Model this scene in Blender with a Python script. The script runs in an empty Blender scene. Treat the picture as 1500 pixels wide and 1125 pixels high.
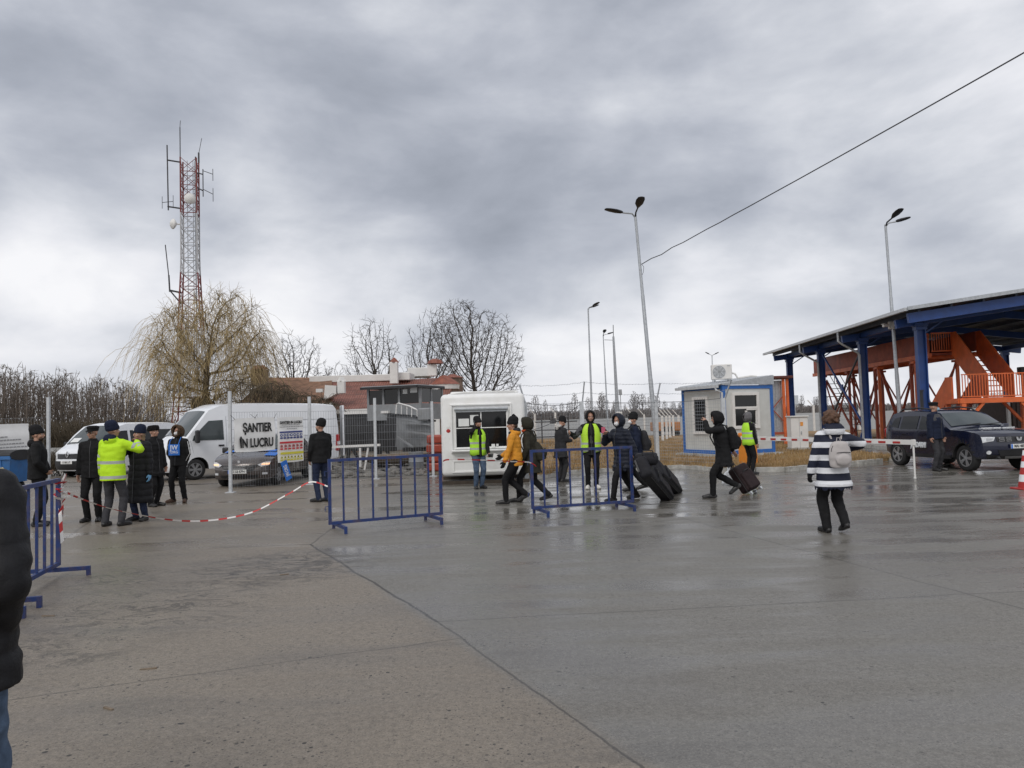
import bpy, bmesh, math, random
from math import sin, cos, pi, radians, sqrt, atan2, tan
from mathutils import Vector, Matrix, noise, Quaternion
from mathutils.geometry import delaunay_2d_cdt
V = Vector
scene = bpy.context.scene
COL = scene.collection
random.seed(7)

# ---------------------------------------------------------------- camera
FPX, PITCH, ROLL, CAMH = 1110.0, radians(2.605), radians(1.6), 1.7
_F = V((0, cos(PITCH), sin(PITCH))); _r0 = V((1, 0, 0)); _u0 = V((0, -sin(PITCH), cos(PITCH)))
CR = _r0 * cos(ROLL) - _u0 * sin(ROLL); CU = _u0 * cos(ROLL) + _r0 * sin(ROLL)
CAMP = V((0, 0, CAMH))
cam = bpy.data.cameras.new('camera'); cam.sensor_width = 36; cam.lens = FPX / 1500 * 36
cam.clip_end = 4000; cam.clip_start = 0.05
camo = bpy.data.objects.new('camera', cam); COL.objects.link(camo)
M4 = Matrix((CR, CU, -_F)).transposed().to_4x4(); M4.translation = CAMP
camo.matrix_world = M4
scene.camera = camo

def ray(px, py):
    return _F + CR * ((px - 750) / FPX) - CU * ((py - 562.5) / FPX)
def G(px, py, z=0.0):                 # where a sight line of the survey meets the height z
    d = ray(px, py); return CAMP + d * ((z - CAMH) / d.z)
def P(px, py, Y):                     # the point on a sight line at depth Y
    d = ray(px, py); return CAMP + d * (Y / d.y)

# ---------------------------------------------------------------- mesh builder
class MB:
    def __init__(s): s.v = []; s.f = []; s.m = []; s.mi = 0; s.M = None
    def add(s, vs, fs, mi=None):
        b = len(s.v)
        if s.M is not None: vs = [s.M @ V(p) for p in vs]
        s.v.extend([tuple(p) for p in vs])
        for f in fs: s.f.append([b + i for i in f]); s.m.append(s.mi if mi is None else mi)
        return s
    def box(s, c, d, R=None, mi=None):
        c = V(c); hx, hy, hz = d[0] / 2, d[1] / 2, d[2] / 2
        vs = [V((x, y, z)) for z in (-hz, hz) for y in (-hy, hy) for x in (-hx, hx)]
        if R is not None: vs = [R @ p for p in vs]
        return s.add([c + p for p in vs], [(0, 2, 3, 1), (4, 5, 7, 6), (0, 1, 5, 4), (2, 6, 7, 3), (0, 4, 6, 2), (1, 3, 7, 5)], mi)
    def bar(s, a, b, w, h=None, up=(0, 0, 1), mi=None):
        a = V(a); b = V(b); h = w if h is None else h; d = (b - a).normalized(); up = V(up)
        if abs(d.dot(up)) > .98: up = V((0, 1, 0))
        x = d.cross(up).normalized() * (w / 2); z = x.cross(d).normalized() * (h / 2)
        vs = [p + q for p in (a, b) for q in (-x - z, x - z, x + z, -x + z)]
        return s.add(vs, [(3, 2, 1, 0), (4, 5, 6, 7), (0, 1, 5, 4), (1, 2, 6, 5), (2, 3, 7, 6), (3, 0, 4, 7)], mi)
    def tube(s, a, b, r0, r1=None, n=8, cap=True, mi=None):
        return s.path([a, b], [r0, r0 if r1 is None else r1], n, cap, mi)
    def path(s, pts, r, n=8, cap=True, mi=None):
        pts = [V(p) for p in pts]; k = len(pts)
        if not hasattr(r, '__len__'): r = [r] * k
        d = (pts[1] - pts[0]).normalized(); x = d.orthogonal().normalized(); vs = []
        for i, p in enumerate(pts):
            t = ((pts[min(i + 1, k - 1)] - pts[max(i - 1, 0)])).normalized()
            x = (x - t * x.dot(t))
            x = x.normalized() if x.length > 1e-6 else t.orthogonal().normalized()
            y = t.cross(x)
            for j in range(n):
                a = 2 * pi * j / n; vs.append(p + (x * cos(a) + y * sin(a)) * r[i])
        fs = [(i * n + j, i * n + (j + 1) % n, (i + 1) * n + (j + 1) % n, (i + 1) * n + j) for i in range(k - 1) for j in range(n)]
        if cap and n > 2: fs += [tuple(range(n - 1, -1, -1)), tuple(range((k - 1) * n, k * n))]
        return s.add(vs, fs, mi)
    def lathe(s, prof, n=16, M=None, mi=None, cap=True):
        vs = [V((r * cos(2 * pi * j / n), r * sin(2 * pi * j / n), z)) for r, z in prof for j in range(n)]
        if M is not None: vs = [M @ p for p in vs]
        k = len(prof)
        fs = [(i * n + j, i * n + (j + 1) % n, (i + 1) * n + (j + 1) % n, (i + 1) * n + j) for i in range(k - 1) for j in range(n)]
        if cap: fs += [tuple(range(n - 1, -1, -1)), tuple(range((k - 1) * n, k * n))]
        return s.add(vs, fs, mi)
    def rings(s, rs, n=20, M=None, mi=None, cap=True):   # rs: (centre, xaxis*rx, yaxis*ry)
        vs = []
        for c, ax, ay in rs:
            for j in range(n):
                a = 2 * pi * j / n; vs.append(V(c) + V(ax) * cos(a) + V(ay) * sin(a))
        if M is not None: vs = [M @ p for p in vs]
        k = len(rs)
        fs = [(i * n + j, i * n + (j + 1) % n, (i + 1) * n + (j + 1) % n, (i + 1) * n + j) for i in range(k - 1) for j in range(n)]
        if cap: fs += [tuple(range(n - 1, -1, -1)), tuple(range((k - 1) * n, k * n))]
        return s.add(vs, fs, mi)
    def prism(s, poly, d0, d1, M=None, mi=None):
        n = len(poly); vs = [V((x, y, d0)) for x, y in poly] + [V((x, y, d1)) for x, y in poly]
        if M is not None: vs = [M @ p for p in vs]
        return s.add(vs, [tuple(range(n - 1, -1, -1)), tuple(range(n, 2 * n))] + [(i, (i + 1) % n, n + (i + 1) % n, n + i) for i in range(n)], mi)
    def ell(s, c, r, R=None, n=14, k=9, mi=None):
        c = V(c); r = (r, r, r) if not hasattr(r, '__len__') else r
        vs = [V((0, 0, -r[2]))]
        for i in range(1, k):
            t = pi * i / k - pi / 2
            for j in range(n): a = 2 * pi * j / n; vs.append(V((r[0] * cos(t) * cos(a), r[1] * cos(t) * sin(a), r[2] * sin(t))))
        vs.append(V((0, 0, r[2])))
        if R is not None: vs = [R @ p for p in vs]
        fs = [(0, 1 + (j + 1) % n, 1 + j) for j in range(n)]
        for i in range(k - 2): fs += [(1 + i * n + j, 1 + i * n + (j + 1) % n, 1 + (i + 1) * n + (j + 1) % n, 1 + (i + 1) * n + j) for j in range(n)]
        L = len(vs) - 1; o = 1 + (k - 2) * n
        fs += [(o + j, o + (j + 1) % n, L) for j in range(n)]
        return s.add([c + p for p in vs], fs, mi)
    def cap(s, a, b, ra, rb=None, n=12):
        rb = ra if rb is None else rb
        a = V(a); b = V(b)
        s.ell(a, ra, n=n, k=8); s.ell(b, rb, n=n, k=8)
        if (b - a).length > 1e-4: s.tube(a, b, ra, rb, n)
        return s
    def bbox(s, c, d, bev, seg=2, R=None, mi=None):
        bm = bmesh.new(); bmesh.ops.create_cube(bm, size=1)
        for v in bm.verts: v.co = V((v.co.x * d[0], v.co.y * d[1], v.co.z * d[2]))
        bmesh.ops.bevel(bm, geom=bm.edges[:], offset=bev, segments=seg, affect='EDGES', profile=.5)
        bm.verts.index_update()
        vs = [v.co.copy() for v in bm.verts]; fs = [[v.index for v in f.verts] for f in bm.faces]; bm.free()
        if R is not None: vs = [R @ p for p in vs]
        return s.add([V(c) + p for p in vs], fs, mi)
    def mesh(s, name, mats, smooth=False, angle=40):
        me = bpy.data.meshes.new(name); me.from_pydata(s.v, [], s.f); fin(me, mats, smooth, angle, s.m); return me
    def build(s, name, mats, parent=None, smooth=False, angle=40, loc=None):
        o = bpy.data.objects.new(name, s.mesh(name, mats, smooth, angle)); COL.objects.link(o)
        if parent is not None: o.parent = parent
        if loc is not None: o.location = loc
        return o

def fin(me, mats, smooth=False, angle=40, mi=None):
    if not isinstance(mats, (list, tuple)): mats = [mats]
    for m in mats: me.materials.append(m)
    if mi is not None and len(mats) > 1: me.polygons.foreach_set('material_index', [min(i, len(mats) - 1) for i in mi])
    if smooth:
        me.polygons.foreach_set('use_smooth', [True] * len(me.polygons))
        if angle is not None: me.set_sharp_from_angle(angle=radians(angle))
    me.update()

def remesh(mb, voxel, its=3, M=None):
    """fuse the overlapping shells of a builder into one continuous skin"""
    me = bpy.data.meshes.new('fuse'); me.from_pydata(mb.v, [], mb.f); me.update()
    o = bpy.data.objects.new('fuse', me); COL.objects.link(o)
    m = o.modifiers.new('r', 'REMESH'); m.mode = 'VOXEL'; m.voxel_size = voxel
    if its:
        q = o.modifiers.new('s', 'SMOOTH'); q.factor = .5; q.iterations = its
    dg = bpy.context.evaluated_depsgraph_get()
    r = bpy.data.meshes.new_from_object(o.evaluated_get(dg))
    bpy.data.objects.remove(o); bpy.data.meshes.remove(me)
    return r

def link_mesh(name, me, mats, parent=None, smooth=True, angle=None, loc=None):
    me.name = name; me.materials.clear(); fin(me, mats, smooth, angle)
    o = bpy.data.objects.new(name, me); COL.objects.link(o)
    if parent is not None: o.parent = parent
    if loc is not None: o.location = loc
    return o

def tag(o, label=None, cat=None, group=None, kind=None):
    if label: o['label'] = label
    if cat: o['category'] = cat
    if group: o['group'] = group
    if kind: o['kind'] = kind
    return o
def thing(name, label, cat, loc=(0, 0, 0), yaw=0.0, group=None):
    o = bpy.data.objects.new(name, None); COL.objects.link(o); o.empty_display_size = .2
    o.location = loc; o.rotation_euler = (0, 0, yaw); return tag(o, label, cat, group)
def copy_tree(o, parent=None):
    c = o.copy(); COL.objects.link(c)
    if parent is not None: c.parent = parent
    for ch in list(o.children): copy_tree(ch, c)
    return c
def rotz(a): return Matrix.Rotation(a, 4, 'Z')
def frame(o, x, y, z=None):
    x = V(x).normalized(); y = V(y); z = x.cross(y).normalized(); y = z.cross(x)
    m = Matrix((x, y, z)).transposed().to_4x4(); m.translation = V(o); return m

def lettering(s, size, m, M, parent, name='lettering', bold=0.0, sx=1.0, ext=0.002, align='CENTER', space=1.0):
    c = bpy.data.curves.new(name, 'FONT'); c.body = s; c.size = size; c.align_x = align; c.align_y = 'CENTER'
    c.offset = bold; c.extrude = ext; c.resolution_u = 3; c.space_line = space
    o = bpy.data.objects.new(name, c); COL.objects.link(o)
    dg = bpy.context.evaluated_depsgraph_get()
    me = bpy.data.meshes.new_from_object(o.evaluated_get(dg)); bpy.data.objects.remove(o); bpy.data.curves.remove(c)
    me.transform(M @ Matrix.Diagonal((sx, 1, 1, 1))); me.materials.clear()
    return link_mesh(name, me, m, parent, smooth=False)

# ---------------------------------------------------------------- materials
def mat(name, col, rough=.6, metal=0.0, var=.12, scale=6.0, bump=0.0, bscale=40.0, spec=.5, coat=0.0, dirt=None, dscale=2.0, damt=.5):
    m = bpy.data.materials.new(name); m.use_nodes = True; nt = m.node_tree; N = nt.nodes; L = nt.links
    b = N['Principled BSDF']; b.inputs['Roughness'].default_value = rough; b.inputs['Metallic'].default_value = metal
    b.inputs['Specular IOR Level'].default_value = spec; b.inputs['Coat Weight'].default_value = coat
    b.inputs['Base Color'].default_value = (*col, 1)
    tc = N.new('ShaderNodeTexCoord')
    if var > 0:
        n = N.new('ShaderNodeTexNoise'); n.inputs['Scale'].default_value = scale; n.inputs['Detail'].default_value = 5
        L.new(tc.outputs['Object'], n.inputs['Vector'])
        mr = N.new('ShaderNodeMapRange'); mr.inputs[1].default_value = .3; mr.inputs[2].default_value = .7
        mr.inputs[3].default_value = 1 - var; mr.inputs[4].default_value = 1 + var
        L.new(n.outputs['Fac'], mr.inputs[0])
        mx = N.new('ShaderNodeMix'); mx.data_type = 'RGBA'; mx.blend_type = 'MULTIPLY'; mx.inputs[0].default_value = 1
        mx.inputs[6].default_value = (*col, 1); L.new(mr.outputs[0], mx.inputs[7])
        out = mx.outputs[2]
        if dirt is not None:
            n2 = N.new('ShaderNodeTexNoise'); n2.inputs['Scale'].default_value = dscale; n2.inputs['Detail'].default_value = 8; n2.inputs['Roughness'].default_value = .65
            L.new(tc.outputs['Object'], n2.inputs['Vector'])
            m2 = N.new('ShaderNodeMapRange'); m2.inputs[1].default_value = .45; m2.inputs[2].default_value = .75; m2.inputs[4].default_value = damt
            L.new(n2.outputs['Fac'], m2.inputs[0])
            mx2 = N.new('ShaderNodeMix'); mx2.data_type = 'RGBA'; L.new(m2.outputs[0], mx2.inputs[0])
            L.new(out, mx2.inputs[6]); mx2.inputs[7].default_value = (*dirt, 1); out = mx2.outputs[2]
        L.new(out, b.inputs['Base Color'])
    if bump > 0:
        n = N.new('ShaderNodeTexNoise'); n.inputs['Scale'].default_value = bscale; n.inputs['Detail'].default_value = 4
        L.new(tc.outputs['Object'], n.inputs['Vector'])
        bp = N.new('ShaderNodeBump'); bp.inputs['Strength'].default_value = bump; bp.inputs['Distance'].default_value = .02
        L.new(n.outputs['Fac'], bp.inputs['Height']); L.new(bp.outputs[0], b.inputs['Normal'])
    return m

def glassy(name, col, rough=.06):
    m = mat(name, col, rough, var=.25, scale=1.5, spec=.4); return m

K = {}
K['white'] = mat('white_paint', (.74, .75, .77), .4, var=.04, dirt=(.45, .43, .40), dscale=1.2, damt=.35)
K['kiosk'] = mat('kiosk_plastic', (.80, .80, .79), .38, var=.03, dirt=(.58, .55, .48), dscale=1.6, damt=.4)
K['van'] = mat('van_paint', (.80, .82, .85), .25, var=.03, coat=.5, dirt=(.5, .48, .45), dscale=1.5, damt=.22)
K['steel'] = mat('galvanised_steel', (.42, .44, .46), .45, .55, var=.15, scale=12)
K['steelw'] = mat('pale_post_paint', (.52, .54, .56), .5, .2, var=.12, scale=10)
K['wire'] = mat('fence_wire', (.34, .36, .38), .5, .5, var=.1)
K['darkwire'] = mat('dark_wire', (.05, .05, .055), .6, var=.1)
K['blue'] = mat('barrier_blue', (.010, .034, .145), .5, var=.12, scale=9, dirt=(.11, .065, .045), dscale=11, damt=.65)
K['cblue'] = mat('canopy_blue', (.014, .052, .205), .45, var=.15, scale=3, dirt=(.03, .05, .10), dscale=2, damt=.4)
K['cabinblue'] = mat('cabin_blue', (.02, .125, .42), .4, var=.1, scale=5, dirt=(.12, .13, .14), dscale=3, damt=.25)
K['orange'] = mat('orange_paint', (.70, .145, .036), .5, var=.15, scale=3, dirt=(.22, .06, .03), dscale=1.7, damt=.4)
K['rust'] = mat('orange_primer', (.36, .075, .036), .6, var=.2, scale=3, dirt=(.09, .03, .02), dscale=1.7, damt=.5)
K['red'] = mat('red_paint', (.42, .025, .02), .45, var=.1, dirt=(.2, .03, .03), dscale=8, damt=.3)
K['dred'] = mat('dark_red_roof', (.11, .03, .022), .6, var=.2)
K['black'] = mat('black_plastic', (.016, .016, .018), .45, var=.2)
K['rubber'] = mat('rubber', (.018, .018, .019), .7, var=.2, bump=.2)
K['dark'] = mat('dark_void', (.01, .01, .011), .8, var=.1)
K['glass'] = glassy('dark_glass', (.008, .009, .010))
K['carglass'] = glassy('car_glass', (.055, .068, .072), .05)
K['lamp'] = mat('headlight_lens', (.62, .64, .66), .12, var=.2, scale=20, coat=.6)
K['amber'] = mat('amber_lens', (.75, .30, .05), .2, var=.1)
K['redlens'] = mat('red_lens', (.38, .012, .015), .15, var=.15, coat=.5)
K['chrome'] = mat('chrome', (.62, .63, .65), .18, .95, var=.05)
K['alloy'] = mat('wheel_silver', (.42, .43, .45), .32, .6, var=.1, dirt=(.12, .11, .10), dscale=12, damt=.5)
K['plate'] = mat('plate_white', (.74, .74, .72), .4, var=.05)
K['ink'] = mat('black_ink', (.012, .012, .013), .6, var=.0)
K['navypaint'] = mat('navy_car_paint', (.007, .010, .030), .2, var=.08, coat=.5, dirt=(.06, .055, .05), dscale=1.6, damt=.2)
K['brownpaint'] = mat('brown_car_paint', (.075, .062, .06), .24, .45, var=.08, coat=.8, dirt=(.16, .14, .12), dscale=1.6, damt=.35)
K['bluecar'] = mat('dark_blue_car_paint', (.012, .02, .05), .2, var=.1, coat=.8)
K['signblue'] = mat('sign_blue', (.025, .17, .62), .5, var=.05)
K['signwhite'] = mat('sign_white', (.80, .82, .84), .5, var=.03)
K['banner'] = mat('banner_vinyl', (.84, .84, .83), .5, var=.05, scale=3, bump=.05, bscale=5)
K['wood'] = mat('weathered_wood', (.20, .155, .11), .8, var=.3, scale=9, bump=.4)
K['skid'] = mat('skid_timber', (.05, .038, .028), .85, var=.3, bump=.3)
K['bark'] = mat('bark', (.055, .045, .036), .9, var=.3, scale=5, bump=.6, bscale=14)
K['twig'] = mat('twig', (.05, .042, .036), .9, var=.25)
K['wbark'] = mat('willow_bark', (.10, .078, .05), .9, var=.3, scale=4, bump=.7, bscale=10)
K['wtwig'] = mat('willow_strands', (.36, .272, .135), .8, var=.35, scale=1.2)
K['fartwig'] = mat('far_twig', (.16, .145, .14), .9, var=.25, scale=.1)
K['grove'] = mat('grove_twig', (.13, .105, .085), .9, var=.3, scale=.5)
K['scrub'] = mat('scrub_twig', (.10, .078, .05), .9, var=.4, scale=1.2)
K['concrete'] = mat('kerb_concrete', (.46, .45, .42), .7, var=.2, scale=8, bump=.3, dirt=(.12, .11, .09), dscale=3, damt=.7)
K['boatgrey'] = mat('boat_grey', (.25, .26, .27), .5, var=.12, scale=2, dirt=(.13, .12, .11), dscale=2.5, damt=.5)
K['boatdark'] = mat('boat_dark', (.045, .045, .048), .6, var=.15, scale=3)
K['cabin'] = mat('cabin_panel', (.55, .56, .54), .5, var=.05, scale=3, dirt=(.36, .35, .32), dscale=2, damt=.4)
K['brick'] = mat('stone_wall', (.19, .135, .105), .85, var=.45, scale=5, bump=.6, bscale=9)
K['plaster'] = mat('white_plaster', (.72, .71, .69), .7, var=.06, dirt=(.5, .48, .44), dscale=1.5, damt=.4)
K['paper'] = mat('paper', (.72, .73, .72), .7, var=.05)
K['skin'] = mat('skin', (.42, .235, .165), .5, var=.12, scale=25)
K['hair'] = mat('brown_hair', (.055, .032, .02), .6, var=.3, scale=40, bump=.5, bscale=120)
# ---------------------------------------------------------------- sky, light
SUN_EL, SUN_AZ = radians(44), radians(-158)       # azimuth from +Y toward +X
w = bpy.data.worlds.new('World'); scene.world = w; w.use_nodes = True
nt = w.node_tree; N = nt.nodes; L = nt.links; N.clear()
def nd(t, **kw):
    n = N.new(t)
    for k, v in kw.items(): setattr(n, k, v)
    return n
def mth(op, a, b=None, c=None, clamp=False):
    n = nd('ShaderNodeMath', operation=op); n.use_clamp = clamp
    for i, x in enumerate((a, b, c)):
        if x is None: continue
        if isinstance(x, (int, float)): n.inputs[i].default_value = x
        else: L.new(x, n.inputs[i])
    return n.outputs[0]
def vec(op, a, b=None):
    n = nd('ShaderNodeVectorMath', operation=op)
    for i, x in enumerate((a, b)):
        if x is None: continue
        if isinstance(x, (tuple, list, Vector)): n.inputs[i].default_value = tuple(x)
        else: L.new(x, n.inputs[i])
    return n.outputs['Value'] if op in ('DOT_PRODUCT', 'LENGTH', 'DISTANCE') else n.outputs['Vector']
def smooth(x, a, b, lo=0.0, hi=1.0):
    n = nd('ShaderNodeMapRange', interpolation_type='SMOOTHSTEP'); L.new(x, n.inputs[0])
    for i, k in enumerate((a, b, lo, hi)): n.inputs[i + 1].default_value = k
    return n.outputs[0]
def fbm(vecsock, scale, det=6, rough=.55, dist=0.0):
    n = nd('ShaderNodeTexNoise'); n.inputs['Scale'].default_value = scale; n.inputs['Detail'].default_value = det
    n.inputs['Roughness'].default_value = rough; n.inputs['Distortion'].default_value = dist
    L.new(vecsock, n.inputs['Vector']); return n
tc = nd('ShaderNodeTexCoord'); D = vec('NORMALIZE', tc.outputs['Generated'])
sep = nd('ShaderNodeSeparateXYZ'); L.new(D, sep.inputs[0]); dx, dy, dz = sep.outputs
den = mth('ADD', mth('MAXIMUM', dz, 0.0), .34)
cmb = nd('ShaderNodeCombineXYZ'); L.new(mth('DIVIDE', dx, den), cmb.inputs[0]); L.new(mth('DIVIDE', dy, den), cmb.inputs[1])
Q = cmb.outputs[0]
# stretch the cloud sheet sideways so that it reads as long stratocumulus rolls
mp = nd('ShaderNodeMapping'); L.new(Q, mp.inputs[0]); mp.inputs['Rotation'].default_value = (0, 0, radians(-24)); mp.inputs['Scale'].default_value = (.72, 1.0, 1)
Qs = mp.outputs[0]
wrp = fbm(Qs, .7, 3, .5); wv = vec('SUBTRACT', wrp.outputs['Color'], (.5, .5, .5))
sc = nd('ShaderNodeVectorMath', operation='SCALE'); L.new(wv, sc.inputs[0]); sc.inputs['Scale'].default_value = .55
Qw = vec('ADD', Qs, sc.outputs[0])
n1 = fbm(Qw, 1.3, 7, .5).outputs['Fac']; n2 = fbm(vec('ADD', vec('MULTIPLY', D, (4.2, 4.2, 9.0)), sc.outputs[0]), 1.0, 8, .53, .15).outputs['Fac']
dens = mth('ADD', mth('MULTIPLY', n1, .28), mth('MULTIPLY', n2, .86)); dens = mth('SUBTRACT', dens, .065)
def blob(px, py, width, amt):               # a broad bank of cloud in a compass direction
    d = ray(px, py).normalized(); c = vec('DOT_PRODUCT', D, d)
    return mth('MULTIPLY', smooth(c, cos(radians(width)), 1.0), amt)
tot = dens
for b in ((640, 300, 15, .14), (850, 230, 15, .10), (330, 150, 14, .07), (1250, 300, 13, .14), (1050, 150, 18, .05), (60, 170, 15, .06), (1000, 330, 9, .09),
          (150, 335, 8, -.09), (350, 350, 9, -.10), (20, 440, 12, -.02), (480, 440, 10, -.08), (230, 90, 18, .10), (700, 60, 18, .05), (900, 430, 10, -.13), (1150, 470, 11, -.10), (250, 470, 9, .03), (1450, 120, 14, -.06), (40, 60, 9, -.02), (1100, 380, 8, -.09)):
    tot = mth('ADD', tot, blob(*b))
low = smooth(dz, .0, .26, -.12, 0.0); tot = mth('ADD', tot, low); tot = mth('ADD', tot, smooth(dy, .0, -.5, 0.0, -.16))
cr = nd('ShaderNodeValToRGB'); L.new(tot, cr.inputs[0]); e = cr.color_ramp.elements
e[0].position = .24; e[0].color = (.82, .82, .84, 1); e[1].position = .90; e[1].color = (.268, .290, .338, 1)
for p, c in ((.38, (.69, .70, .74)), (.50, (.55, .57, .618)), (.62, (.43, .453, .51)), (.74, (.34, .364, .42))):
    q = e.new(p); q.color = (*c, 1)
sky = nd('ShaderNodeTexSky', sky_type='NISHITA'); sky.sun_disc = False; sky.sun_elevation = SUN_EL; sky.sun_rotation = SUN_AZ
sky.air_density = 1; sky.dust_density = 2
scl = nd('ShaderNodeVectorMath', operation='SCALE'); L.new(cr.outputs[0], scl.inputs[0]); scl.inputs['Scale'].default_value = 10.0
mixs = nd('ShaderNodeMix', data_type='RGBA'); mixs.inputs[0].default_value = .97
L.new(sky.outputs[0], mixs.inputs[6]); L.new(scl.outputs[0], mixs.inputs[7])
bg = nd('ShaderNodeBackground'); bg.inputs['Strength'].default_value = .1; L.new(mixs.outputs[2], bg.inputs[0])
wo = nd('ShaderNodeOutputWorld'); L.new(bg.outputs[0], wo.inputs[0])
sl = bpy.data.lights.new('sun', 'SUN'); sl.energy = .9; sl.angle = radians(25); sl.color = (1, .96, .9)
so = bpy.data.objects.new('sun', sl); COL.objects.link(so)
sd = V((sin(SUN_AZ) * cos(SUN_EL), cos(SUN_AZ) * cos(SUN_EL), sin(SUN_EL)))
so.rotation_euler = (-sd).to_track_quat('-Z', 'Y').to_euler(); so.location = sd * 50
vs = scene.view_settings; vs.view_transform = 'Standard'; vs.look = 'None'; vs.gamma = 1; vs.exposure = .22; vs.use_curve_mapping = False

# ---------------------------------------------------------------- ground materials
def newmat(name):
    global nt, N, L
    m = bpy.data.materials.new(name); m.use_nodes = True; nt = m.node_tree; N = nt.nodes; L = nt.links
    return m, N['Principled BSDF']
def mixc(f, a, b, mode='MIX'):
    n = nd('ShaderNodeMix', data_type='RGBA', blend_type=mode)
    for i, x in ((0, f), (6, a), (7, b)):
        if isinstance(x, (int, float)): n.inputs[i].default_value = x
        elif isinstance(x, (tuple, list)): n.inputs[i].default_value = (*x, 1)
        else: L.new(x, n.inputs[i])
    return n.outputs[2]
def segdist(p, a, b):
    a = V((a.x, a.y, 0)); b = V((b.x, b.y, 0)); d = (b - a); ln = d.length; d.normalize()
    q = vec('SUBTRACT', p, a); t = vec('DOT_PRODUCT', q, d)
    t = mth('MINIMUM', mth('MAXIMUM', t, 0.0), ln)
    s = nd('ShaderNodeVectorMath', operation='SCALE'); s.inputs[0].default_value = d; L.new(t, s.inputs['Scale'])
    return vec('LENGTH', vec('SUBTRACT', q, s.outputs[0]))

m, bs = newmat('wet_concrete'); K['yard'] = m
tc = nd('ShaderNodeTexCoord'); P0 = tc.outputs['Object']
wob = fbm(P0, 1.3, 4); wv = vec('SUBTRACT', wob.outputs['Color'], (.5, .5, .5))
s_ = nd('ShaderNodeVectorMath', operation='SCALE'); L.new(wv, s_.inputs[0]); s_.inputs['Scale'].default_value = .09
flat = vec('MULTIPLY', vec('ADD', P0, s_.outputs[0]), (1, 1, 0))
big = fbm(P0, .28, 5, .6).outputs['Fac']; med = fbm(P0, 1.6, 6, .62).outputs['Fac']; fine = fbm(P0, 22, 5, .65).outputs['Fac']
strk = nd('ShaderNodeMapping'); L.new(P0, strk.inputs[0]); strk.inputs['Scale'].default_value = (.22, 1.1, 1); strk.inputs['Rotation'].default_value = (0, 0, radians(6))
streak = fbm(strk.outputs[0], 1.6, 6, .6, .4).outputs['Fac']
# which slab: left of the long joint is paler and browner
A, B = G(455, 798), G(940, 1125); nrm = V((B.y - A.y, -(B.x - A.x), 0)).normalized()
if nrm.x < 0: nrm = -nrm
side = mth('SUBTRACT', vec('DOT_PRODUCT', flat, nrm), A.x * nrm.x + A.y * nrm.y)
right = smooth(side, -.06, .12)
C0, C1 = G(455, 798), G(500, 768); nr2 = V((C1.y - C0.y, -(C1.x - C0.x), 0)).normalized()
if nr2.x < 0: nr2 = -nr2
side2 = mth('SUBTRACT', vec('DOT_PRODUCT', flat, nr2), C0.x * nr2.x + C0.y * nr2.y)
right = mth('MINIMUM', right, smooth(side2, -.6, .9))
cl = mixc(med, (.207, .173, .134), (.275, .235, .186)); crr = mixc(med, (.165, .156, .138), (.222, .211, .187))
col = mixc(right, cl, crr)
col = mixc(mth('MULTIPLY', smooth(big, .42, .68), .45), col, (.10, .088, .074))
col = mixc(mth('MULTIPLY', smooth(streak, .48, .74), .42), col, (.062, .056, .049))
col = mixc(mth('MULTIPLY', smooth(fine, .3, .75), .45), col, (.085, .076, .065)); vf = fbm(P0, 85, 3, .7).outputs['Fac']; col = mixc(mth('MULTIPLY', smooth(vf, .5, .68), .42), col, (.055, .05, .043)); col = mixc(mth('MULTIPLY', smooth(vf, .48, .33), .30), col, (.36, .33, .29))
# grit
def grit(scale, thr, amt):
    global col
    v = nd('ShaderNodeTexVoronoi'); v.inputs['Scale'].default_value = scale; v.inputs['Randomness'].default_value = 1; L.new(P0, v.inputs['Vector'])
    sz = nd('ShaderNodeSeparateColor'); L.new(v.outputs['Color'], sz.inputs[0])
    rad = mth('MULTIPLY', smooth(sz.outputs[0], thr, 1.0), .30)
    dot = mth('MULTIPLY', mth('LESS_THAN', v.outputs['Distance'], rad), amt)
    col = mixc(dot, col, (.018, .016, .014))
gm = smooth(mth('ADD', med, mth('MULTIPLY', right, -.07)), .34, .62)
grit(19, .86, mth('MULTIPLY', gm, .9)); grit(28, .74, mth('MULTIPLY', gm, 1.0)); grit(55, .62, mth('ADD', mth('MULTIPLY', gm, .6), .3)); grit(105, .55, .75)
# scuffed patch
def patch(px, py, rad, c, amt, lo=.42):
    global col
    g = G(px, py); d = vec('DISTANCE', flat, (g.x, g.y, 0))
    n = fbm(vec('MULTIPLY', P0, (1.0, 1.5, 1)), 2.4, 8, .75, .6).outputs['Fac']; k2 = fbm(vec('MULTIPLY', P0, (1.0, 1.7, 1)), 1.5, 7, .6, 1.2).outputs['Fac']
    edge = smooth(d, rad, rad * .3); f = mth('MULTIPLY', mth('MULTIPLY', edge, smooth(n, lo + .06, lo + .18)), amt * .75); col = mixc(f, col, c)
    col = mixc(mth('MULTIPLY', mth('MULTIPLY', edge, smooth(mth('ABSOLUTE', mth('SUBTRACT', k2, .5)), .022, .004)), amt), col, (.02, .018, .015))
patch(415, 830, 1.5, (.035, .031, .026), .95, .40); patch(165, 850, .9, (.055, .05, .043), .6, .46); patch(230, 890, 1.5, (.07, .063, .055), .6, .47); patch(60, 960, .9, (.06, .055, .045), .5)
patch(620, 722, 1.0, (.05, .047, .042), .95, .40)
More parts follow.
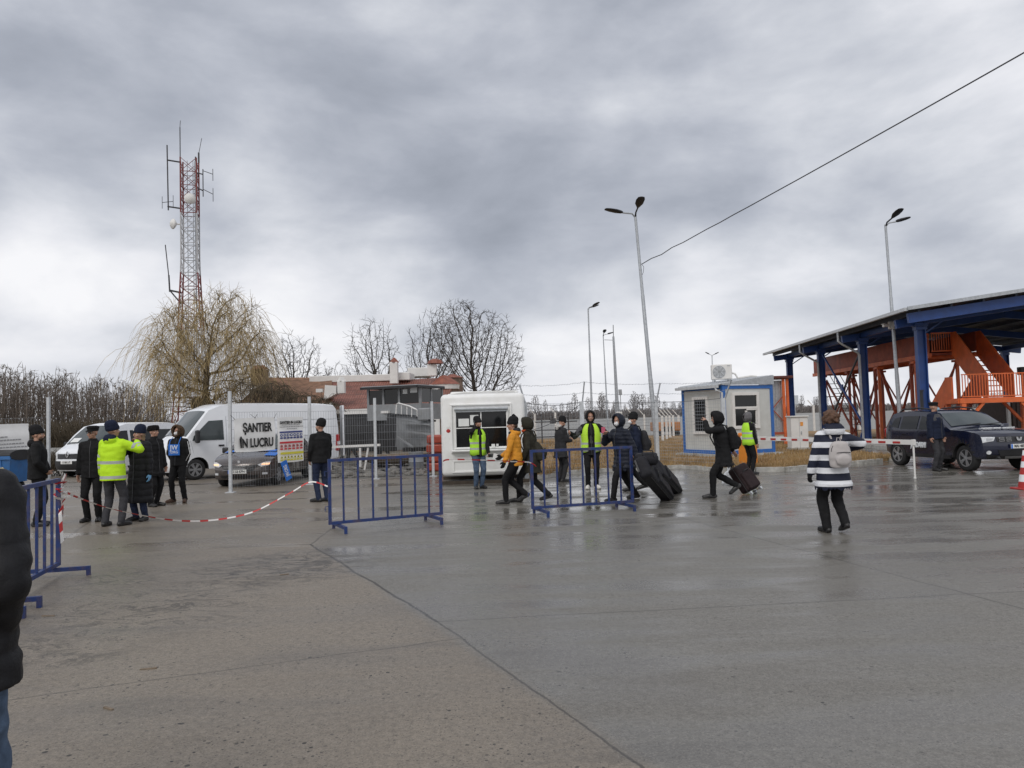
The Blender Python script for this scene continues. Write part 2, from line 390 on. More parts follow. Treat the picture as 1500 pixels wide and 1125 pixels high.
# joints between the slabs
def joint(a, b, w, amt, c=(.025, .022, .018)):
    global col
    d = segdist(flat, G(*a), G(*b)); dd = mth('ADD', d, mth('MULTIPLY', mth('SUBTRACT', fine, .5), .03))
    col = mixc(mth('MULTIPLY', smooth(dd, w, w * .35), amt), col, c)
joint((455, 798), (640, 911), .022, .8); joint((640, 911), (940, 1125), .013, .7); joint((310, 803), (455, 798), .026, .75); joint((455, 798), (492, 770), .02, .6)
joint((524, 791), (900, 768), .018, .6); joint((900, 768), (1500, 728), .02, .6); joint((640, 911), (1500, 867), .013, .6)
joint((8, 1027), (672, 936), .010, .65); joint((945, 745), (1500, 893), .018, .55); joint((84, 768), (135, 762), .03, .6)
joint((790, 722), (1080, 742), .03, .4); joint((135, 762), (80, 800), .03, .5)
L.new(col, bs.inputs['Base Color'])
# wetness
wet = smooth(mth('ADD', mth('MULTIPLY', streak, .55), mth('MULTIPLY', big, .5)), .44, .60)
sp = nd('ShaderNodeSeparateXYZ'); L.new(P0, sp.inputs[0])
far = smooth(sp.outputs[1], 8.0, 13.5); wetn = mth('MULTIPLY', wet, mth('ADD', mth('MULTIPLY', right, .55), .3))
wetn = mth('MAXIMUM', wetn, mth('MULTIPLY', mth('MULTIPLY', far, right), smooth(streak, .36, .56)))
pud = mth('MULTIPLY', smooth(fbm(vec('MULTIPLY', P0, (.35, 1, 1)), .9, 4).outputs['Fac'], .565, .58), far)
rg = mth('ADD', mth('MULTIPLY', mth('SUBTRACT', 1.0, wetn), .32), .20); rg = mth('ADD', rg, mth('MULTIPLY', mth('SUBTRACT', fine, .5), .12))
rg = mth('MAXIMUM', mth('SUBTRACT', rg, mth('MULTIPLY', pud, .3)), .04)
L.new(rg, bs.inputs['Roughness']); bs.inputs['Specular IOR Level'].default_value = .42
bp = nd('ShaderNodeBump'); L.new(mth('ADD', mth('ADD', mth('MULTIPLY', fine, .7), med), mth('MULTIPLY', vf, .3)), bp.inputs['Height']); bp.inputs['Distance'].default_value = .012
L.new(mth('SUBTRACT', .5, mth('MULTIPLY', wetn, .38)), bp.inputs['Strength']); L.new(bp.outputs[0], bs.inputs['Normal'])

m, bs = newmat('gravelly_dirt'); K['dirt'] = m
tc = nd('ShaderNodeTexCoord'); P0 = tc.outputs['Object']
a = fbm(P0, .5, 6, .65).outputs['Fac']; b_ = fbm(P0, 9, 6, .7).outputs['Fac']
col = mixc(smooth(a, .35, .65), (.135, .12, .10), (.20, .185, .16)); col = mixc(mth('MULTIPLY', smooth(b_, .4, .7), .6), col, (.075, .068, .058))
L.new(col, bs.inputs['Base Color']); bs.inputs['Roughness'].default_value = .8
bp = nd('ShaderNodeBump'); L.new(b_, bp.inputs['Height']); bp.inputs['Strength'].default_value = .6; bp.inputs['Distance'].default_value = .03; L.new(bp.outputs[0], bs.inputs['Normal'])

m, bs = newmat('dry_turf'); K['turf'] = m
tc = nd('ShaderNodeTexCoord'); P0 = tc.outputs['Object']
a = fbm(P0, .35, 5, .6).outputs['Fac']; b_ = fbm(P0, 5, 6, .7).outputs['Fac']; g_ = fbm(P0, .8, 4, .6, .3).outputs['Fac']
col = mixc(smooth(a, .35, .65), (.34, .20, .085), (.25, .17, .085)); col = mixc(mth('MULTIPLY', smooth(b_, .4, .7), .6), col, (.15, .105, .05))
sp = nd('ShaderNodeSeparateXYZ'); L.new(P0, sp.inputs[0])
col = mixc(mth('MULTIPLY', smooth(g_, .55, .66), .55), col, (.085, .10, .035)); 
L.new(col, bs.inputs['Base Color']); bs.inputs['Roughness'].default_value = .9

m, bs = newmat('river_water'); K['water'] = m
tc = nd('ShaderNodeTexCoord'); P0 = tc.outputs['Object']
bs.inputs['Base Color'].default_value = (.27, .265, .25, 1); bs.inputs['Roughness'].default_value = .55; bs.inputs['Specular IOR Level'].default_value = .12
mp = nd('ShaderNodeMapping'); L.new(P0, mp.inputs[0]); mp.inputs['Scale'].default_value = (.5, 1.2, 1)
b_ = fbm(mp.outputs[0], .55, 6, .6).outputs['Fac']
bp = nd('ShaderNodeBump'); L.new(b_, bp.inputs['Height']); bp.inputs['Strength'].default_value = .35; bp.inputs['Distance'].default_value = .5; L.new(bp.outputs[0], bs.inputs['Normal'])
K['grass'] = mat('dry_grass_blades', (.30, .20, .09), .9, var=.4, scale=.8)

# ---------------------------------------------------------------- the setting
def sheet(name, pts, z, m, kind='structure'):
    o = MB().add([(x, y, z) for x, y in pts], [tuple(range(len(pts)))]).build(name, m); return tag(o, kind=kind)
sheet('ground', [(-1500, -300), (1500, -300), (1500, 2500), (-1500, 2500)], 0, K['dirt'])
sheet('river', [(-900, 64), (900, 60), (1400, 480), (-1400, 520)], .012, K['water'])
FL = [G(338, 722), G(455, 710), G(551, 702), G(635, 698)]        # feet of the site fence posts
kerb = [G(778, 703), G(830, 695), G(900, 691), G(1000, 686), G(1065, 692), G(1150, 691), G(1215, 684), G(1290, 677), G(1320, 673)]
yard = [(-60, -9), (-60, 42), (-9.5, 42), (-9.2, 26), (FL[1].x - .9, FL[1].y + 1.6), (FL[2].x, FL[2].y + .2), (FL[3].x + .2, FL[3].y + .1), (.45, 23.6)]
yard += [(k.x, k.y + .05) for k in kerb] + [(14.2, 33), (14.6, 48), (44, 48), (44, -9)]
sheet('concrete_yard', yard, .004, K['yard'])
isl = [(k.x, k.y + .12) for k in kerb] + [(13.8, 34), (14.2, 40), (30, 46), (31, 59), (-3, 58), (-1.5, 40), (-.2, 26)]
mb = MB(); mb.prism(isl, -.02, .10); tag(mb.build('grass_verge', K['turf']), kind='structure')
mb = MB(); rnd = random.Random(3)
for a, b in zip(kerb[:-1], kerb[1:]):
    d = b - a; n = max(1, int(d.length / .55)); dn = d.normalized()
    for i in range(n):
        if rnd.random() < .06: continue
        p, q = a + d * (i / n) + dn * .012, a + d * ((i + 1) / n) - dn * .012
        j = rnd.uniform(-.03, .03); h = rnd.uniform(.10, .145)
        mb.bar(V((p.x, p.y + j, h / 2 - .01)), V((q.x, q.y + j + rnd.uniform(-.02, .02), h / 2 - .01)), .16, h)
tag(mb.build('kerb', K['concrete']), kind='structure')
# dry grass: tufts over the verge
mb = MB(); rnd = random.Random(5)
def blades(x, y, z, h, n):
    for _ in range(n):
        a = rnd.uniform(0, 2 * pi); w_ = rnd.uniform(.008, .02); l = h * rnd.uniform(.5, 1.2); t = rnd.uniform(.1, .5) * l; b = rnd.uniform(0, 2 * pi)
        ox, oy = x + rnd.gauss(0, .1), y + rnd.gauss(0, .1)
        mb.add([(ox - cos(a) * w_, oy - sin(a) * w_, z), (ox + cos(a) * w_, oy + sin(a) * w_, z), (ox + cos(b) * t, oy + sin(b) * t, z + l)], [(0, 1, 2)])
import mathutils
def inside(x, y, poly):
    c = False; j = len(poly) - 1
    for i in range(len(poly)):
        if (poly[i][1] > y) != (poly[j][1] > y) and x < (poly[j][0] - poly[i][0]) * (y - poly[i][1]) / (poly[j][1] - poly[i][1]) + poly[i][0]: c = not c
        j = i
    return c
k = 0
while k < 5200:
    y = 20.5 + 30 * rnd.random() ** 1.8; x = rnd.uniform(-1, 15)
    if inside(x, y, isl): blades(x, y, .1, rnd.uniform(.06, .17), 5); k += 1
for a, b in zip(kerb[:-1], kerb[1:]):
    for i in range(36): p = a.lerp(b, rnd.random()); blades(p.x + .1, p.y + rnd.uniform(.12, .35), .09, rnd.uniform(.08, .2), 5)
tag(mb.build('dry_grass', K['grass']), kind='stuff')
# ---------------------------------------------------------------- bare winter trees
from mathutils.kdtree import KDTree
def colonise(rnd, start, pts, step, di, dk, trop=(0, 0, .12), iters=140, jit=.15):
    """branches that reach for every free spot of the crown; start = trunk points"""
    nodes = [V(p) for p in start]; par = [i - 1 for i in range(len(nodes))]; att = [V(p) for p in pts]; trop = V(trop)
    for _ in range(iters):
        if not att: break
        kd = KDTree(len(nodes)); [kd.insert(p, i) for i, p in enumerate(nodes)]; kd.balance(); acc = {}; keep = []
        for a in att:
            co, idx, d = kd.find(a)
            if d < dk: continue
            keep.append(a)
            if d < di: acc[idx] = acc.get(idx, V((0, 0, 0))) + (a - co).normalized()
        att = keep
        if not acc: break
        n0 = len(nodes)
        for idx, d in acc.items():
            d = d.normalized() + trop + V((rnd.gauss(0, jit), rnd.gauss(0, jit), rnd.gauss(0, jit)))
            nodes.append(nodes[idx] + d.normalized() * step); par.append(idx)
        if len(nodes) > 9000: break
    return nodes, par
def limbs(nodes, par, tip, power=2.3):
    n = len(nodes); kids = [[] for _ in range(n)]
    for i, p in enumerate(par):
        if p >= 0: kids[p].append(i)
    r = [0.0] * n
    for i in range(n - 1, -1, -1): r[i] = max(tip, sum(r[k] ** power for k in kids[i]) ** (1 / power))
    out = []; todo = [(0, [0])]
    while todo:
        i, ch = todo.pop(); c = i
        while kids[c]:
            b = max(kids[c], key=lambda k: r[k])
            for k in kids[c]:
                if k != b: todo.append((k, [c, k]))
            ch.append(b); c = b
        out.append(ch)
    return out, r, kids
def fill(rnd, n, c, rad, zmin, shell=.55):
    out = []
    while len(out) < n:
        d = V((rnd.uniform(-1, 1), rnd.uniform(-1, 1), rnd.uniform(-1, 1)))
        if d.length > 1 or (d.length < shell and rnd.random() < .55): continue
        p = V((c[0] + d.x * rad[0], c[1] + d.y * rad[1], c[2] + d.z * rad[2]))
        if p.z > zmin: out.append(p)
    return out
def bare_tree(name, label, loc, h, seed, wd=2.6, r0=.16, zc=.58, n=1500, tip=.007, group=None, mats=None, cat='tree', stepf=.030, lobes=1, trunk=.22, twigs=2, lean=0.0, dip=.9, trop=.14, rz=None, jit=.15):
    rnd = random.Random(seed); rz = rz or h * (1 - zc); pts = []
    for k in range(lobes):
        a = rnd.uniform(0, 2 * pi); o_ = wd * (.38 if lobes > 1 else 0); f = rnd.uniform(.62, .85) if lobes > 1 else 1
        pts += fill(rnd, n // lobes, (lean + cos(a) * o_, sin(a) * o_, h * zc + (rnd.uniform(-.1, .12) * h if lobes > 1 else 0)), (wd * f, wd * f, rz * f), h * trunk)
    step = h * stepf; k = max(3, int(h * trunk / step)); st = [V((rnd.gauss(0, .02) * h * .2 * (i > 0), rnd.gauss(0, .02) * h * .2 * (i > 0), -.1 + (h * trunk + .1) * i / k)) for i in range(k + 1)]
    nodes, par = colonise(rnd, st, pts, step, h * dip, step * 1.6, (0, 0, trop), jit=jit); ch, r, kids = limbs(nodes, par, tip); sc = r0 / r[0]; ex = 1.0
    tr, cr = MB(), MB()
    R = [tip + (q - tip) * max(0, (r0 - tip) / max(r[0] - tip, 1e-6)) for q in r]
    for c in ch:
        if len(c) < 2: continue
        m = R[c[0 if c[0] == 0 else 1]]; rr = [min(R[i], m) for i in c]
        (tr if m > r0 * .33 else cr).path([nodes[i] for i in c], rr, 8 if m > r0 * .33 else (5 if m > tip * 3 else 3), cap=False)
        e = nodes[c[-1]]; d = (e - nodes[c[-2]]).normalized()
        for _ in range(twigs):
            q = (d + V((rnd.gauss(0, .5), rnd.gauss(0, .5), rnd.gauss(.15, .4)))).normalized(); l = step * rnd.uniform(.9, 2.2); m_ = e + q * l * .5
            cr.path([e, m_, m_ + (q + V((rnd.gauss(0, .3), rnd.gauss(0, .3), .15))).normalized() * l * .5], [tip, tip * .8, tip * .5], 3, cap=False)
        for i in c[2::2]:
            if R[i] < tip * 3.5 and twigs:
                q = V((rnd.gauss(0, 1), rnd.gauss(0, 1), rnd.gauss(.3, .7))).normalized(); l = step * rnd.uniform(.8, 1.9); cr.path([nodes[i], nodes[i] + q * l * .5, nodes[i] + q * l + V((0, 0, l * .1))], [tip * .9, tip * .75, tip * .5], 3, cap=False)
    o = thing(name, label, cat, loc, 0, group); mats = mats or (K['bark'], K['twig'])
    tr.build('trunk', mats[0], o, smooth=True, angle=80); cr.build('crown', mats[1], o)
    return o
def at(px, Y, z=0):                       # ground point at depth Y in a compass direction
    return V(((px - 750) / FPX * Y * 1.0, Y, z))
# big bare trees behind the house
BG = 'bare trees behind the red roofed house'
bare_tree('bare_tree', 'largest bare tree, dark and wide crowned, beside the round stone tower of the house', at(698, 55), 10.6, 11, 3.3, .20, .59, 5000, .0125, BG, stepf=.022, trunk=.20, twigs=3, lobes=6)
bare_tree('bare_tree', 'slender bare tree with upright limbs rising just beside the largest bare tree', at(622, 60), 10.4, 23, 2.9, .16, .60, 2200, .0125, BG, stepf=.025, trunk=.22, lobes=4)
bare_tree('bare_tree', 'crooked bare tree with open sinuous limbs over the white terrace wall of the house', at(556, 58), 9.8, 5, 2.5, .16, .60, 1700, .0125, BG, stepf=.028, trunk=.22, lobes=5)
bare_tree('bare_tree', 'bare tree with a fan shaped crown standing between the willow and the white terrace', at(430, 56), 9.2, 9, 2.7, .17, .56, 2400, .0125, BG, stepf=.025, trunk=.2, lobes=5)
bare_tree('bare_tree', 'smallest bare tree peeping over the roof end between two taller trees', at(494, 66), 7.2, 31, 1.7, .12, .56, 900, .011, BG, stepf=.03, trunk=.25)
# the weeping willow
def willow(loc):
    o = thing('weeping_willow', 'huge yellowish weeping willow with hanging strands in front of the lattice mast', 'tree', loc)
    rnd = random.Random(4); tr, cr, st = MB(), MB(), MB()
    base = [V((1.05, 0, -.2)), V((.88, 0, .6)), V((.5, .05, 1.7)), V((.1, 0, 2.7))]
    tr.path(base, [.58, .46, .40, .36], 12, cap=False); tr.ell((.05, 0, 2.75), (.55, .5, .5)); tr.ell((-.4, -.1, 3.0), (.36, .4, .42)); tr.ell((.55, .1, 2.4), (.28, .33, .38))
    pts = fill(rnd, 2300, (.3, 0, 6.0), (3.3, 3.0, 3.7), 3.2, .5); pts = [p for p in pts if p.z < 9.7 - abs(p.x - .9) * .55]
    start = [V((.05, 0, 2.6)), V((.05, 0, 3.1)), V((0, 0, 3.6)), V((.05, 0, 4.1)), V((.12, 0, 4.6))]
    nodes, par = colonise(rnd, start, pts, .27, 9, .44, (0, 0, .10), jit=.22); ch, r, kids = limbs(nodes, par, .013, 2.05); ends = []
    for c in ch:
        if len(c) < 2: continue
        m = r[c[0 if c[0] == 0 else 1]]; rr = [min(r[i], m, .34) for i in c]; (tr if m > .05 else cr).path([nodes[i] for i in c], rr, 8 if m > .05 else 4, cap=False)
        ends += [nodes[i] for i in c if r[i] < .040]
    for i in range(14):
        a = rnd.uniform(0, 2 * pi); p0 = V((rnd.uniform(-.4, .6), 0, rnd.uniform(2.1, 3.2))); d = V((cos(a), sin(a) * .6, rnd.uniform(.1, .6))).normalized()
        q = [p0 + d * t + V((0, 0, -.12 * t * t)) for t in (0, .6, 1.2, 1.9, 2.6)]; cr.path(q, [.05, .04, .03, .02, .012], 4, cap=False); ends += q[2:]
    for e in ends:
        rad = abs(e.x + .1); left = e.x < -.9
        for _ in range(5 if left else 4):
            up = rnd.random() < (.4 if e.z > 7.4 else .2)
            l = rnd.uniform(.3, .9) if up else rnd.uniform(.4, 1.4) + max(0, rad - 1.4) * rnd.uniform(.3, 1.5) * (2.2 if left else .9)
            l = min(l, max(.4, e.z - rnd.uniform(.4, 2.2)))
            o_ = V((e.x, e.y, 0)); o_ = o_.normalized() if o_.length > .05 else V((1, 0, 0))
            d = (o_ * rnd.uniform(.0, .45) + V((rnd.gauss(0, .35), rnd.gauss(0, .35), rnd.uniform(.3, 1.1) if up else rnd.uniform(-.3, .45)))).normalized()
            q = [e]; n = 6
            for j in range(n):
                d = (d + V((rnd.gauss(0, .07), rnd.gauss(0, .07), -.10 if up else -.48))).normalized(); q.append(q[-1] + d * l / n)
            r_ = rnd.uniform(.0055, .0095); st.path(q, [r_] * 5 + [r_ * .8, r_ * .5], 3, cap=False)
    tr.build('trunk', K['wbark'], o, smooth=True, angle=80); cr.build('limbs', K['wbark'], o); st.build('crown', K['wtwig'], o)
    return o
willow(at(300, 42))
# hanging shrub in front of the low brown roof
def weeping_shrub(px, Y, h, wd, seed, label):
    o = thing('weeping_shrub', label, 'shrub', at(px, Y), 0, 'hanging shrubs in front of the low brown roof'); rnd = random.Random(seed); tr, st = MB(), MB()
    for i in range(26):
        a = rnd.uniform(0, 2 * pi); p0 = V((rnd.uniform(-wd, wd), rnd.uniform(-.4, .4), 0)); top = p0 + V((cos(a) * .7, sin(a) * .5, h * rnd.uniform(.7, 1.0)))
        pts = [p0.lerp(top, t) + V((rnd.gauss(0, .06), 0, 0)) for t in (0, .3, .6, 1)]; tr.path(pts, [.05, .04, .03, .02], 4, cap=False)
        for q in pts[1:]:
            for _ in range(24):
                d = V((rnd.gauss(0, 1), rnd.gauss(0, .7), rnd.uniform(.2, 1.2))).normalized(); pp = [q]; l = rnd.uniform(.5, 1.5)
                for j in range(5): d = (d + V((rnd.gauss(0, .1), 0, -.55))).normalized(); pp.append(pp[-1] + d * l / 5)
                st.path(pp, .009, 3, cap=False)
    tr.build('stem', K['bark'], o); st.build('foliage', K['scrub'], o)
weeping_shrub(388, 40, 4.0, 1.5, 3, 'brown hanging shrub under the squat chimney of the low roof')
weeping_shrub(436, 41, 3.3, 1.2, 8, 'brown hanging shrub at the eave where the red tiles begin')
# grove on the left
rnd = random.Random(21)
protos = [bare_tree('grove_tree', 'x', at(20, 84), 9.5, 50 + i, (1.0, 1.35, .85, 1.15, 1.5)[i], .10, .56, (520, 640, 440, 600, 720)[i], .022, None, mats=(K['grove'], K['grove']), stepf=.033, trunk=(.10, .16, .08, .2, .12)[i], twigs=4, trop=.5, jit=.12) for i in range(5)]
glabel = 'slim bare upright tree standing in the dense grove behind the white delivery van'
k = 0
for row, (Y, n, x0, x1) in enumerate(((86, 36, -70, 246), (93, 34, -74, 242), (101, 30, -72, 238), (110, 24, -70, 236))):
    for i in range(n):
        px = x0 + (x1 - x0) * (i + rnd.uniform(.2, .8)) / n
        q_ = k % 5; p = protos[q_]; o = p if k < 5 else copy_tree(p); k += 1
        o.location = at(px, Y + rnd.uniform(-3, 3)); fall = 1.0 - .24 * max(0, min(1, (px - 20) / 210)); s = fall * rnd.uniform(.78, 1.12) * (Y / 88) ** .5 * .94
        o.scale = (s * rnd.uniform(.85, 1.15), s, s); o.rotation_euler = (0, 0, rnd.uniform(0, 6.28)); o['label'] = glabel; o['group'] = 'trees of the bare grove'
mb = MB()
for i in range(7000):
    px = rnd.uniform(-90, 262); Y = rnd.uniform(78, 84); p = at(px, Y); h = rnd.uniform(.8, 2.9); d = V((rnd.gauss(0, .35), rnd.gauss(0, .3), 1)).normalized()
    q = p + d * h * .6; mb.path([p, q, q + V((d.x * .6 + rnd.gauss(0, .2), d.y, .6)).normalized() * h * .5], [.03, .024, .014], 3, cap=False)
tag(mb.build('undergrowth', K['scrub']), kind='stuff')
# far bank of the river
fp = [bare_tree('far_tree', 'x', at(800, 490), 15, 80 + i, (2.4, 3.2, 2.0, 3.6)[i], .26, .58, 520, .075, None, mats=(K['fartwig'], K['fartwig']), stepf=.036, trunk=.18, twigs=4, trop=.35) for i in range(4)]
k = 0; spots = []
for i in range(86):
    px = 700 + 820 * (i + rnd.uniform(0, 1)) / 86
    if 1130 < px: keep, s = (rnd.random() < .33), rnd.uniform(.45, .8)
    else: keep, s = True, rnd.uniform(.7, 1.1) * (1.15 if rnd.random() < .4 else .8)
    if keep: spots.append((px, s))
spots += [(1174, .8), (1195, .75), (1166, .5)]
for px, s in spots:
    o = fp[k % 4] if k < 4 else copy_tree(fp[k % 4]); k += 1
    o.location = at(px, 500 + rnd.uniform(-8, 20)); o.scale = (s * 1.1, s, s); o.rotation_euler = (0, 0, rnd.uniform(0, 6.28))
    o['label'] = 'small hazy bare tree on the far bank across the river'; o['group'] = 'trees on the far river bank'
mb = MB()
for i in range(9000):
    px = rnd.uniform(640, 1560); Y = rnd.uniform(484, 500); p = at(px, Y); h = rnd.uniform(2, 6.2) * (1 if px < 1130 else .8); 
    q = p + V((rnd.gauss(0, 1.2), 0, h)); mb.path([p, p.lerp(q, .6) + V((rnd.gauss(0, .5), 0, 0)), q], [.34, .3, .12], 3, cap=False)
tag(mb.build('treeline', K['fartwig']), kind='stuff')
# ---------------------------------------------------------------- lattice mast
def mast(loc):
    o = thing('radio_mast', 'tall red and white lattice radio mast with antennas above the willow', 'mast', loc, radians(14))
    K['mred'] = mat('mast_red', (.16, .025, .022), .55, var=.2); K['mwht'] = mat('mast_white', (.40, .40, .41), .55, var=.15)
    H = 19.6
    def hw(z): return .50 + max(0, (12.5 - z)) * .045 + max(0, 5 - z) * .02
    secs = [(0, 4.6, 0), (4.6, 8.2, 1), (8.2, 11.9, 0), (11.9, 15.9, 1), (15.9, 19.6, 0)]
    red, wht = MB(), MB()
    for z0, z1, c in secs:
        mb = wht if c else red; n = max(2, round((z1 - z0) / .95))
        for i in range(n):
            a, b = z0 + (z1 - z0) * i / n, z0 + (z1 - z0) * (i + 1) / n; A = [V((sx * hw(a), sy * hw(a), a)) for sx, sy in ((-1, -1), (1, -1), (1, 1), (-1, 1))]; B = [V((sx * hw(b), sy * hw(b), b)) for sx, sy in ((-1, -1), (1, -1), (1, 1), (-1, 1))]
            for k in range(4):
                mb.bar(A[k], B[k], .08); k2 = (k + 1) % 4; mb.bar(A[k], A[k2], .04); mb.bar(A[k], B[k2], .03); mb.bar(A[k2], B[k], .03)
    red.build('red_section', K['mred'], o); wht.build('white_section', K['mwht'], o)
    mb = MB()
    for x in (-.18, .18): mb.tube((x, .2, .2), (x, .2, H), .028, n=5)
    for i in range(60): mb.tube((-.18, .2, .3 + i * .31), (.18, .2, .3 + i * .31), .016, n=4)
    mb.path([(.3, .25, .2), (.32, .25, 8), (.3, .25, H)], .05, 5); mb.build('ladder', K['steel'], o)
    def ant(name, segs, m=K['steel']):
        mb = MB()
        for a, b, r in segs: mb.tube(a, b, r, n=6)
        return mb.build(name, m, o)
    h = .50
    ant('whip_antenna', [((-h, -h, H), (-h, -h, H + 2.0), .035), ((-h, -h, H + 2.0), (-h + .03, -h, H + 2.45), .02)], K['darkwire'])
    ant('antenna_boom', [((-h, -h, H - .35), (-1.32, -h, H - .25), .05), ((-h, -h, H - 3.45), (-1.3, -h, H - 3.35), .05), ((-1.25, -h, H - 3.6), (-1.3, -h, H + .75), .045),
        ((-1.62, -h, H - 3.1), (-.95, -h, H - 3.0), .02), ((-1.62, -h, H - 3.5), (-1.62, -h, H - 2.7), .018), ((-.95, -h, H - 3.4), (-.95, -h, H - 2.6), .018)], K['darkwire'])
    ant('dipole_antenna', [((h, -h, H - 1.0), (h + .4, -h, H - 1.1), .04), ((h + .4, -h, H - 2.6), (h + .4, -h, H - .75), .035), ((h + .4, -h, H - .85), (h + 1.0, -h, H - 1.05), .022), ((h + 1.02, -h, H - 1.5), (h + 1.02, -h, H - .7), .022),
        ((h, -h, H - 2.0), (h + .4, -h, H - 2.2), .04), ((h + .4, -h, H - 2.1), (h + 1.0, -h, H - 2.4), .022), ((h + 1.02, -h, H - 2.9), (h + 1.02, -h, H - 2.0), .022)], K['darkwire'])
    ant('whip_antenna', [((h, h, H), (h, h, H + .7), .06), ((h, h, H + .6), (h + .2, h, H + 1.7), .02), ((h - .2, h, H), (h - .2, h, H + .4), .05)], K['darkwire'])
    ant('whip_antenna', [((-h, -h, 10.55), (-1.2, -h, 10.7), .06), ((-h, -h, 9.8), (-1.2, -h, 10.7), .05), ((-1.2, -h, 10.6), (-1.25, -h, 11.7), .055), ((-1.25, -h, 11.6), (-1.45, -h, 13.7), .035)], K['darkwire'])
    for p, d, s in (((-.95, -h, 15.1), V((-1, -.6, 0)), .34), ((.1, -h - .1, 16.8), V((.3, -1, 0)), .36)):
        mb = MB(); q = d.normalized().to_track_quat('Z', 'Y').to_matrix().to_4x4(); q.translation = V(p)
        mb.lathe([(.05, -.2), (.16, -.16), (s, -.02), (s, .05), (s * .6, .16), (.05, .2)], 14, q); mb.tube(p, (-.5 if p[0] < -.5 else p[0], -h, p[2]), .05, n=6)
        mb.build('dish_antenna', K['plaster'], o, smooth=True)
mast(at(280, 50))

# ---------------------------------------------------------------- house with red tiles
def tiles():
    m, b = newmat('roof_tiles')
    tc = nd('ShaderNodeTexCoord'); P0 = tc.outputs['Object']
    wv1 = nd('ShaderNodeTexWave', wave_type='BANDS', bands_direction='X'); wv1.inputs['Scale'].default_value = 2.2; wv1.inputs['Distortion'].default_value = .3; L.new(P0, wv1.inputs['Vector'])
    wv2 = nd('ShaderNodeTexWave', wave_type='BANDS', bands_direction='Z', wave_profile='SAW'); wv2.inputs['Scale'].default_value = 1.1; L.new(P0, wv2.inputs['Vector'])
    n = fbm(P0, .8, 6, .7).outputs['Fac']; n2 = fbm(P0, 3, 4).outputs['Fac']
    col = mixc(smooth(n, .35, .62), (.20, .078, .056), (.30, .13, .10)); col = mixc(mth('MULTIPLY', smooth(n2, .5, .75), .6), col, (.13, .085, .07))
    col = mixc(mth('MULTIPLY', smooth(wv1.outputs['Fac'], .35, .0), .45), col, (.07, .03, .025)); col = mixc(mth('MULTIPLY', smooth(wv2.outputs['Fac'], .82, .97), .55), col, (.06, .028, .022))
    L.new(col, b.inputs['Base Color']); b.inputs['Roughness'].default_value = .65
    bp = nd('ShaderNodeBump'); L.new(mth('ADD', wv1.outputs['Fac'], wv2.outputs['Fac']), bp.inputs['Height']); bp.inputs['Distance'].default_value = .06; bp.inputs['Strength'].default_value = .7; L.new(bp.outputs[0], b.inputs['Normal'])
    return m
K['tiles'] = tiles(); K['ltiles'] = mat('ridge_tiles', (.24, .08, .052), .6, var=.3, scale=4, bump=.5, bscale=12); K['brownroof'] = mat('brown_roof', (.21, .115, .07), .85, var=.35, scale=3, bump=.6, bscale=8)
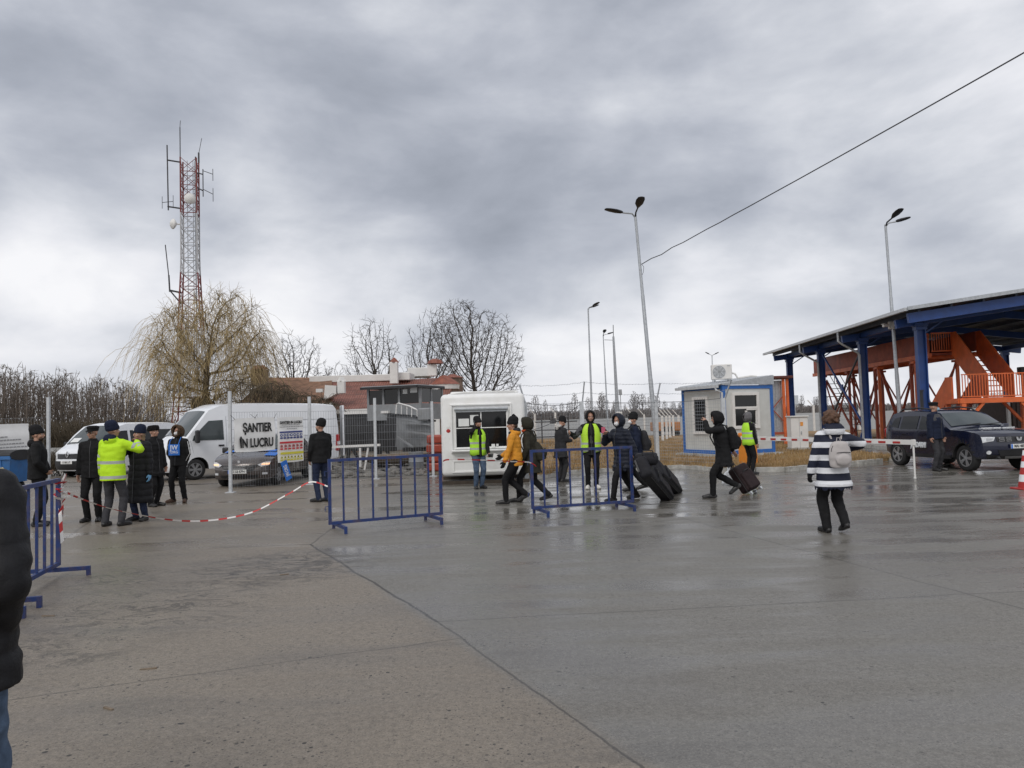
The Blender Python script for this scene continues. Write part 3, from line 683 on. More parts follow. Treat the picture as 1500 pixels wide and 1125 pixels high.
def house():
    o = thing('house', 'rambling white and stone house with red tiled roof behind the grounded boat', 'house', at(560, 46))
    ox, oy = o.location.x, o.location.y
    def lp(px, py, Y): p = P(px, py, Y); return V((p.x - ox, p.y - oy, p.z))
    def slab(name, quad, m, t=.18):
        mb = MB(); n = (quad[1] - quad[0]).cross(quad[3] - quad[0]).normalized() * t
        mb.add(list(quad) + [q - n for q in quad], [(0, 1, 2, 3), (7, 6, 5, 4), (0, 4, 5, 1), (1, 5, 6, 2), (2, 6, 7, 3), (3, 7, 4, 0)]); return mb.build(name, m, o)
    # red roof of the main wing (eave toward the yard)
    roof = slab('roof', [lp(452, 603, 43.5), lp(585, 601, 43.5), lp(652, 556, 48), lp(452, 556, 48)], K['tiles'])
    slab('roof', [lp(330, 607, 43.2), lp(486, 589, 43.6), lp(486, 553, 48.2), lp(392, 553, 48.2)], K['brownroof'])
    slab('roof', [lp(576, 601, 43.45), lp(650, 598, 43.4), lp(668, 552, 47.8), lp(600, 556, 47.9)], K['tiles'])
    mb = MB(); w0, w1 = lp(456, 640, 44.4), lp(652, 640, 44.4); mb.box(((w0.x + w1.x) / 2, -1.6 + .05, 1.2), (w1.x - w0.x, .3, 2.5)); 
    a, b = lp(335, 640, 44.6), lp(455, 640, 44.6); mb.box(((a.x + b.x) / 2, -1.4, 1.15), (b.x - a.x, .3, 2.4), mi=0); mb.build('wall', K['brick'], o)
    mb = MB(); mb.bar(lp(466, 604, 43.35), lp(546, 601, 43.35), .14, .22); mb.bar(lp(434, 594, 43.3), lp(487, 592, 43.3), .14, .16); mb.build('eave_board', K['plaster'], o)
    for px in (516, 499):
        q = lp(px, 611, 44.1); mb = MB(); mb.box(q, (.62, .1, .5), mi=0); f = mb.build('window', K['plaster'], o); mb = MB(); mb.box(q + V((0, -.06, 0)), (.48, .03, .38)); mb.build('pane', K['glass'], f)
    # white terrace parapet above the ridge
    def block(name, px0, px1, py0, py1, Y, dep, m, parent=o):
        a, b = lp(px0, py1, Y), lp(px1, py0, Y); mb = MB(); mb.bbox(((a.x + b.x) / 2, a.y + dep / 2, (a.z + b.z) / 2), (b.x - a.x, dep, b.z - a.z), .03, 1); return mb.build(name, m, parent)
    block('parapet', 453, 582, 547.5, 561, 47.6, .3, K['plaster']); block('parapet', 581, 600, 545, 557, 47.2, 2.4, K['plaster']); block('parapet', 597, 627, 538, 552, 50, 2, K['plaster'])
    c = block('chimney', 571, 582, 530, 562, 46.6, .45, K['plaster']); q = lp(576.5, 527.5, 46.6); mb = MB(); mb.rings([(q + V((0, .22, -.14)), V((.32, 0, 0)), V((0, .32, 0))), (q + V((0, .22, .17)), V((.05, 0, 0)), V((0, .05, 0)))], 4); mb.build('chimney_cap', K['ltiles'], c)
    c = block('chimney', 626, 639, 533, 551, 46.5, .5, K['plaster']); q = lp(637, 529, 46.5); mb = MB(); mb.rings([(q + V((0, .2, -.14)), V((.5, 0, 0)), V((0, .5, 0))), (q + V((0, .2, .06)), V((.4, 0, 0)), V((0, .4, 0))), (q + V((0, .2, .16)), V((.15, 0, 0)), V((0, .15, 0)))], 10); mb.build('chimney_cap', K['ltiles'], c)
    # white stepped chimney breast on the roof
    mb = MB(); a = lp(475, 584, 43.4); pts = [lp(474, 586, 43.5), lp(492, 577, 43.5), lp(492, 565, 43.5), lp(476, 564, 43.5)]
    M = Matrix.Identity(4); base = [(p.x, p.z) for p in pts]; Mx = Matrix(((1, 0, 0, 0), (0, 0, 1, pts[0].y), (0, 1, 0, 0), (0, 0, 0, 1)))
    mb.prism(base, 0, .9, Mx); b = lp(498, 567, 43.4); mb.bbox((b.x, b.y + .4, b.z), (.42, .42, .72), .03, 1); mb.rings([(b + V((0, .4, .35)), V((.27, 0, 0)), V((0, .27, 0))), (b + V((0, .4, .6)), V((.12, 0, 0)), V((0, .12, 0)))], 4)
    a = lp(467, 572, 43.3); mb.box(a + V((0, .2, 0)), (.36, .3, .2)); mb.build('chimney', K['plaster'], o)
    c = block('chimney', 367, 389, 541, 566, 46.4, .6, K['brick']); q = lp(378, 538, 46.4); mb = MB(); mb.rings([(q + V((0, .25, -.12)), V((.55, 0, 0)), V((0, .5, 0))), (q + V((0, .25, .14)), V((.3, 0, 0)), V((0, .12, 0)))], 4); mb.build('chimney_cap', K['ltiles'], c)
    # the round stone tower
    q = lp(650, 580, 46); r = .78; R0 = V((q.x, q.y + .8, 0)); mb = MB(); mb.lathe([(r, 0), (r, 3.9)], 20, Matrix.Translation(R0)); mb.lathe([(.62, 0), (.62, 4.35)], 18, Matrix.Translation(R0 + V((.45, .9, 0)))); t = mb.build('tower', K['brick'], o, smooth=True)
    mb = MB(); mb.lathe([(r + .12, 3.62), (r + .16, 3.92), (r + .02, 3.95)], 20, Matrix.Translation(R0)); mb.build('cornice', K['plaster'], t)
    mb = MB(); mb.lathe([(r + .2, 3.9), (.25, 4.45), (.02, 4.5)], 20, Matrix.Translation(R0)); mb.lathe([(.72, 4.35), (.1, 4.6)], 18, Matrix.Translation(R0 + V((.45, .9, 0)))); mb.build('tower_roof', K['ltiles'], t)
    mb = MB(); q = lp(640, 605, 43.4); mb.box((q.x, q.y, 1.2), (.3, .3, 2.4)); mb.box((q.x - .05, q.y - .02, 2.45), (.7, .34, .25)); mb.build('porch_pillar', K['plaster'], o)
    q = lp(632, 574, 42.6); d = V((.5, -1, .45)).normalized(); M = d.to_track_quat('Z', 'Y').to_matrix().to_4x4(); M.translation = q; mb = MB()
    mb.lathe([(.02, -.1), (.22, -.06), (.40, .05), (.42, .07), (.39, .06), (.2, -.03), (.02, -.06)], 18, M); mb.tube(q, q + V((0, .9, -.2)), .03, n=6); mb.tube(q, q + d * .45, .015, n=5); mb.build('satellite_dish', K['plaster'], o, smooth=True)
house()

# ---------------------------------------------------------------- boat on trestles
def boat():
    base = at(566, 31); o = thing('pilot_boat', 'grey steel boat with a glazed wheelhouse laid up on land by the kiosk', 'boat', base)
    def lp(px, py, Y): return P(px, py, Y) - base
    # hull: stations from stern (left) to bow (right, coming nearer)
    st = [(500, 34.0, 1.35, 606, 660), (535, 33.2, 1.4, 606, 661), (580, 31.6, 1.35, 607, 661), (606, 30.6, 1.05, 611, 657), (622, 30.0, .6, 616, 655), (636, 29.6, .06, 618, 650)]
    mb = MB(); vs = []; n = len(st)
    for px, Y, hwid, pt, pb in st:
        c = lp(px, pt, Y + 0); kz = lp(px, pb, Y).z; ax = V((.55, .83, 0))
        for side in (-1, 1):
            pass
        dk = c; a = V((.25, -.97, 0)); 
        vs += [dk, dk + V((0, 0, -.18)) + a * .05, V((dk.x, dk.y, (dk.z + kz) / 2)) - a * .12, V((dk.x, dk.y, kz)) - a * hwid * .45, V((dk.x, dk.y, kz - .05)) - a * hwid, V((dk.x, dk.y, (dk.z + kz) / 2)) - a * hwid * 1.9, dk - a * hwid * 2]
    k = 7; fs = []; mi = []
    for i in range(n - 1):
        for j in range(k): fs.append((i * k + j, (i + 1) * k + j, (i + 1) * k + (j + 1) % k, i * k + (j + 1) % k)); mi.append(0 if i < 2 else 1)
    fs += [tuple(range(k - 1, -1, -1)), tuple(range((n - 1) * k, n * k))]; mi += [0, 1]
    mb.v = [tuple(v) for v in vs]; mb.f = [list(f) for f in fs]; mb.m = mi; mb.build('hull', [K['boatdark'], K['boatgrey']], o)
    mb = MB()
    for (a, b) in (((500, 605.5, 33.9), (570, 603.5, 31.9)),): mb.bar(lp(*a), lp(*b), .12, .10)
    mb.build('rub_rail', K['plaster'], o)
    mb = MB()
    for a, b in (((592, 619, 31.0), (632, 622, 29.6)), ((598, 632, 30.8), (633, 636, 29.6)), ((584, 640, 31.3), (607, 655, 30.4))): mb.bar(lp(*a) + V((-.03, -.1, 0)), lp(*b) + V((-.03, -.1, 0)), .07, .06)
    mb.build('strake', K['boatgrey'], o)
    mb = MB(); mb.bar(lp(571, 606.5, 31.8), lp(606, 609.5, 30.5), .12, .07); mb.bar(lp(606, 609.5, 30.5), lp(622, 614.5, 29.9), .12, .07); mb.bar(lp(622, 614.5, 29.9), lp(637, 616.5, 29.5), .12, .07); mb.build('gunwale', K['black'], o)
    # wheelhouse
    a, b = lp(538, 608, 32.4), lp(617, 608, 31.4); d = (b - a); d.z = 0; dn = d.normalized(); bk = V((-dn.y, dn.x, 0)); z0, z1 = a.z - .25, lp(580, 569, 32).z
    W = d.length; M = frame((a.x, a.y, 0), dn, bk); mb = MB(); mb.M = M
    zs = lp(580, 592, 32).z
    mb.box((W / 2, 1.0, (z0 + zs) / 2), (W, 2.0, zs - z0))
    for x in (.05, .62 * W - .82, .62 * W - .05, W - .05): mb.box((x, .05, (zs + z1) / 2), (.10, .10, z1 - zs))
    for x in (.05, W - .05):
        for y in (.95, 1.95): mb.box((x, y, (zs + z1) / 2), (.1, .1, z1 - zs))
    wh = mb.build('wheelhouse', K['boatgrey'], o)
    mb = MB(); mb.M = M; mb.bbox((W / 2, .85, z1 + .06), (W + .1, 2.5, .10), .03, 1); mb.build('wheelhouse_roof', K['boatgrey'], wh)
    mb = MB(); mb.M = M; mb.box((W / 2, -.42, z1 + .03), (W + .12, .03, .10)); mb.box((W + .07, .8, z1 + .03), (.03, 2.4, .10)); mb.build('roof_edge', K['black'], wh)
    for x0, x1 in ((.10, .62 * W - .87), (.62 * W - .77, .62 * W - .1), (.62 * W, W - .1)):
        mb = MB(); mb.M = M; mb.box(((x0 + x1) / 2, .06, (zs + z1) / 2 - .02), (x1 - x0, .05, z1 - zs - .06)); mb.build('window', K['glass'], wh)
    for y0, y1 in ((.1, .9), (1.0, 1.9)):
        mb = MB(); mb.M = M; mb.box((W - .05, (y0 + y1) / 2, (zs + z1) / 2), (.05, y1 - y0 - .1, z1 - zs - .1)); mb.build('window', K['glass'], wh)
        mb = MB(); mb.M = M; mb.box((.05, (y0 + y1) / 2, (zs + z1) / 2), (.05, y1 - y0 - .1, z1 - zs - .1)); mb.build('window', K['glass'], wh)
    mb = MB(); mb.M = M; mb.box((.62 * W + .24, .025, zs + .52), (.22, .012, .2)); mb.box((.62 * W + .65, .025, zs + .56), (.32, .012, .22)); mb.build('notice', K['paper'], wh)
    # bow rail
    mb = MB(); top = [lp(580, 607, 31.4), lp(581, 592, 31.4), lp(584, 590.5, 31.2), lp(600, 595, 30.6), lp(618, 604, 30.1)]; mb.path(top, .03, 6)
    for px, p1, p2, Y in ((588, 592, 608, 31.1), (596, 594, 609, 30.8), (603, 596, 611, 30.5), (611, 600, 613, 30.3), (618, 604, 616, 30.1)): mb.tube(lp(px, p1, Y), lp(px, p2, Y), .02, n=5)
    mb.build('bow_rail', K['plaster'], o)
    mb = MB(); mb.bbox(lp(622, 607, 29.9), (.5, .5, .5), .06, 2); mb.build('anchor_winch', K['boatgrey'], o)
    for i, px in enumerate((512, 560, 612)):
        c = lp(px, 668, 32.6 - i * 1.0); mb = MB(); zt = lp(px, 658, 32.6 - i * 1.0).z; zt = max(zt, .3)
        for s in (-.5, .5): mb.bar((c.x + s * .9, c.y, 0), (c.x + s * .3, c.y, zt), .12)
        mb.bar((c.x - .6, c.y, zt), (c.x + .6, c.y, zt), .14, .16); mb.bar((c.x - .4, c.y + 1.4, 0), (c.x - .3, c.y + 1.4, zt), .14); mb.build('trestle', K['rubber'], o)
boat()
# rowing boat, white rail, scrap under the boat
b0 = at(590, 27.6); o = thing('rowing_boat', 'weathered wooden rowing boat lying on the rubble under the grey boat', 'boat', b0, radians(8)); mb = MB(); rs = []
for x, w_, z, h in ((-1.6, .25, .34, .2), (-1.0, .5, .22, .3), (0, .62, .2, .34), (1.0, .5, .25, .34), (1.75, .05, .48, .24)): rs.append((V((x, 0, z + h / 2)), V((0, w_, 0)), V((0, 0, h))))
k = 9; vs = []
for c, ax, ay in rs:
    for j in range(k): a = pi + pi * j / (k - 1); vs.append(c + ax * cos(a) + ay * sin(a) + V((0, 0, ay.z * .4)))
mb.add(vs, [(i * k + j, i * k + j + 1, (i + 1) * k + j + 1, (i + 1) * k + j) for i in range(4) for j in range(k - 1)]); mb.build('planking', K['wood'], o, smooth=True)
mb = MB(); mb.path([vs[i * k] for i in range(5)], .035, 5); mb.path([vs[i * k + k - 1] for i in range(5)], .035, 5); mb.build('gunwale', K['wood'], o)
for x in (-.6, .5): mb = MB(); mb.box((x, 0, .40), (.22, 1.0, .04)); mb.build('thwart', K['wood'], o)
o = thing('white_trestle', 'long white timber rail on splayed legs behind the white van', 'trestle', at(515, 26.4)); mb = MB(); zb = P(515, 655, 26.4).z
mb.bar((-.95, 0, zb + .02), (.95, 0, zb + .05), .08, .08); mb.build('rail', K['plaster'], o)
mb = MB(); mb.bar((.25, 0, 0), (.25, 0, zb - .03), .07, .06); mb.build('leg', K['plaster'], o)
mb = MB(); mb.bar((.38, .05, .05), (.52, .05, zb - .03), .06, .06); mb.build('leg', K['plaster'], o)
mb = MB(); mb.bar((-.8, .05, .0), (-.8, .05, zb - .03), .06, .06); mb.build('leg', K['plaster'], o)
rnd = random.Random(9); mb = MB()
for i in range(420):
    px = rnd.uniform(455, 632); Y = rnd.uniform(23.6, 30); s = rnd.uniform(.03, .16) * (1.4 if rnd.random() < .15 else 1); p = at(px, Y, s * .25)
    mb.ell(p, (s * rnd.uniform(.7, 1.3), s, s * rnd.uniform(.4, .7)), n=6, k=4)
for i in range(26):
    p = at(rnd.uniform(460, 630), rnd.uniform(24.5, 29), rnd.uniform(.05, .25)); a = rnd.uniform(0, pi); l = rnd.uniform(.4, 1.3); d = V((cos(a), sin(a), rnd.gauss(0, .12))) * l
    mb.bar(p - d / 2, p + d / 2, .12, .04)
K['rubble'] = mat('rubble', (.17, .16, .145), .85, var=.5, scale=2.5, bump=.5)
tag(mb.build('rubble', K['rubble']), kind='stuff')
o = thing('tile_pallet', 'stacked red tile packs on a pallet squeezed between site fence and kiosk', 'pallet', at(638, 24.3)); mb = MB()
for i in range(4): mb.bbox((.02 * (i % 2), 0, .24 + i * .29), (.62, .7, .27), .05, 2)
K['redwrap'] = mat('wrapped_tiles', (.34, .055, .03), .4, var=.25, scale=4, bump=.4, bscale=9); mb.build('tile_pack', K['redwrap'], o)
mb = MB(); [mb.box((0, y, .05), (.7, .1, .09)) for y in (-.3, 0, .3)]; mb.build('pallet_base', K['wood'], o)
o = thing('bollard', 'dented dark steel drum standing under the bow of the grey boat', 'drum', at(607, 26.4)); mb = MB(); mb.lathe([(.24, 0), (.25, .02), (.25, .28), (.265, .3), (.25, .32), (.25, .6), (.265, .63), (.2, .63)], 16); mb.build('shell', K['boatgrey'], o, smooth=True)
o.name = 'steel_drum'

# ---------------------------------------------------------------- white kiosk
def kiosk():
    A, B = G(648, 711), G(772, 707); d = B - A; d.z = 0; dn = d.normalized(); bk = V((-dn.y, dn.x, 0)); W = d.length; o = thing('kiosk', 'white moulded kiosk with a wide serving window beside the site fence', 'kiosk', A, atan2(dn.y, dn.x))
    H = 2.32; D = 2.1; mb = MB()
    mb.bbox((W / 2, D / 2, (H + .16) / 2 + .06), (W, D, H - .16), .125, 5); sh = mb.build('shell', K['kiosk'], o, smooth=True, angle=50)
    mb = MB(); mb.bbox((W / 2 + .05, D / 2, H + .08), (W - .42, D - .3, .1), .04, 2); mb.path([(.2, .12, H + .06), (.6, .12, H + .11), (1.4, .12, H + .12), (W - .25, .12, H + .11)], .012, 5); mb.build('roof_cap', K['kiosk'], o, smooth=True, angle=50)
    x0, x1, z0, z1 = .40, 1.72, .98, 1.93
    def fr(name, x0, x1, z0, z1, w_, y, t, m, parent=o):
        mb = MB()
        for c, s in ((((x0 + x1) / 2, y, z1 + w_ / 2), (x1 - x0 + 2 * w_, t, w_)), (((x0 + x1) / 2, y, z0 - w_ / 2), (x1 - x0 + 2 * w_, t, w_)), ((x0 - w_ / 2, y, (z0 + z1) / 2), (w_, t, z1 - z0)), ((x1 + w_ / 2, y, (z0 + z1) / 2), (w_, t, z1 - z0))): mb.bbox(c, s, min(w_, t) * .3, 2)
        return mb.build(name, m, parent)
    fr('window_surround', x0 - .1, x1 + .1, z0 - .1, z1 + .14, .05, -.02, .07, K['kiosk'])
    wf = fr('window', x0, x1, z0, z1, .055, -.02, .06, K['kiosk'])
    mb = MB(); mb.box(((x0 + x1) / 2, .0, (z0 + z1) / 2), (x1 - x0, .02, z1 - z0)); mb.build('pane', K['glass'], wf)
    mb = MB(); xm = x0 + .655; mb.box((xm, -.02, (z0 + z1) / 2), (.028, .03, z1 - z0)); mb.box(((x0 + x1) / 2, -.022, z0 + .5), (x1 - x0, .025, .022)); mb.build('glazing_bar', K['kiosk'], wf)
    mb = MB(); mb.bbox(((x0 + x1) / 2, -.07, z1 + .05), (x1 - x0 + .1, .13, .07), .02, 2); mb.box(((x0 + x1) / 2, -.075, z1 - .0), (x1 - x0 + .02, .02, .06)); mb.build('shutter_box', K['steel'], wf)
    mb = MB(); mb.bbox(((x0 + x1) / 2, -.10, z0 - .09), (x1 - x0 + .26, .2, .045), .015, 2); mb.build('counter_ledge', K['kiosk'], o)
    mb = MB(); mb.box((x0 + .2, -.0145, z0 + .65), (.28, .006, .2)); mb.box((x0 + .48, -.0145, z0 + .71), (.22, .006, .26)); mb.build('notice', K['paper'], wf)
    mb = MB(); mb.box((x1 - .36, -.06, z0 + .02), (.09, .05, .09)); mb.box((x1 - .25, -.05, z0 + .035), (.06, .04, .06)); mb.build('pay_terminal', K['plate'], o)
    fr('lower_panel', .33, W - .62, .36, .60, .05, -.008, .03, K['kiosk'])
    mb = MB(); mb.box((.19, -.006, 1.52), (.09, .008, .05)); mb.build('sticker', K['plate'], o); mb = MB(); mb.ell((.19, -.004, 1.42), (.055, .008, .05)); mb.build('sticker', K['red'], o)
    mb = MB(); mb.box((.5, -.012, .79), (.19, .02, .10)); [mb.box((.5, -.024, .755 + .022 * i), (.17, .006, .006)) for i in range(4)]; mb.build('vent', K['plate'], o)
    mb = MB(); mb.box((W / 2 + .02, .15, .045), (W + .1, .16, .09)); mb.box((W / 2, D - .2, .045), (W + .1, .16, .09)); mb.build('skid', K['skid'], o)
kiosk()

# ---------------------------------------------------------------- blue and grey guard cabin
def cabin():
    C = V((7.6, 27.4, .1)); ux = V((.92, .39, 0)).normalized(); o = thing('guard_cabin', 'grey panel guard cabin with blue frame and an outdoor unit on its roof', 'cabin', C, atan2(ux.y, ux.x))
    W, D, H = 2.32, 2.5, 2.52; F = .13; mb = MB()   # local: x along the facade with the window, y away
    mb.box((W / 2, D / 2, H / 2 + .05), (W - .06, D - .06, H - .1)); mb.build('wall', K['cabin'], o)
    mb = MB(); mb.box((W / 2, D / 2, .03), (W + .5, D + .3, .1)); mb.build('plinth', K['concrete'], o)
    mb = MB()
    for x in (F / 2, W - F / 2):
        for y in (F / 2, D - F / 2): mb.box((x, y, H / 2 + .08), (F, F, H))
    for z in (.15, H - .0):
        for y in (F / 2, D - F / 2): mb.box((W / 2, y, z), (W - 2 * F, F - .004, F))
        for x in (F / 2, W - F / 2): mb.box((x, D / 2, z), (F - .004, D - 2 * F, F))
    mb.build('frame', K['cabinblue'], o)
    # roof slopes up to the right; grey gable board in front
    mb = MB(); M = Matrix(((1, 0, 0, 0), (0, 0, 1, 0), (0, 1, 0, 0), (0, 0, 0, 1)))
    mb.prism([(-.03, H + .08), (W + .02, H + .08), (W + .02, H + .42), (-.03, H + .14)], -.05, -.01, M); mb.prism([(-.03, H + .08), (W + .02, H + .08), (W + .02, H + .42), (-.03, H + .14)], D, D + .04, M); mb.build('gable', K['steel'], o)
    mb = MB(); k = 40
    sl = (.42 - .14) / W
    for i in range(k):
        y0, y1 = -.0 + (D) * i / k, (D) * (i + 1) / k; zz = .028 if i % 4 < 2 else 0
        z0 = H + .13 + zz; mb.add([(-.24, y0, z0 - .39 * sl), (W + .02, y0, z0 + sl * W), (W + .02, y1, z0 + sl * W), (-.24, y1, z0 - .39 * sl), (-.24, y0, z0 - .39 * sl - .03), (W + .02, y0, z0 + sl * W - .03), (W + .02, y1, z0 + sl * W - .03), (-.24, y1, z0 - .39 * sl - .03)], [(0, 1, 2, 3), (7, 6, 5, 4), (0, 4, 5, 1), (2, 6, 7, 3), (3, 7, 4, 0), (1, 5, 6, 2)])
    mb.build('roof', K['steelw'], o)
    mb = MB(); mb.box((-.23, D / 2, H + .03), (.1, D + .04, .1)); mb.path([(-.23, .12, H + .02), (-.25, .02, H - .12), (-.05, -.03, H - .2), (-.05, -.03, .2)], .04, 8); mb.build('gutter', K['steelw'], o)
    def window(cx, cz, w_, h, face, bars, mull):
        R = (lambda x, y, z: V((x, y, z))) if face == 'x' else (lambda x, y, z: V((y, x, z)))
        def bx(mb, c, s): s_ = s if face == 'x' else (s[1], s[0], s[2]); mb.box(R(*c), s_)
        mb = MB(); t = .055
        for c, s in (((cx, .0, cz + h / 2), (w_ + 2 * t, .07, 2 * t)), ((cx, .0, cz - h / 2), (w_ + 2 * t, .07, 2 * t)), ((cx - w_ / 2, .0, cz), (2 * t, .066, h - 2 * t)), ((cx + w_ / 2, .0, cz), (2 * t, .066, h - 2 * t))): bx(mb, c, s)
        if mull:
            bx(mb, (cx, 0, cz + .10), (w_ - 2 * t, .06, .08)); bx(mb, (cx + .0, 0, cz - h / 4 + .04), (.08, .06, h / 2 - .1)); bx(mb, (cx + w_ / 4, -.01, cz - h / 4 + .06), (.0001, .0001, .0001))
            bx(mb, (cx + .25, -.012, cz + .03), (.46, .055, .05)); bx(mb, (cx + .25, -.012, cz - h / 2 + .08), (.46, .055, .05)); bx(mb, (cx + .46, -.012, cz - h / 4 + .05), (.045, .055, h / 2 - .12))
        f = mb.build('window', K['plaster'], o)
        mb = MB(); bx(mb, (cx, .022, cz), (w_ - 2 * t, .02, h - 2 * t)); mb.build('pane', K['glass'], f)
        if bars:
            mb = MB()
            for i in range(1, 8): bx(mb, (cx - w_ / 2 + w_ * i / 8, -.03, cz), (.012, .012, h))
            for i in range(1, 4): bx(mb, (cx, -.032, cz - h / 2 + h * i / 4), (w_, .010, .012))
            mb.build('window_bars', K['darkwire'], f)
    window(1.02, 1.66, 1.12, 1.22, 'x', False, True); window(1.33, 1.52, .82, 1.3, 'y', True, False)
cabin()
def ac():
    C = V((7.6, 27.4, .1)); ux = V((.92, .39, 0)).normalized(); uy = V((-.39, .92, 0)).normalized(); p = C + ux * .62 + uy * .8 + V((0, 0, 2.78))
    o = thing('air_conditioner', 'white outdoor air conditioning unit with round fan on the cabin roof', 'air conditioner', p, atan2(ux.y, ux.x) - radians(32)); mb = MB()
    mb.bbox((0, 0, .34), (.74, .34, .56), .03, 2); mb.build('casing', K['plaster'], o)
    mb = MB(); Mf = Matrix(((1, 0, 0, -.1), (0, 0, -1, -.172), (0, 1, 0, .34), (0, 0, 0, 1))); mb.lathe([(.235, 0), (.24, .012), (.2, .018), (.06, .02), (.0, .02)], 24, Mf)
    mb.build('fan_guard', K['steelw'], o, smooth=True)
    mb = MB(); [mb.lathe([(r, .018), (r + .008, .028), (r + .016, .018)], 24, Mf, cap=False) for r in (.05, .1, .15, .2)]; [mb.box((-.1, -.195, .34), (.44, .006, .012), Matrix.Rotation(a, 3, 'Y')) for a in (0, .79, 1.57, 2.36)]; mb.build('fan_grille', K['boatgrey'], o)
    for x in (-.25, .25): mb = MB(); mb.box((x, 0, .03), (.05, .42, .07)); mb.build('foot', K['steel'], o)
    mb = MB(); mb.path([(.37, .05, .3), (.5, .05, .26), (.6, .1, .1), (.8, .15, .12), (1.1, .2, .16), (1.3, .2, .14)], .035, 8); mb.build('pipe', K['plaster'], o)
    mb = MB(); mb.box((.25, -.172, .56), (.1, .006, .035)); mb.build('badge', K['steel'], o)
ac()
# ---------------------------------------------------------------- blue border canopy
CD = V((.07, 1, 0)).normalized(); CN = V((CD.y, -CD.x, 0)); CYAW = atan2(CN.y, CN.x)
def canopy():
    o = thing('canopy', 'long blue steel border canopy with a shallow pitched roof over the gangway', 'canopy', (13.7, 0, 0), CYAW)
    S = (29.1, 34.8, 40.5, 46.2); WU = 12.6; SL = .125; ZE = 5.3
    def zr(u): return ZE + SL * (min(u, WU - u) + 1.1)
    for u in (0, WU):
        for s in S:
            mb = MB(); mb.box((u, s, 2.5), (.30, .04, 5.0)); mb.box((u - .15, s, 2.5), (.04, .27, 5.0)); mb.box((u + .15, s, 2.5), (.04, .27, 5.0))
            mb.box((u, s, .19), (.6, .6, .06)); mb.prism([(-.3, .2), (-.2, .6), (.2, .6), (.3, .2)], -.02, .02, Matrix(((1, 0, 0, u), (0, 0, 1, s + .1), (0, 1, 0, 0), (0, 0, 0, 1))))
            mb.box((u, s, 4.86), (.50, .34, .12)); mb.box((u, s, 4.72), (.42, .29, .12)); mb.build('column', K['cblue'], o)
    for s in S:
        mb = MB()
        for a, b in ((-.9, WU / 2), (WU + .9, WU / 2)): mb.bar((a, s, zr(a) - .42), (b, s, zr(WU / 2) - .42), .16, .32)
        mb.build('rafter', K['cblue'], o)
    for u in (0, WU):
        mb = MB(); mb.box((u, 37.6, 5.07), (.18, 19.2, .24)); mb.build('eave_beam', K['cblue'], o)
    mb = MB(); mb.bar((-1.0, 27.8, zr(-1) - .34), (WU / 2, 27.8, zr(WU / 2) - .34), .14, .36); mb.bar((WU + 1, 27.8, zr(-1) - .34), (WU / 2, 27.8, zr(WU / 2) - .34), .14, .36); mb.build('front_beam', K['cblue'], o)
    mb = MB()
    for u in [-.6 + 1.15 * i for i in range(13)]: mb.box((u, 37.6, zr(u) - .13), (.08, 19.7, .16))
    K['purlin'] = mat('dull_purlin', (.07, .085, .12), .6, .3, var=.2); mb.build('purlins', K['purlin'], o)
    K['sheet'] = mat('roof_sheet', (.10, .105, .115), .55, .3, var=.2, scale=1.5); mb = MB(); ns = 90
    for (u0, u1) in ((-1.1, WU / 2), (WU / 2, WU + 1.1)):
        vs = []
        for i in range(ns + 1):
            s = 27.5 + 20 * i / ns; z = .035 * (i % 2)
            for u in (u0, u1): vs += [V((u, s, zr(u) + z)), V((u, s, zr(u) + z - .04))]
        for i in range(ns): b = i * 4; mb.add([vs[b + j] for j in (0, 2, 6, 4)], [(0, 1, 2, 3)]); mb.add([vs[b + j] for j in (1, 5, 7, 3)], [(0, 1, 2, 3)]); mb.add([vs[b + j] for j in (0, 4, 5, 1)], [(0, 1, 2, 3)]); mb.add([vs[b + j] for j in (2, 3, 7, 6)], [(0, 1, 2, 3)])
    mb.build('roof', K['sheet'], o)
    mb = MB(); mb.bar((-1.15, 27.42, zr(-1.1) + .0), (WU / 2, 27.42, zr(WU / 2) + .0), .05, .13); mb.bar((WU + 1.15, 27.42, zr(-1.1) + .0), (WU / 2, 27.42, zr(WU / 2) + .0), .05, .13); mb.build('verge_trim', K['steel'], o)
    mb = MB(); mb.box((-1.17, 37.5, ZE - .02), (.13, 20, .12)); mb.build('gutter', K['steelw'], o)
    for s in (34.8, 40.5):
        mb = MB(); mb.path([(-1.15, s - .25, ZE - .06), (-1.15, s - .25, ZE - .5), (-1.0, s - .25, ZE - .62), (-.30, s - .25, ZE - 1.05), (-.24, s - .25, ZE - 1.15), (-.24, s - .25, .2)], .055, 8); mb.build('downpipe', K['steel'], o, smooth=True)
    for s in (29.1, 34.8, 40.5, 46.2):
        mb = MB(); mb.bar((.2, s, 4.55), (.9, s, 5.0), .05); mb.bar((0, s + .15, 4.6), (0, s + .7, 4.95), .05); mb.build('knee_brace', K['cblue'], o)
    mb = MB(); mb.bar((0, 40.3, 4.7), (0, 35.0, .9), .07); mb.box((0, 37.62, 2.78), (.06, .3, .3)); mb.build('cross_brace', K['cblue'], o)
    mb = MB(); mb.bar((.06, 35.0, 4.5), (.06, 40.3, .7), .07); mb.build('cross_brace', K['darkwire'], o)
    mb = MB(); mb.box((-.17, 28.87, 1.9), (.1, .06, .9)); mb.box((-.17, 28.84, 2.32), (.13, .06, .06)); mb.build('junction_box', K['black'], o)
canopy()
tag(MB().box(V((13.7, 0, 0)) + CD * 38 + V((0, 0, .06)), (1.4, 20, .16), Matrix.Rotation(CYAW, 3, 'Z')).build('column_island', K['concrete']), kind='structure')

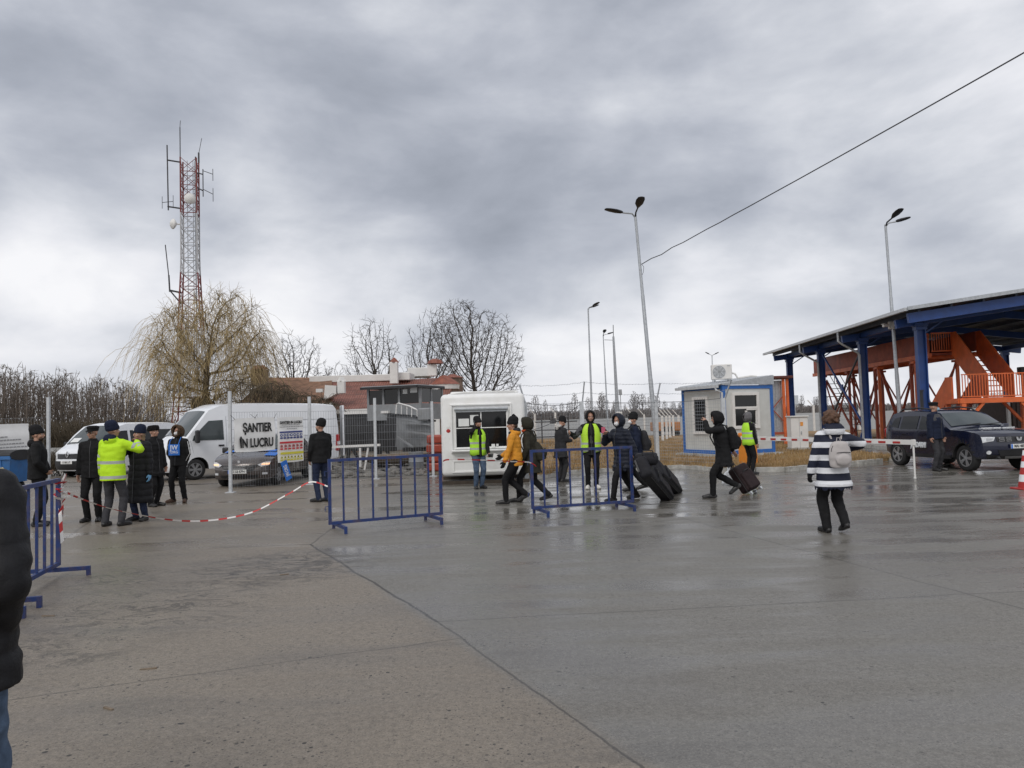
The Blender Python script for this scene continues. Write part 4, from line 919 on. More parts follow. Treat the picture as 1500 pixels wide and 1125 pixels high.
def gangway():
    o = thing('gangway', 'orange steel inspection gangway with switchback stairs under the blue canopy', 'gangway', (13.7, 0, 0), CYAW); R, Or = K['rust'], K['orange']
    def panel(name, pts, t, m, ax='u'):      # pts (s,z) polygon at u = t0..t1
        mb = MB(); M = Matrix(((0, 0, 1, 0), (1, 0, 0, 0), (0, 1, 0, 0), (0, 0, 0, 1))); mb.prism(pts, t[0], t[1], M); return mb.build(name, m, o)
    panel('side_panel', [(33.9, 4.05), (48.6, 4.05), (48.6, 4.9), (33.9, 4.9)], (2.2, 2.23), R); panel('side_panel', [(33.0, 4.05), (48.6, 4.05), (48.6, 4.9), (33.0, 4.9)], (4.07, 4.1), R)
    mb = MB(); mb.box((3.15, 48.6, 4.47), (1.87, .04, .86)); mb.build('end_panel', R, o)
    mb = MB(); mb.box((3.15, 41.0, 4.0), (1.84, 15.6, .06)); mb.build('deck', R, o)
    mb = MB()
    for u in (2.2, 4.1): mb.box((u, 40.9, 3.93), (.12, 15.6, .20))
    for s in (34, 36, 38, 40, 42, 44, 46, 48): mb.box((3.15, s, 3.9), (1.78, .1, .14))
    mb.build('floor_beam', Or, o)
    mb = MB(); mb.box((2.21, 33.55, 4.08), (.05, .7, .05)); mb.box((2.21, 33.55, 4.88), (.05, .7, .05)); [mb.box((2.21, 33.2 + .1 * i, 4.47), (.025, .025, .8)) for i in range(8)]
    mb.box((2.65, 33.0, 4.88), (.85, .05, .05)); mb.box((2.65, 33.0, 4.1), (.85, .05, .05)); [mb.box((2.25 + .1 * i, 33.0, 4.47), (.025, .025, .8)) for i in range(9)]; mb.build('railing', Or, o)
    for s in (34.6, 38.7, 42.8, 47.0):
        for u in (2.25, 4.05):
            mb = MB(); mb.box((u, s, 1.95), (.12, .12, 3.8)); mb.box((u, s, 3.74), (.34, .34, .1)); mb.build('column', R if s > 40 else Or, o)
        if s < 40: mb = MB(); mb.box((2.25, s + .5, 1.95), (.13, .13, 3.8)); mb.build('column', R, o)
    for a, b in ((34.6, 38.7), (38.7, 42.8), (42.8, 47.0)):
        for u in (2.25, 4.05):
            mb = MB(); m_ = (a + b) / 2; mb.bar((u, a + .1, 3.7), (u, m_, .9), .07); mb.bar((u, b - .1, 3.7), (u, m_, .9), .07); mb.build('brace', R, o)
    for s in (34.6, 38.7, 42.8, 47): mb = MB(); mb.bar((2.3, s, .3), (4.0, s, 3.6), .06); mb.bar((4.0, s, .3), (2.3, s, 3.6), .06); mb.build('brace', R, o)
    # upper flight, coming down toward the yard
    st = [(33.05, 3.88), (33.05, 4.9), (32.7, 4.9), (30.45, 2.98), (30.45, 1.98), (30.7, 1.95)]
    panel('stringer', st, (3.08, 3.12), Or); panel('stringer', st, (4.10, 4.14), Or)
    mb = MB(); [mb.box((3.61, 32.85 - i * .26, 3.82 - i * .222), (.96, .24, .035)) for i in range(9)]; mb.build('tread', Or, o)
    # landing
    mb = MB(); mb.box((2.95, 29.9, 1.97), (3.0, 1.3, .05)); mb.build('landing', Or, o)
    mb = MB()
    for s in (29.25, 30.5): mb.box((2.95, s, 1.88), (3.1, .1, .17))
    for u in (1.42, 4.48): mb.box((u, 29.87, 1.88), (.1, 1.15, .17))
    mb.build('floor_beam', Or, o)
    mb = MB()
    for z in (2.05, 2.9): mb.box((2.95, 29.27, z), (2.86, .04, .04)); mb.box((4.42, 29.87, z), (.04, 1.16, .04))
    [mb.box((1.55 + .105 * i, 29.27, 2.47), (.028, .028, .82)) for i in range(28)]; [mb.box((4.42, 29.38 + .11 * i, 2.47), (.028, .028, .82)) for i in range(11)]
    mb.build('railing', Or, o)
    panel('guard_panel', [(29.9, 2.0), (30.4, 2.0), (30.4, 2.85), (29.9, 2.85)], (1.44, 1.47), Or)
    for u in (1.55, 4.42):
        for s in (29.3, 30.45):
            mb = MB(); mb.box((u, s, .9), (.16, .16, 1.78)); d = .75 if u < 3 else -.75; mb.bar((u, s, .95), (u + d, s, 1.8), .1); mb.build('leg', Or, o)
    # lower flight back under the upper one
    st2 = [(29.95, 1.78), (29.95, 2.85), (30.45, 2.85), (33.1, .75), (33.1, .02), (32.7, .02), (30.6, 1.76)]
    panel('stringer', st2, (1.50, 1.54), Or); panel('stringer', st2, (2.55, 2.59), R)
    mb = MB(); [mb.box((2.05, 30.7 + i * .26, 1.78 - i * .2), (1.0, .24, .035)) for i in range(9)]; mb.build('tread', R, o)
    # thin service steps at the far end
    mb = MB()
    for u in (2.5, 3.1): mb.bar((u, 47.2, 3.5), (u, 42.7, .1), .06, .14)
    mb.build('stringer', R, o)
    mb = MB(); [mb.box((2.8, 46.9 - i * .41, 3.28 - i * .31), (.56, .25, .03)) for i in range(10)]; mb.path([(2.5, 47.6, 3.3), (2.5, 47.5, 4.0), (2.5, 47.0, 4.1), (2.5, 42.7, .95), (2.5, 42.6, .1)], .022, 5); mb.path([(3.1, 47.6, 3.3), (3.1, 47.5, 4.0), (3.1, 47.0, 4.1), (3.1, 42.7, .95), (3.1, 42.6, .1)], .022, 5); mb.box((2.8, 47.3, 2.5), (1.0, .8, .04)); mb.build('service_steps', K['darkwire'], o)
gangway()
# sheet metal booth behind the cabin
b0 = at(1136, 37); o = thing('sheet_metal_booth', 'narrow grey sheet metal booth on an orange frame just behind the guard cabin', 'booth', b0)
zt = P(1136, 553, 37).z; mb = MB()
for i in range(14): mb.box((-.75 + i * .08, .1 + (i % 2) * .03, 1.9), (.078, .04, 2.6))
mb.build('wall', K['steel'], o)
mb = MB(); mb.bbox((-.1, .5, zt), (1.75, 1.6, .13), .02, 1); mb.build('roof', K['dred'], o)
for x in (.34, .52): mb = MB(); mb.box((x, -.1, zt / 2), (.12, .12, zt - .14)); mb.build('column', K['orange'], o)
mb = MB(); mb.box((-.1, -.1, .62), (1.2, .1, .12)); mb.bar((-.75, -.05, 1.2), (.3, -.05, 2.4), .04); mb.bar((-.75, -.05, 2.4), (.3, -.05, 1.2), .04); mb.build('brace', K['rust'], o)
# white electric cabinet
c0 = G(1173, 662, .0); o = thing('electric_cabinet', 'tall pale electric cabinet standing on the verge beside the far canopy column', 'cabinet', (c0.x, c0.y, .1)); s_ = c0.y / 1110
h = 49 * s_; w_ = 25 * s_; mb = MB(); mb.bbox((0, .25, h / 2), (w_, .5, h - .1), .02, 2); mb.build('casing', K['plaster'], o)
mb = MB(); mb.box((0, .25, .03), (w_ + .06, .55, .1)); mb.build('plinth', K['concrete'], o)
mb = MB(); mb.bbox((0, .24, h - .02), (w_ + .07, .6, .05), .012, 1); mb.build('lid', K['plaster'], o); mb = MB(); mb.box((w_ * .12, -.008, h * .76), (.12, .01, .16)); mb.build('warning_label', K['amber'], o)
mb = MB(); mb.box((-.01, -.004, h / 2), (.012, .012, h * .88)); mb.box((w_ * .08, -.02, h * .5), (.03, .04, .14)); mb.build('door_handle', K['steel'], o)
# container and gate mast at the right
c0 = at(1519, 40); o = thing('shipping_container', 'dark brown shipping container standing just beyond the gangway stairs', 'container', (c0.x, 40, 0)); mb = MB(); K['cbrown'] = mat('container_brown', (.06, .035, .028), .6, var=.25)
for i in range(24): mb.box((-1.6 + i * .12, (i % 2) * .04 - .02, .95), (.118, .06, 1.7))
mb.box((-.2, 1.3, .95), (2.86, 2.4, 1.72)); mb.build('corrugated_side', K['cbrown'], o); mb = MB(); mb.box((-.2, 1.2, 1.87), (2.95, 2.7, .1)); mb.box((-.2, 1.2, .06), (2.95, 2.7, .1)); [mb.box((x, -.06, .95), (.14, .14, 1.72)) for x in (-1.64, 1.24)]; mb.build('corner_frame', K['plaster'], o)
c0 = at(1498, 33); o = thing('signal_mast', 'thin dark mast with a boxy head standing beside the gangway landing', 'mast', (c0.x, 33, 0)); zt = P(1497, 540, 33).z; mb = MB(); mb.tube((0, 0, 0), (0, 0, zt - .1), .06, n=8); mb.build('pole', K['black'], o); mb = MB(); mb.bbox((0, -.05, zt - .1), (.34, .3, .34), .03, 2); mb.build('head', K['black'], o)

# ---------------------------------------------------------------- street lamps
def lamp(px, py, base, top, heads, label, r0=.085, r1=.05, fork=None, group='street lamps of the border yard'):
    o = thing('street_lamp', label, 'street lamp', base, 0, group); b = V(base); t = V(top) - b; mb = MB(); L_ = t.length
    mb.path([t * 0, t * .33, t * .335, t * .67, t * .675, t], [r0, r0 * .93, r0 * .84, r0 * .76, r0 * .66, r1], 12); mb.box((0, 0, .02), (.3, .3, .04)); mb.build('pole', K['steel'], o, smooth=True, angle=30)
    for a, hd in heads:
        tip = V(hd); d = (tip - t).normalized(); el = t + (tip - t) * .48
        mb = MB(); mb.path([t + V((0, 0, -.1)), t + d * .12 + V((0, 0, .03)), el], .03, 8); mb.build('bracket', K['black' if a == 'k' else 'steel'], o, smooth=True)
        mb = MB(); sd = d.cross(V((0, 0, 1))).normalized(); up = sd.cross(d); l = (tip - el).length
        mb.rings([(el + d * l * f + up * .02, sd * w_, up * h) for f, w_, h in ((-.12, .04, .035), (0, .07, .06), (.3, .15, .065), (.7, .16, .05), (.95, .12, .03), (1.0, .06, .015))], 14); mb.build('lamp_head', K['black'], o, smooth=True)
    return o
b1 = G(964, 676); t1 = P(930.5, 315, b1.y); q1 = P(886, 307, b1.y - .25) - b1
lamp(0, 0, b1, t1, [('s', q1), ('k', (t1 - b1) + V((.05, -1.15, .32)))], 'tall grey lamp post with two lamp heads and an overhead cable tied to it')
b2 = at(1317, 30.6); t2 = P(1297, 329, 30.6); q2 = P(1334, 319, 30.3) - b2
lamp(0, 0, b2, t2, [('s', q2), ('k', (t2 - b2) + V((.12, -1.1, .34)))], 'tall grey lamp post with two heads and white cameras before the blue canopy')
b3 = at(866, 50); t3 = P(861.5, 452, 50); lamp(0, 0, b3, t3, [('s', P(878, 443, 49.5) - b3), ('k', P(876, 447, 51) - b3)], 'lamp post with an arm pointing sideways beyond the mesh fence', .08, .045)
b4 = at(889, 66); t4 = P(883.5, 491, 66); lamp(0, 0, b4, t4, [('s', P(899, 487, 66) - b4), ('k', t4 - b4 + V((.05, -1.1, .35)))], 'shorter lamp post beside the concrete mast beyond the fence', .075, .04)
b6 = at(1043, 92); t6 = P(1043, 521, 92); lamp(0, 0, b6, t6, [('s', P(1033, 516, 92) - b6), ('k', P(1053, 516, 92) - b6)], 'small far lamp post with two heads like a letter T above the cabin roof', .08, .05)
o = thing('camera_cluster', 'pair of white surveillance cameras on the lamp post before the canopy', 'camera', P(1303, 477, 30.4)); mb = MB(); mb.bbox((0, -.12, 0), (.2, .14, .3), .02, 2); mb.build('mount_box', K['plaster'], o)
for s in (-1, 1): mb = MB(); d = V((s, -.5, -.12)).normalized(); mb.tube(V((s * .1, -.15, 0)), V((s * .1, -.15, 0)) + d * .34, .055, n=8); mb.box(V((s * .1, -.15, .055)) + d * .2, (.34, .14, .02), Matrix.Rotation(-.46 * s, 3, 'Z')); mb.build('camera', K['plaster'], o)
b5 = at(904, 62); o = thing('concrete_mast', 'dark tapered concrete mast with a whip antenna beyond the mesh fence', 'mast', b5); t5 = P(898.5, 493, 62) - b5; mb = MB(); mb.path([V((0, 0, 0)), t5 * .35, t5 * .355, t5], [.22, .19, .15, .09], 10); mb.build('pole', K['steel'], o, smooth=True, angle=30)
mb = MB(); mb.tube(t5, P(898.2, 476, 62) - b5, .03, n=5); mb.path([t5 + V((0, 0, -.3)), t5 + V((-.75, 0, -.25))], .02, 5); mb.build('antenna', K['darkwire'], o)
o = thing('solar_panel', 'small grey solar panel on a thin post beside the concrete mast', 'solar panel', at(910, 55)); mb = MB(); q = P(908.5, 574.5, 55) - o.location; mb.box(q, (.25, .04, .42), Matrix.Rotation(-.35, 3, 'X')); mb.build('panel', K['boatgrey'], o); mb = MB(); mb.tube((0, .08, 0), q + V((0, .08, 0)), .03, n=6); mb.build('post', K['steel'], o)
o = thing('meter_box', 'white meter box on a post beyond the mesh fence', 'box', at(907, 48)); mb = MB(); q = P(907, 609, 48) - o.location; mb.bbox(q, (.36, .25, .5), .02, 2); mb.build('casing', K['plaster'], o); mb = MB(); mb.box((q.x, 0, q.z / 2 - .12), (.08, .08, q.z - .24)); mb.build('post', K['steel'], o)
# overhead cable
c0 = t1.lerp(b1, .202) + V((.07, 0, 0)); c1 = P(1660, -14, 12.5); mb = MB(); pts = []
for i in range(25): t = i / 24; pts.append(c0.lerp(c1, t) + V((0, 0, -.06 * 4 * t * (1 - t) + .05 * sin(t * 60) * (1 - t) ** 6)))
mb.path(pts, .016, 5); mb.path([c0, c0 + V((.07, 0, -.1)), c0 + V((.05, 0, -.3)), c0 + V((-.02, 0, -.45))], .01, 4); tag(mb.build('overhead_cable', K['darkwire']), 'thin black overhead cable running up from the tall lamp post', 'cable')

# ---------------------------------------------------------------- fences
def wires(mb, a, b, z0, z1, dv=.10, dh=.2, r=.0032):
    a = V(a); b = V(b); d = b - a; n = max(2, int(d.length / dv))
    for i in range(n + 1): p = a + d * (i / n); mb.tube((p.x, p.y, z0), (p.x, p.y, z1), r, n=3, cap=False)
    k = max(1, round((z1 - z0) / dh))
    for i in range(k + 1): z = z0 + (z1 - z0) * i / k; mb.tube((a.x, a.y, z), (b.x, b.y, z), r * 1.25, n=3, cap=False)
o = thing('site_fence', 'wire mesh site fence on pale posts carrying the two construction banners', 'fence', FL[0]); f0 = FL[0]
for i, (p, top) in enumerate(zip(FL, (573, 581, 583, 588))):
    h = P((338, 454, 550, 633)[i], top, p.y).z; mb = MB(); q = p - f0; mb.box((q.x, q.y, h / 2), (.075, .075, h)); mb.box((q.x, q.y, .012), (.22, .22, .024)); mb.build('post', K['steelw'], o)
for a, b in zip(FL[:-1], FL[1:]):
    mb = MB(); wires(mb, a - f0 + V((.05, -.04, 0)), b - f0 + V((-.05, -.04, 0)), .08, 2.06, .075, .22); mb.build('mesh_panel', K['wire'], o)
lp0 = at(70, 24.5); o = thing('mesh_fence', 'wire mesh fence with one pale post behind the dumpster', 'fence', lp0); h = P(67, 582, 24.5).z; mb = MB(); mb.box((0, 0, h / 2), (.085, .085, h)); mb.build('post', K['steelw'], o)
mb = MB(); wires(mb, V((-4.2, -1.2, 0)), V((-.05, 0, 0)), .08, 2.15, .09, .22); mb.build('mesh_panel', K['wire'], o)
mb = MB(); mb.box((-4.2, -1.2, h / 2), (.085, .085, h)); mb.build('post', K['steelw'], o)
BF = [G(772, 703), G(855, 697), G(964, 683), G(1063, 690)]
o = thing('border_fence', 'border mesh fence on square posts with slanting arms and barbed wire', 'fence', BF[0]); f0 = BF[0]; tops = []; arms = []
for i, p in enumerate(BF):
    top = P((770, 853, 961, 1061.5)[i], (590, 588, 589, 583)[i], p.y); arm = P((761, 856, 967, 1071)[i], (564, 559, 561, 556)[i], p.y - (.1 if i < 3 else .2)); q = p - f0; mb = MB(); mb.box((q.x, q.y, top.z / 2), (.115, .115, top.z)); mb.build('post', K['steelw'], o)
    mb = MB(); mb.bar(top - f0 - V((0, 0, .04)), arm - f0, .035); mb.build('arm', K['steel'], o); tops.append(top - f0); arms.append(arm - f0)
for i in range(3): mb = MB(); a, b = BF[i] - f0, BF[i + 1] - f0; wires(mb, a, b, .12, min(tops[i].z, tops[i + 1].z) - .04, .1, .1 if i else .12, .0032); mb.build('mesh_panel', K['wire'], o)
def sag(mb, a, b, s, r, n=12, wob=0): mb.path([a.lerp(b, t / n) + V((0, 0, -s * 4 * (t / n) * (1 - t / n) + (wob * sin(t * 2.7)))) for t in range(n + 1)], r, 4)
mb = MB()
for f in (.98, .45):
    pts = [tops[i].lerp(arms[i], f) for i in range(4)]
    for i in range(3):
        sag(mb, pts[i], pts[i + 1], .05, .005, 12, .012)
        for j in range(24): c = pts[i].lerp(pts[i + 1], (j + .5) / 24) + V((0, 0, -.2 * ((j + .5) / 24) * (1 - (j + .5) / 24))); mb.bar(c - V((.02, 0, .025)), c + V((.02, 0, .025)), .004)
mb.build('barbed_wire', K['wire'], o)
mb = MB(); sag(mb, tops[0], tops[1], .09, .011); sag(mb, tops[1], tops[2], .03, .009); sag(mb, tops[2], tops[3], .03, .009); sag(mb, tops[1] + V((0, 0, -.03)), tops[0] + V((.2, 0, -.75)), .1, .009); mb.build('tied_cable', K['darkwire'], o)
# far perimeter posts along the river
o = thing('river_fence', 'far row of white perimeter posts with bent tops along the river bank', 'fence', at(800, 56)); f0 = o.location.copy()
for px, Y, top in ((782, 56, 606), (812, 56, 604), (924, 57, 605), (942, 58, 607), (968, 46, 609), (974, 49, 609), (979, 52, 608.5), (984, 55, 608), (1140, 58, 600), (1190, 58, 594), (1257, 58, 592), (1000 - 8, 58, 608)):
    b = at(px, Y) - f0; t = P(px, top, Y) - f0; mb = MB(); mb.box((b.x, b.y, t.z / 2), (.13, .13, t.z)); mb.bar(t, t + V((-.35, 0, .42)), .06); mb.build('post', K['plaster'], o)
mb = MB()
for px0, px1, Y in ((782, 988, 57), (1120, 1262, 58)): 
    for z in (.5, .9, 1.3): mb.tube(at(px0, Y) - f0 + V((0, 0, z)), at(px1, Y) - f0 + V((0, 0, z)), .008, n=3)
mb.build('wire', K['wire'], o)
o = thing('steel_gate', 'dark steel gate of horizontal tubes in the dry grass beyond the mesh fence', 'gate', at(806, 47)); mb = MB(); f0 = o.location
zz = [P(800, y, 47).z for y in (618, 630, 640, 651)]
for z in zz: mb.tube((-1.0, 0, z), (1.6, 0, z), .035, n=6)
for x in (-.6, 1.05): mb.tube((x, 0, 0), (x, 0, zz[0] + .5), .045, n=6)
mb.build('frame', K['boatdark'], o); mb = MB(); mb.bbox((.1, -.05, zz[0] + .05), (.36, .12, .34), .02, 1); mb.build('sign', K['boatdark'], o)
c0 = at(972, 57); o = thing('parked_truck', 'far orange truck partly hidden by the white perimeter posts', 'truck', c0); mb = MB(); K['tor'] = mat('truck_orange', (.42, .19, .08), .5, var=.15); z1 = P(972, 619, 57).z; mb.bbox((0, 0, (z1 + .5) / 2), (1.9, 2, z1 - .4), .08, 2); mb.build('body', K['tor'], o)
mb = MB(); mb.box((.1, -1.02, z1 * .55), (.8, .04, .4)); mb.build('windscreen', K['glass'], o)
for x in (-.6, .6): mb = MB(); mb.lathe([(.3, -.12), (.3, .12)], 14, Matrix.Translation((x, -.85, .3)) @ Matrix.Rotation(pi / 2, 4, 'X')); mb.build('wheel', K['rubber'], o)
for px0, px1, y0, y1, lab in ((1147, 1168, 579, 593, 'far grey billboard beside the canopy column across the river'),):
    o = thing('billboard', lab, 'billboard', at((px0 + px1) / 2, 300)); a = P(px0, y1, 300); b = P(px1, y0, 300); mb = MB(); mb.box((0, 0, (a.z + b.z) / 2), (b.x - a.x, .4, b.z - a.z)); mb.build('panel', K['steelw'], o); mb = MB(); [mb.box((x, .2, a.z / 2), (.4, .3, a.z)) for x in (-1.5, 1.5)]; mb.build('post', K['steel'], o)
for px0, px1, y0, y1, lab in ((1147, 1175, 593, 601, 'far long white warehouse below the grey billboard'), (1234, 1256, 593, 600, 'far pale shed seen through the orange gangway columns'), (1296, 1340, 594, 602, 'far grey industrial shed beyond the river behind the dark car')):
    Y = 495; a = P(px0, y1, Y); b = P(px1, y0, Y); o = thing('warehouse', lab, 'warehouse', at((px0 + px1) / 2, Y)); mb = MB(); mb.box((0, 6, b.z / 2), (b.x - a.x, 12, b.z)); mb.build('wall', K['plaster'] if px0 < 1240 else K['steelw'], o)
    mb = MB(); w_ = (b.x - a.x) / 2; mb.prism([(-w_ - .3, b.z), (w_ + .3, b.z), (w_ + .3, b.z + .6), (0, b.z + 1.0), (-w_ - .3, b.z + .6)], -.3, 12.4, Matrix(((1, 0, 0, 0), (0, 0, 1, 0), (0, 1, 0, 0), (0, 0, 0, 1)))); mb.build('roof', K['steel'], o)
    mb = MB(); [mb.box((-w_ + w_ * 2 * (i + .5) / 5, -.05, b.z * .5), (w_ * .2, .1, b.z * .35)) for i in range(5)]; mb.build('window', K['boatgrey'], o)

# ---------------------------------------------------------------- banners and boards
def flatboard(name, label, cat, a, b, c, m, thick=.012, curl=0.0, group=None):
    """a = bottom left, b = bottom right, c = top left; local x right, z up, front toward -y"""
    d = b - a; W = d.length; H = (c - a).length; dn = d.normalized(); up = (c - a).normalized(); nn = dn.cross(up).normalized()
    o = thing(name, label, cat, a, 0, group); M = Matrix((dn, -nn, up)).transposed().to_4x4(); o.matrix_world = Matrix.Translation(a) @ M
    mb = MB(); nx, nz = 14, 10
    vs = [V((W * i / nx, curl * (sin(i * 1.1 + j * .4) * .5 + sin(j * .9)), H * j / nz - curl * .8 * sin(pi * i / nx) * (1 if j == 0 else -1 if j == nz else 0))) for j in range(nz + 1) for i in range(nx + 1)]
    k = len(vs); vs2 = [v + V((0, thick, 0)) for v in vs]; q = [(j * (nx + 1) + i, j * (nx + 1) + i + 1, (j + 1) * (nx + 1) + i + 1, (j + 1) * (nx + 1) + i) for j in range(nz) for i in range(nx)]
    fs = q + [tuple(k + t for t in reversed(f)) for f in q]; edge = [i for i in range(nx)] ; 
    ring = list(range(nx + 1)) + [j * (nx + 1) + nx for j in range(1, nz + 1)] + [nz * (nx + 1) + i for i in range(nx - 1, -1, -1)] + [j * (nx + 1) for j in range(nz - 1, 0, -1)]
    fs += [(ring[i], k + ring[i], k + ring[(i + 1) % len(ring)], ring[(i + 1) % len(ring)]) for i in range(len(ring))]
    mb.add(vs + vs2, fs); mb.build('sheet', m, o, smooth=True); return o, W, H
def onb(x, z, y=-.012): return Matrix(((1, 0, 0, x), (0, 0, -1, y), (0, 1, 0, z), (0, 0, 0, 1)))
fd = (FL[1] - FL[0]); fn = V((fd.y, -fd.x, 0)).normalized() * .09
def onfence(px, py):
    d = ray(px, py); p0 = FL[0] + fn; n = V((fd.y, -fd.x, 0)); t = n.dot(p0 - CAMP) / n.dot(d); return CAMP + d * t
o, W, H = flatboard('banner', 'large white banner reading site in progress in black capitals tied to the site fence', 'banner', onfence(344, 663), onfence(403.5, 659.5), onfence(342, 613.5), K['banner'], .006, .012)
lettering('ŞANTIER', H * .37, K['ink'], onb(W * .545, H * .70, -.028), o, bold=.010, sx=.66, ext=.004); lettering('ÎN LUCRU', H * .37, K['ink'], onb(W * .53, H * .24, -.028), o, bold=.010, sx=.68, ext=.004)
mb = MB()
for x, z, dx, dz in ((.02, H - .02, -.1, .12), (W - .02, H - .02, .1, .12), (.02, .02, -.1, -.08), (W * .5, H, .1, .1), (W * .5, H, -.1, .1), (W - .02, .03, .1, -.05)): mb.tube((x, -.01, z), (x + dx, .04, z + dz), .006, n=4)
mb.build('tie', K['darkwire'], o)
o, W, H = flatboard('safety_board', 'tall white safety notice with rows of blue, red and yellow pictograms', 'sign', onfence(407.5, 678), onfence(445, 676), onfence(404, 612), K['banner'], .006, .014)
lettering('SANTIER IN LUCRU', H * .085, K['ink'], onb(W * .5, H * .885, -.03), o, bold=.004, sx=.78, ext=.003)
K['icb'] = mat('sign_dark_blue', (.035, .05, .21), .5, var=0); K['icr'] = mat('sign_red', (.55, .03, .04), .5, var=0); K['icy'] = mat('sign_yellow', (.62, .56, .05), .5, var=0); K['icp'] = mat('sign_pink', (.62, .22, .22), .5, var=0); K['icg'] = mat('sign_grey', (.3, .3, .31), .5, var=0)
def strip(name, x0, x1, z0, z1, m, y=-.027):
    mb = MB(); mb.box(((x0 + x1) / 2 * W, y, (z0 + z1) / 2 * H), ((x1 - x0) * W, .008, (z1 - z0) * H)); return mb.build(name, m, o)
mb = MB()
for z, x0, x1 in ((.835, .14, .86), (.79, .06, .94), (.745, .34, .7)):
    x = x0
    while x < x1: l = random.uniform(.03, .09); mb.box(((x + l / 2) * W, -.027, z * H), (l * W, .006, .016 * H)); x += l + .018
mb.build('lettering', K['icg'], o)
strip('heading_strip', .06, .94, .655, .69, K['icb']); strip('heading_strip', .06, .94, .42, .46, K['icr']); strip('heading_strip', .08, .97, .175, .225, K['icy'])
for zc, n, mA, mB_, kind in ((.605, 7, 'icb', 'icb', 'o'), (.36, 6, 'icr', 'icr', 'x'), (.115, 7, 'icy', 'icy', 't')):
    for i in range(n):
        x = .12 + .77 * i / (n - 1); mb = MB(); c = V((x * W, -.028, zc * H)); r = .032 * H
        Mx = Matrix.Translation(c) @ Matrix.Rotation(pi / 2, 4, 'X')
        if kind == 'o': mb.lathe([(r, -.004), (r, .004)], 14, Mx)
        elif kind == 'x': mb.lathe([(r * .72, .004), (r, .004), (r, -.004), (r * .72, -.004)], 14, Mx, cap=False); mb.bar(c + V((-r * .6, 0, r * .6)), c + V((r * .6, 0, -r * .6)), .008)
        else: mb.prism([(-r, -r * .9), (r, -r * .9), (0, r)], -.004, .004, Mx)
        mb.box((x * W, -.028, (zc - .062) * H), (.095 * W, .008, .035 * H)); mb.build('pictogram', K[mA], o)
        mb = MB(); mb.ell(c + V((0, -.006, 0)), (r * .42, .004, r * .5), n=8, k=5); mb.build('symbol', K['signwhite'] if kind == 'o' else K['ink'], o)
# fallen blue board against the fence
o, W, H = flatboard('blue_board', 'blue board with white lettering slipped down against the foot of the site fence', 'sign', onfence(419, 705) + fn * .3, onfence(428, 702.5) + fn * .3, onfence(402.5, 682.5) + fn * .2, K['signblue'], .01)
lettering('JW.ORG', H * .26, K['signwhite'], onb(W * .5, H * .5, -.006) @ Matrix.Rotation(pi / 2, 4, 'Z'), o, bold=.003, sx=.62)
# white banner and dumpster at the far left
LB = at(70, 24.3); 
o, W, H = flatboard('notice_banner', 'white notice banner with small grey print hung behind the blue dumpster', 'banner', P(-46, 664, 22.6), P(43, 656, 24.1), P(-46, 624, 22.6), K['banner'], .006, .012)
mb = MB(); rr = random.Random(2)
for z, x0, x1 in ((.52, .30, .62), (.40, .40, .86), (.25, .20, .9), (.12, .25, .94)):
    x = x0
    while x < x1: l = rr.uniform(.02, .06); mb.box(((x + l / 2) * W, -.024, z * H), (l * W, .006, .045 * H)); x += l + .012
mb.build('lettering', K['icg'], o)
d0 = G(2, 716); o = thing('dumpster', 'blue wheeled dumpster with black lid behind the bearded man', 'dumpster', d0, radians(-6)); mb = MB()
K['dblue'] = mat('dumpster_blue', (.03, .13, .34), .45, var=.12, dirt=(.08, .1, .13), dscale=4, damt=.4); K['lab'] = mat('label_buff', (.42, .36, .22), .6, var=.2)
mb.rings([(V((0, 0, .18)), V((.55, 0, 0)), V((0, .38, 0))), (V((0, 0, 1.02)), V((.82, 0, 0)), V((0, .58, 0)))], 4, Matrix.Rotation(pi / 4, 4, 'Z') if 0 else None)
mb = MB(); b_, t_ = [(-.55, -.36), (.55, -.36), (.55, .36), (-.55, .36)], [(-.66, -.46), (.66, -.46), (.66, .46), (-.66, .46)]
mb.add([(x, y, .2) for x, y in b_] + [(x, y, .98) for x, y in t_] , [(3, 2, 1, 0), (0, 1, 5, 4), (1, 2, 6, 5), (2, 3, 7, 6), (3, 0, 4, 7), (4, 5, 6, 7)])
for x in (-.35, 0, .35): mb.bar((x, -.39, .28), (x, -.455, .9), .05, .03)
mb.box((0, -.47, .95), (1.36, .05, .1)); mb.build('body', K['dblue'], o)
mb = MB(); mb.path([(-.02, 0, 0)] * 2, .01, 4) if 0 else None; mb.rings([(V((-.68, .0, 1.02)), V((0, .5, 0)), V((0, 0, .16))), (V((.68, .0, 1.02)), V((0, .5, 0)), V((0, 0, .16)))], 18); mb.build('lid', K['black'], o, smooth=True)
mb = MB(); mb.ell((.30, -.43, .62), (.15, .02, .07)); mb.build('label', K['lab'], o); mb = MB(); mb.box((.25, -.425, .40), (.5, .02, .06)); mb.build('label', K['plate'], o)
for x in (-.42, .42):
    for y in (-.28, .28): mb = MB(); mb.lathe([(.1, -.03), (.1, .03)], 12, Matrix.Translation((x, y, .1)) @ Matrix.Rotation(pi / 2, 4, 'X')); mb.box((x, y, .17), (.06, .09, .08)); mb.build('wheel', K['rubber'], o)
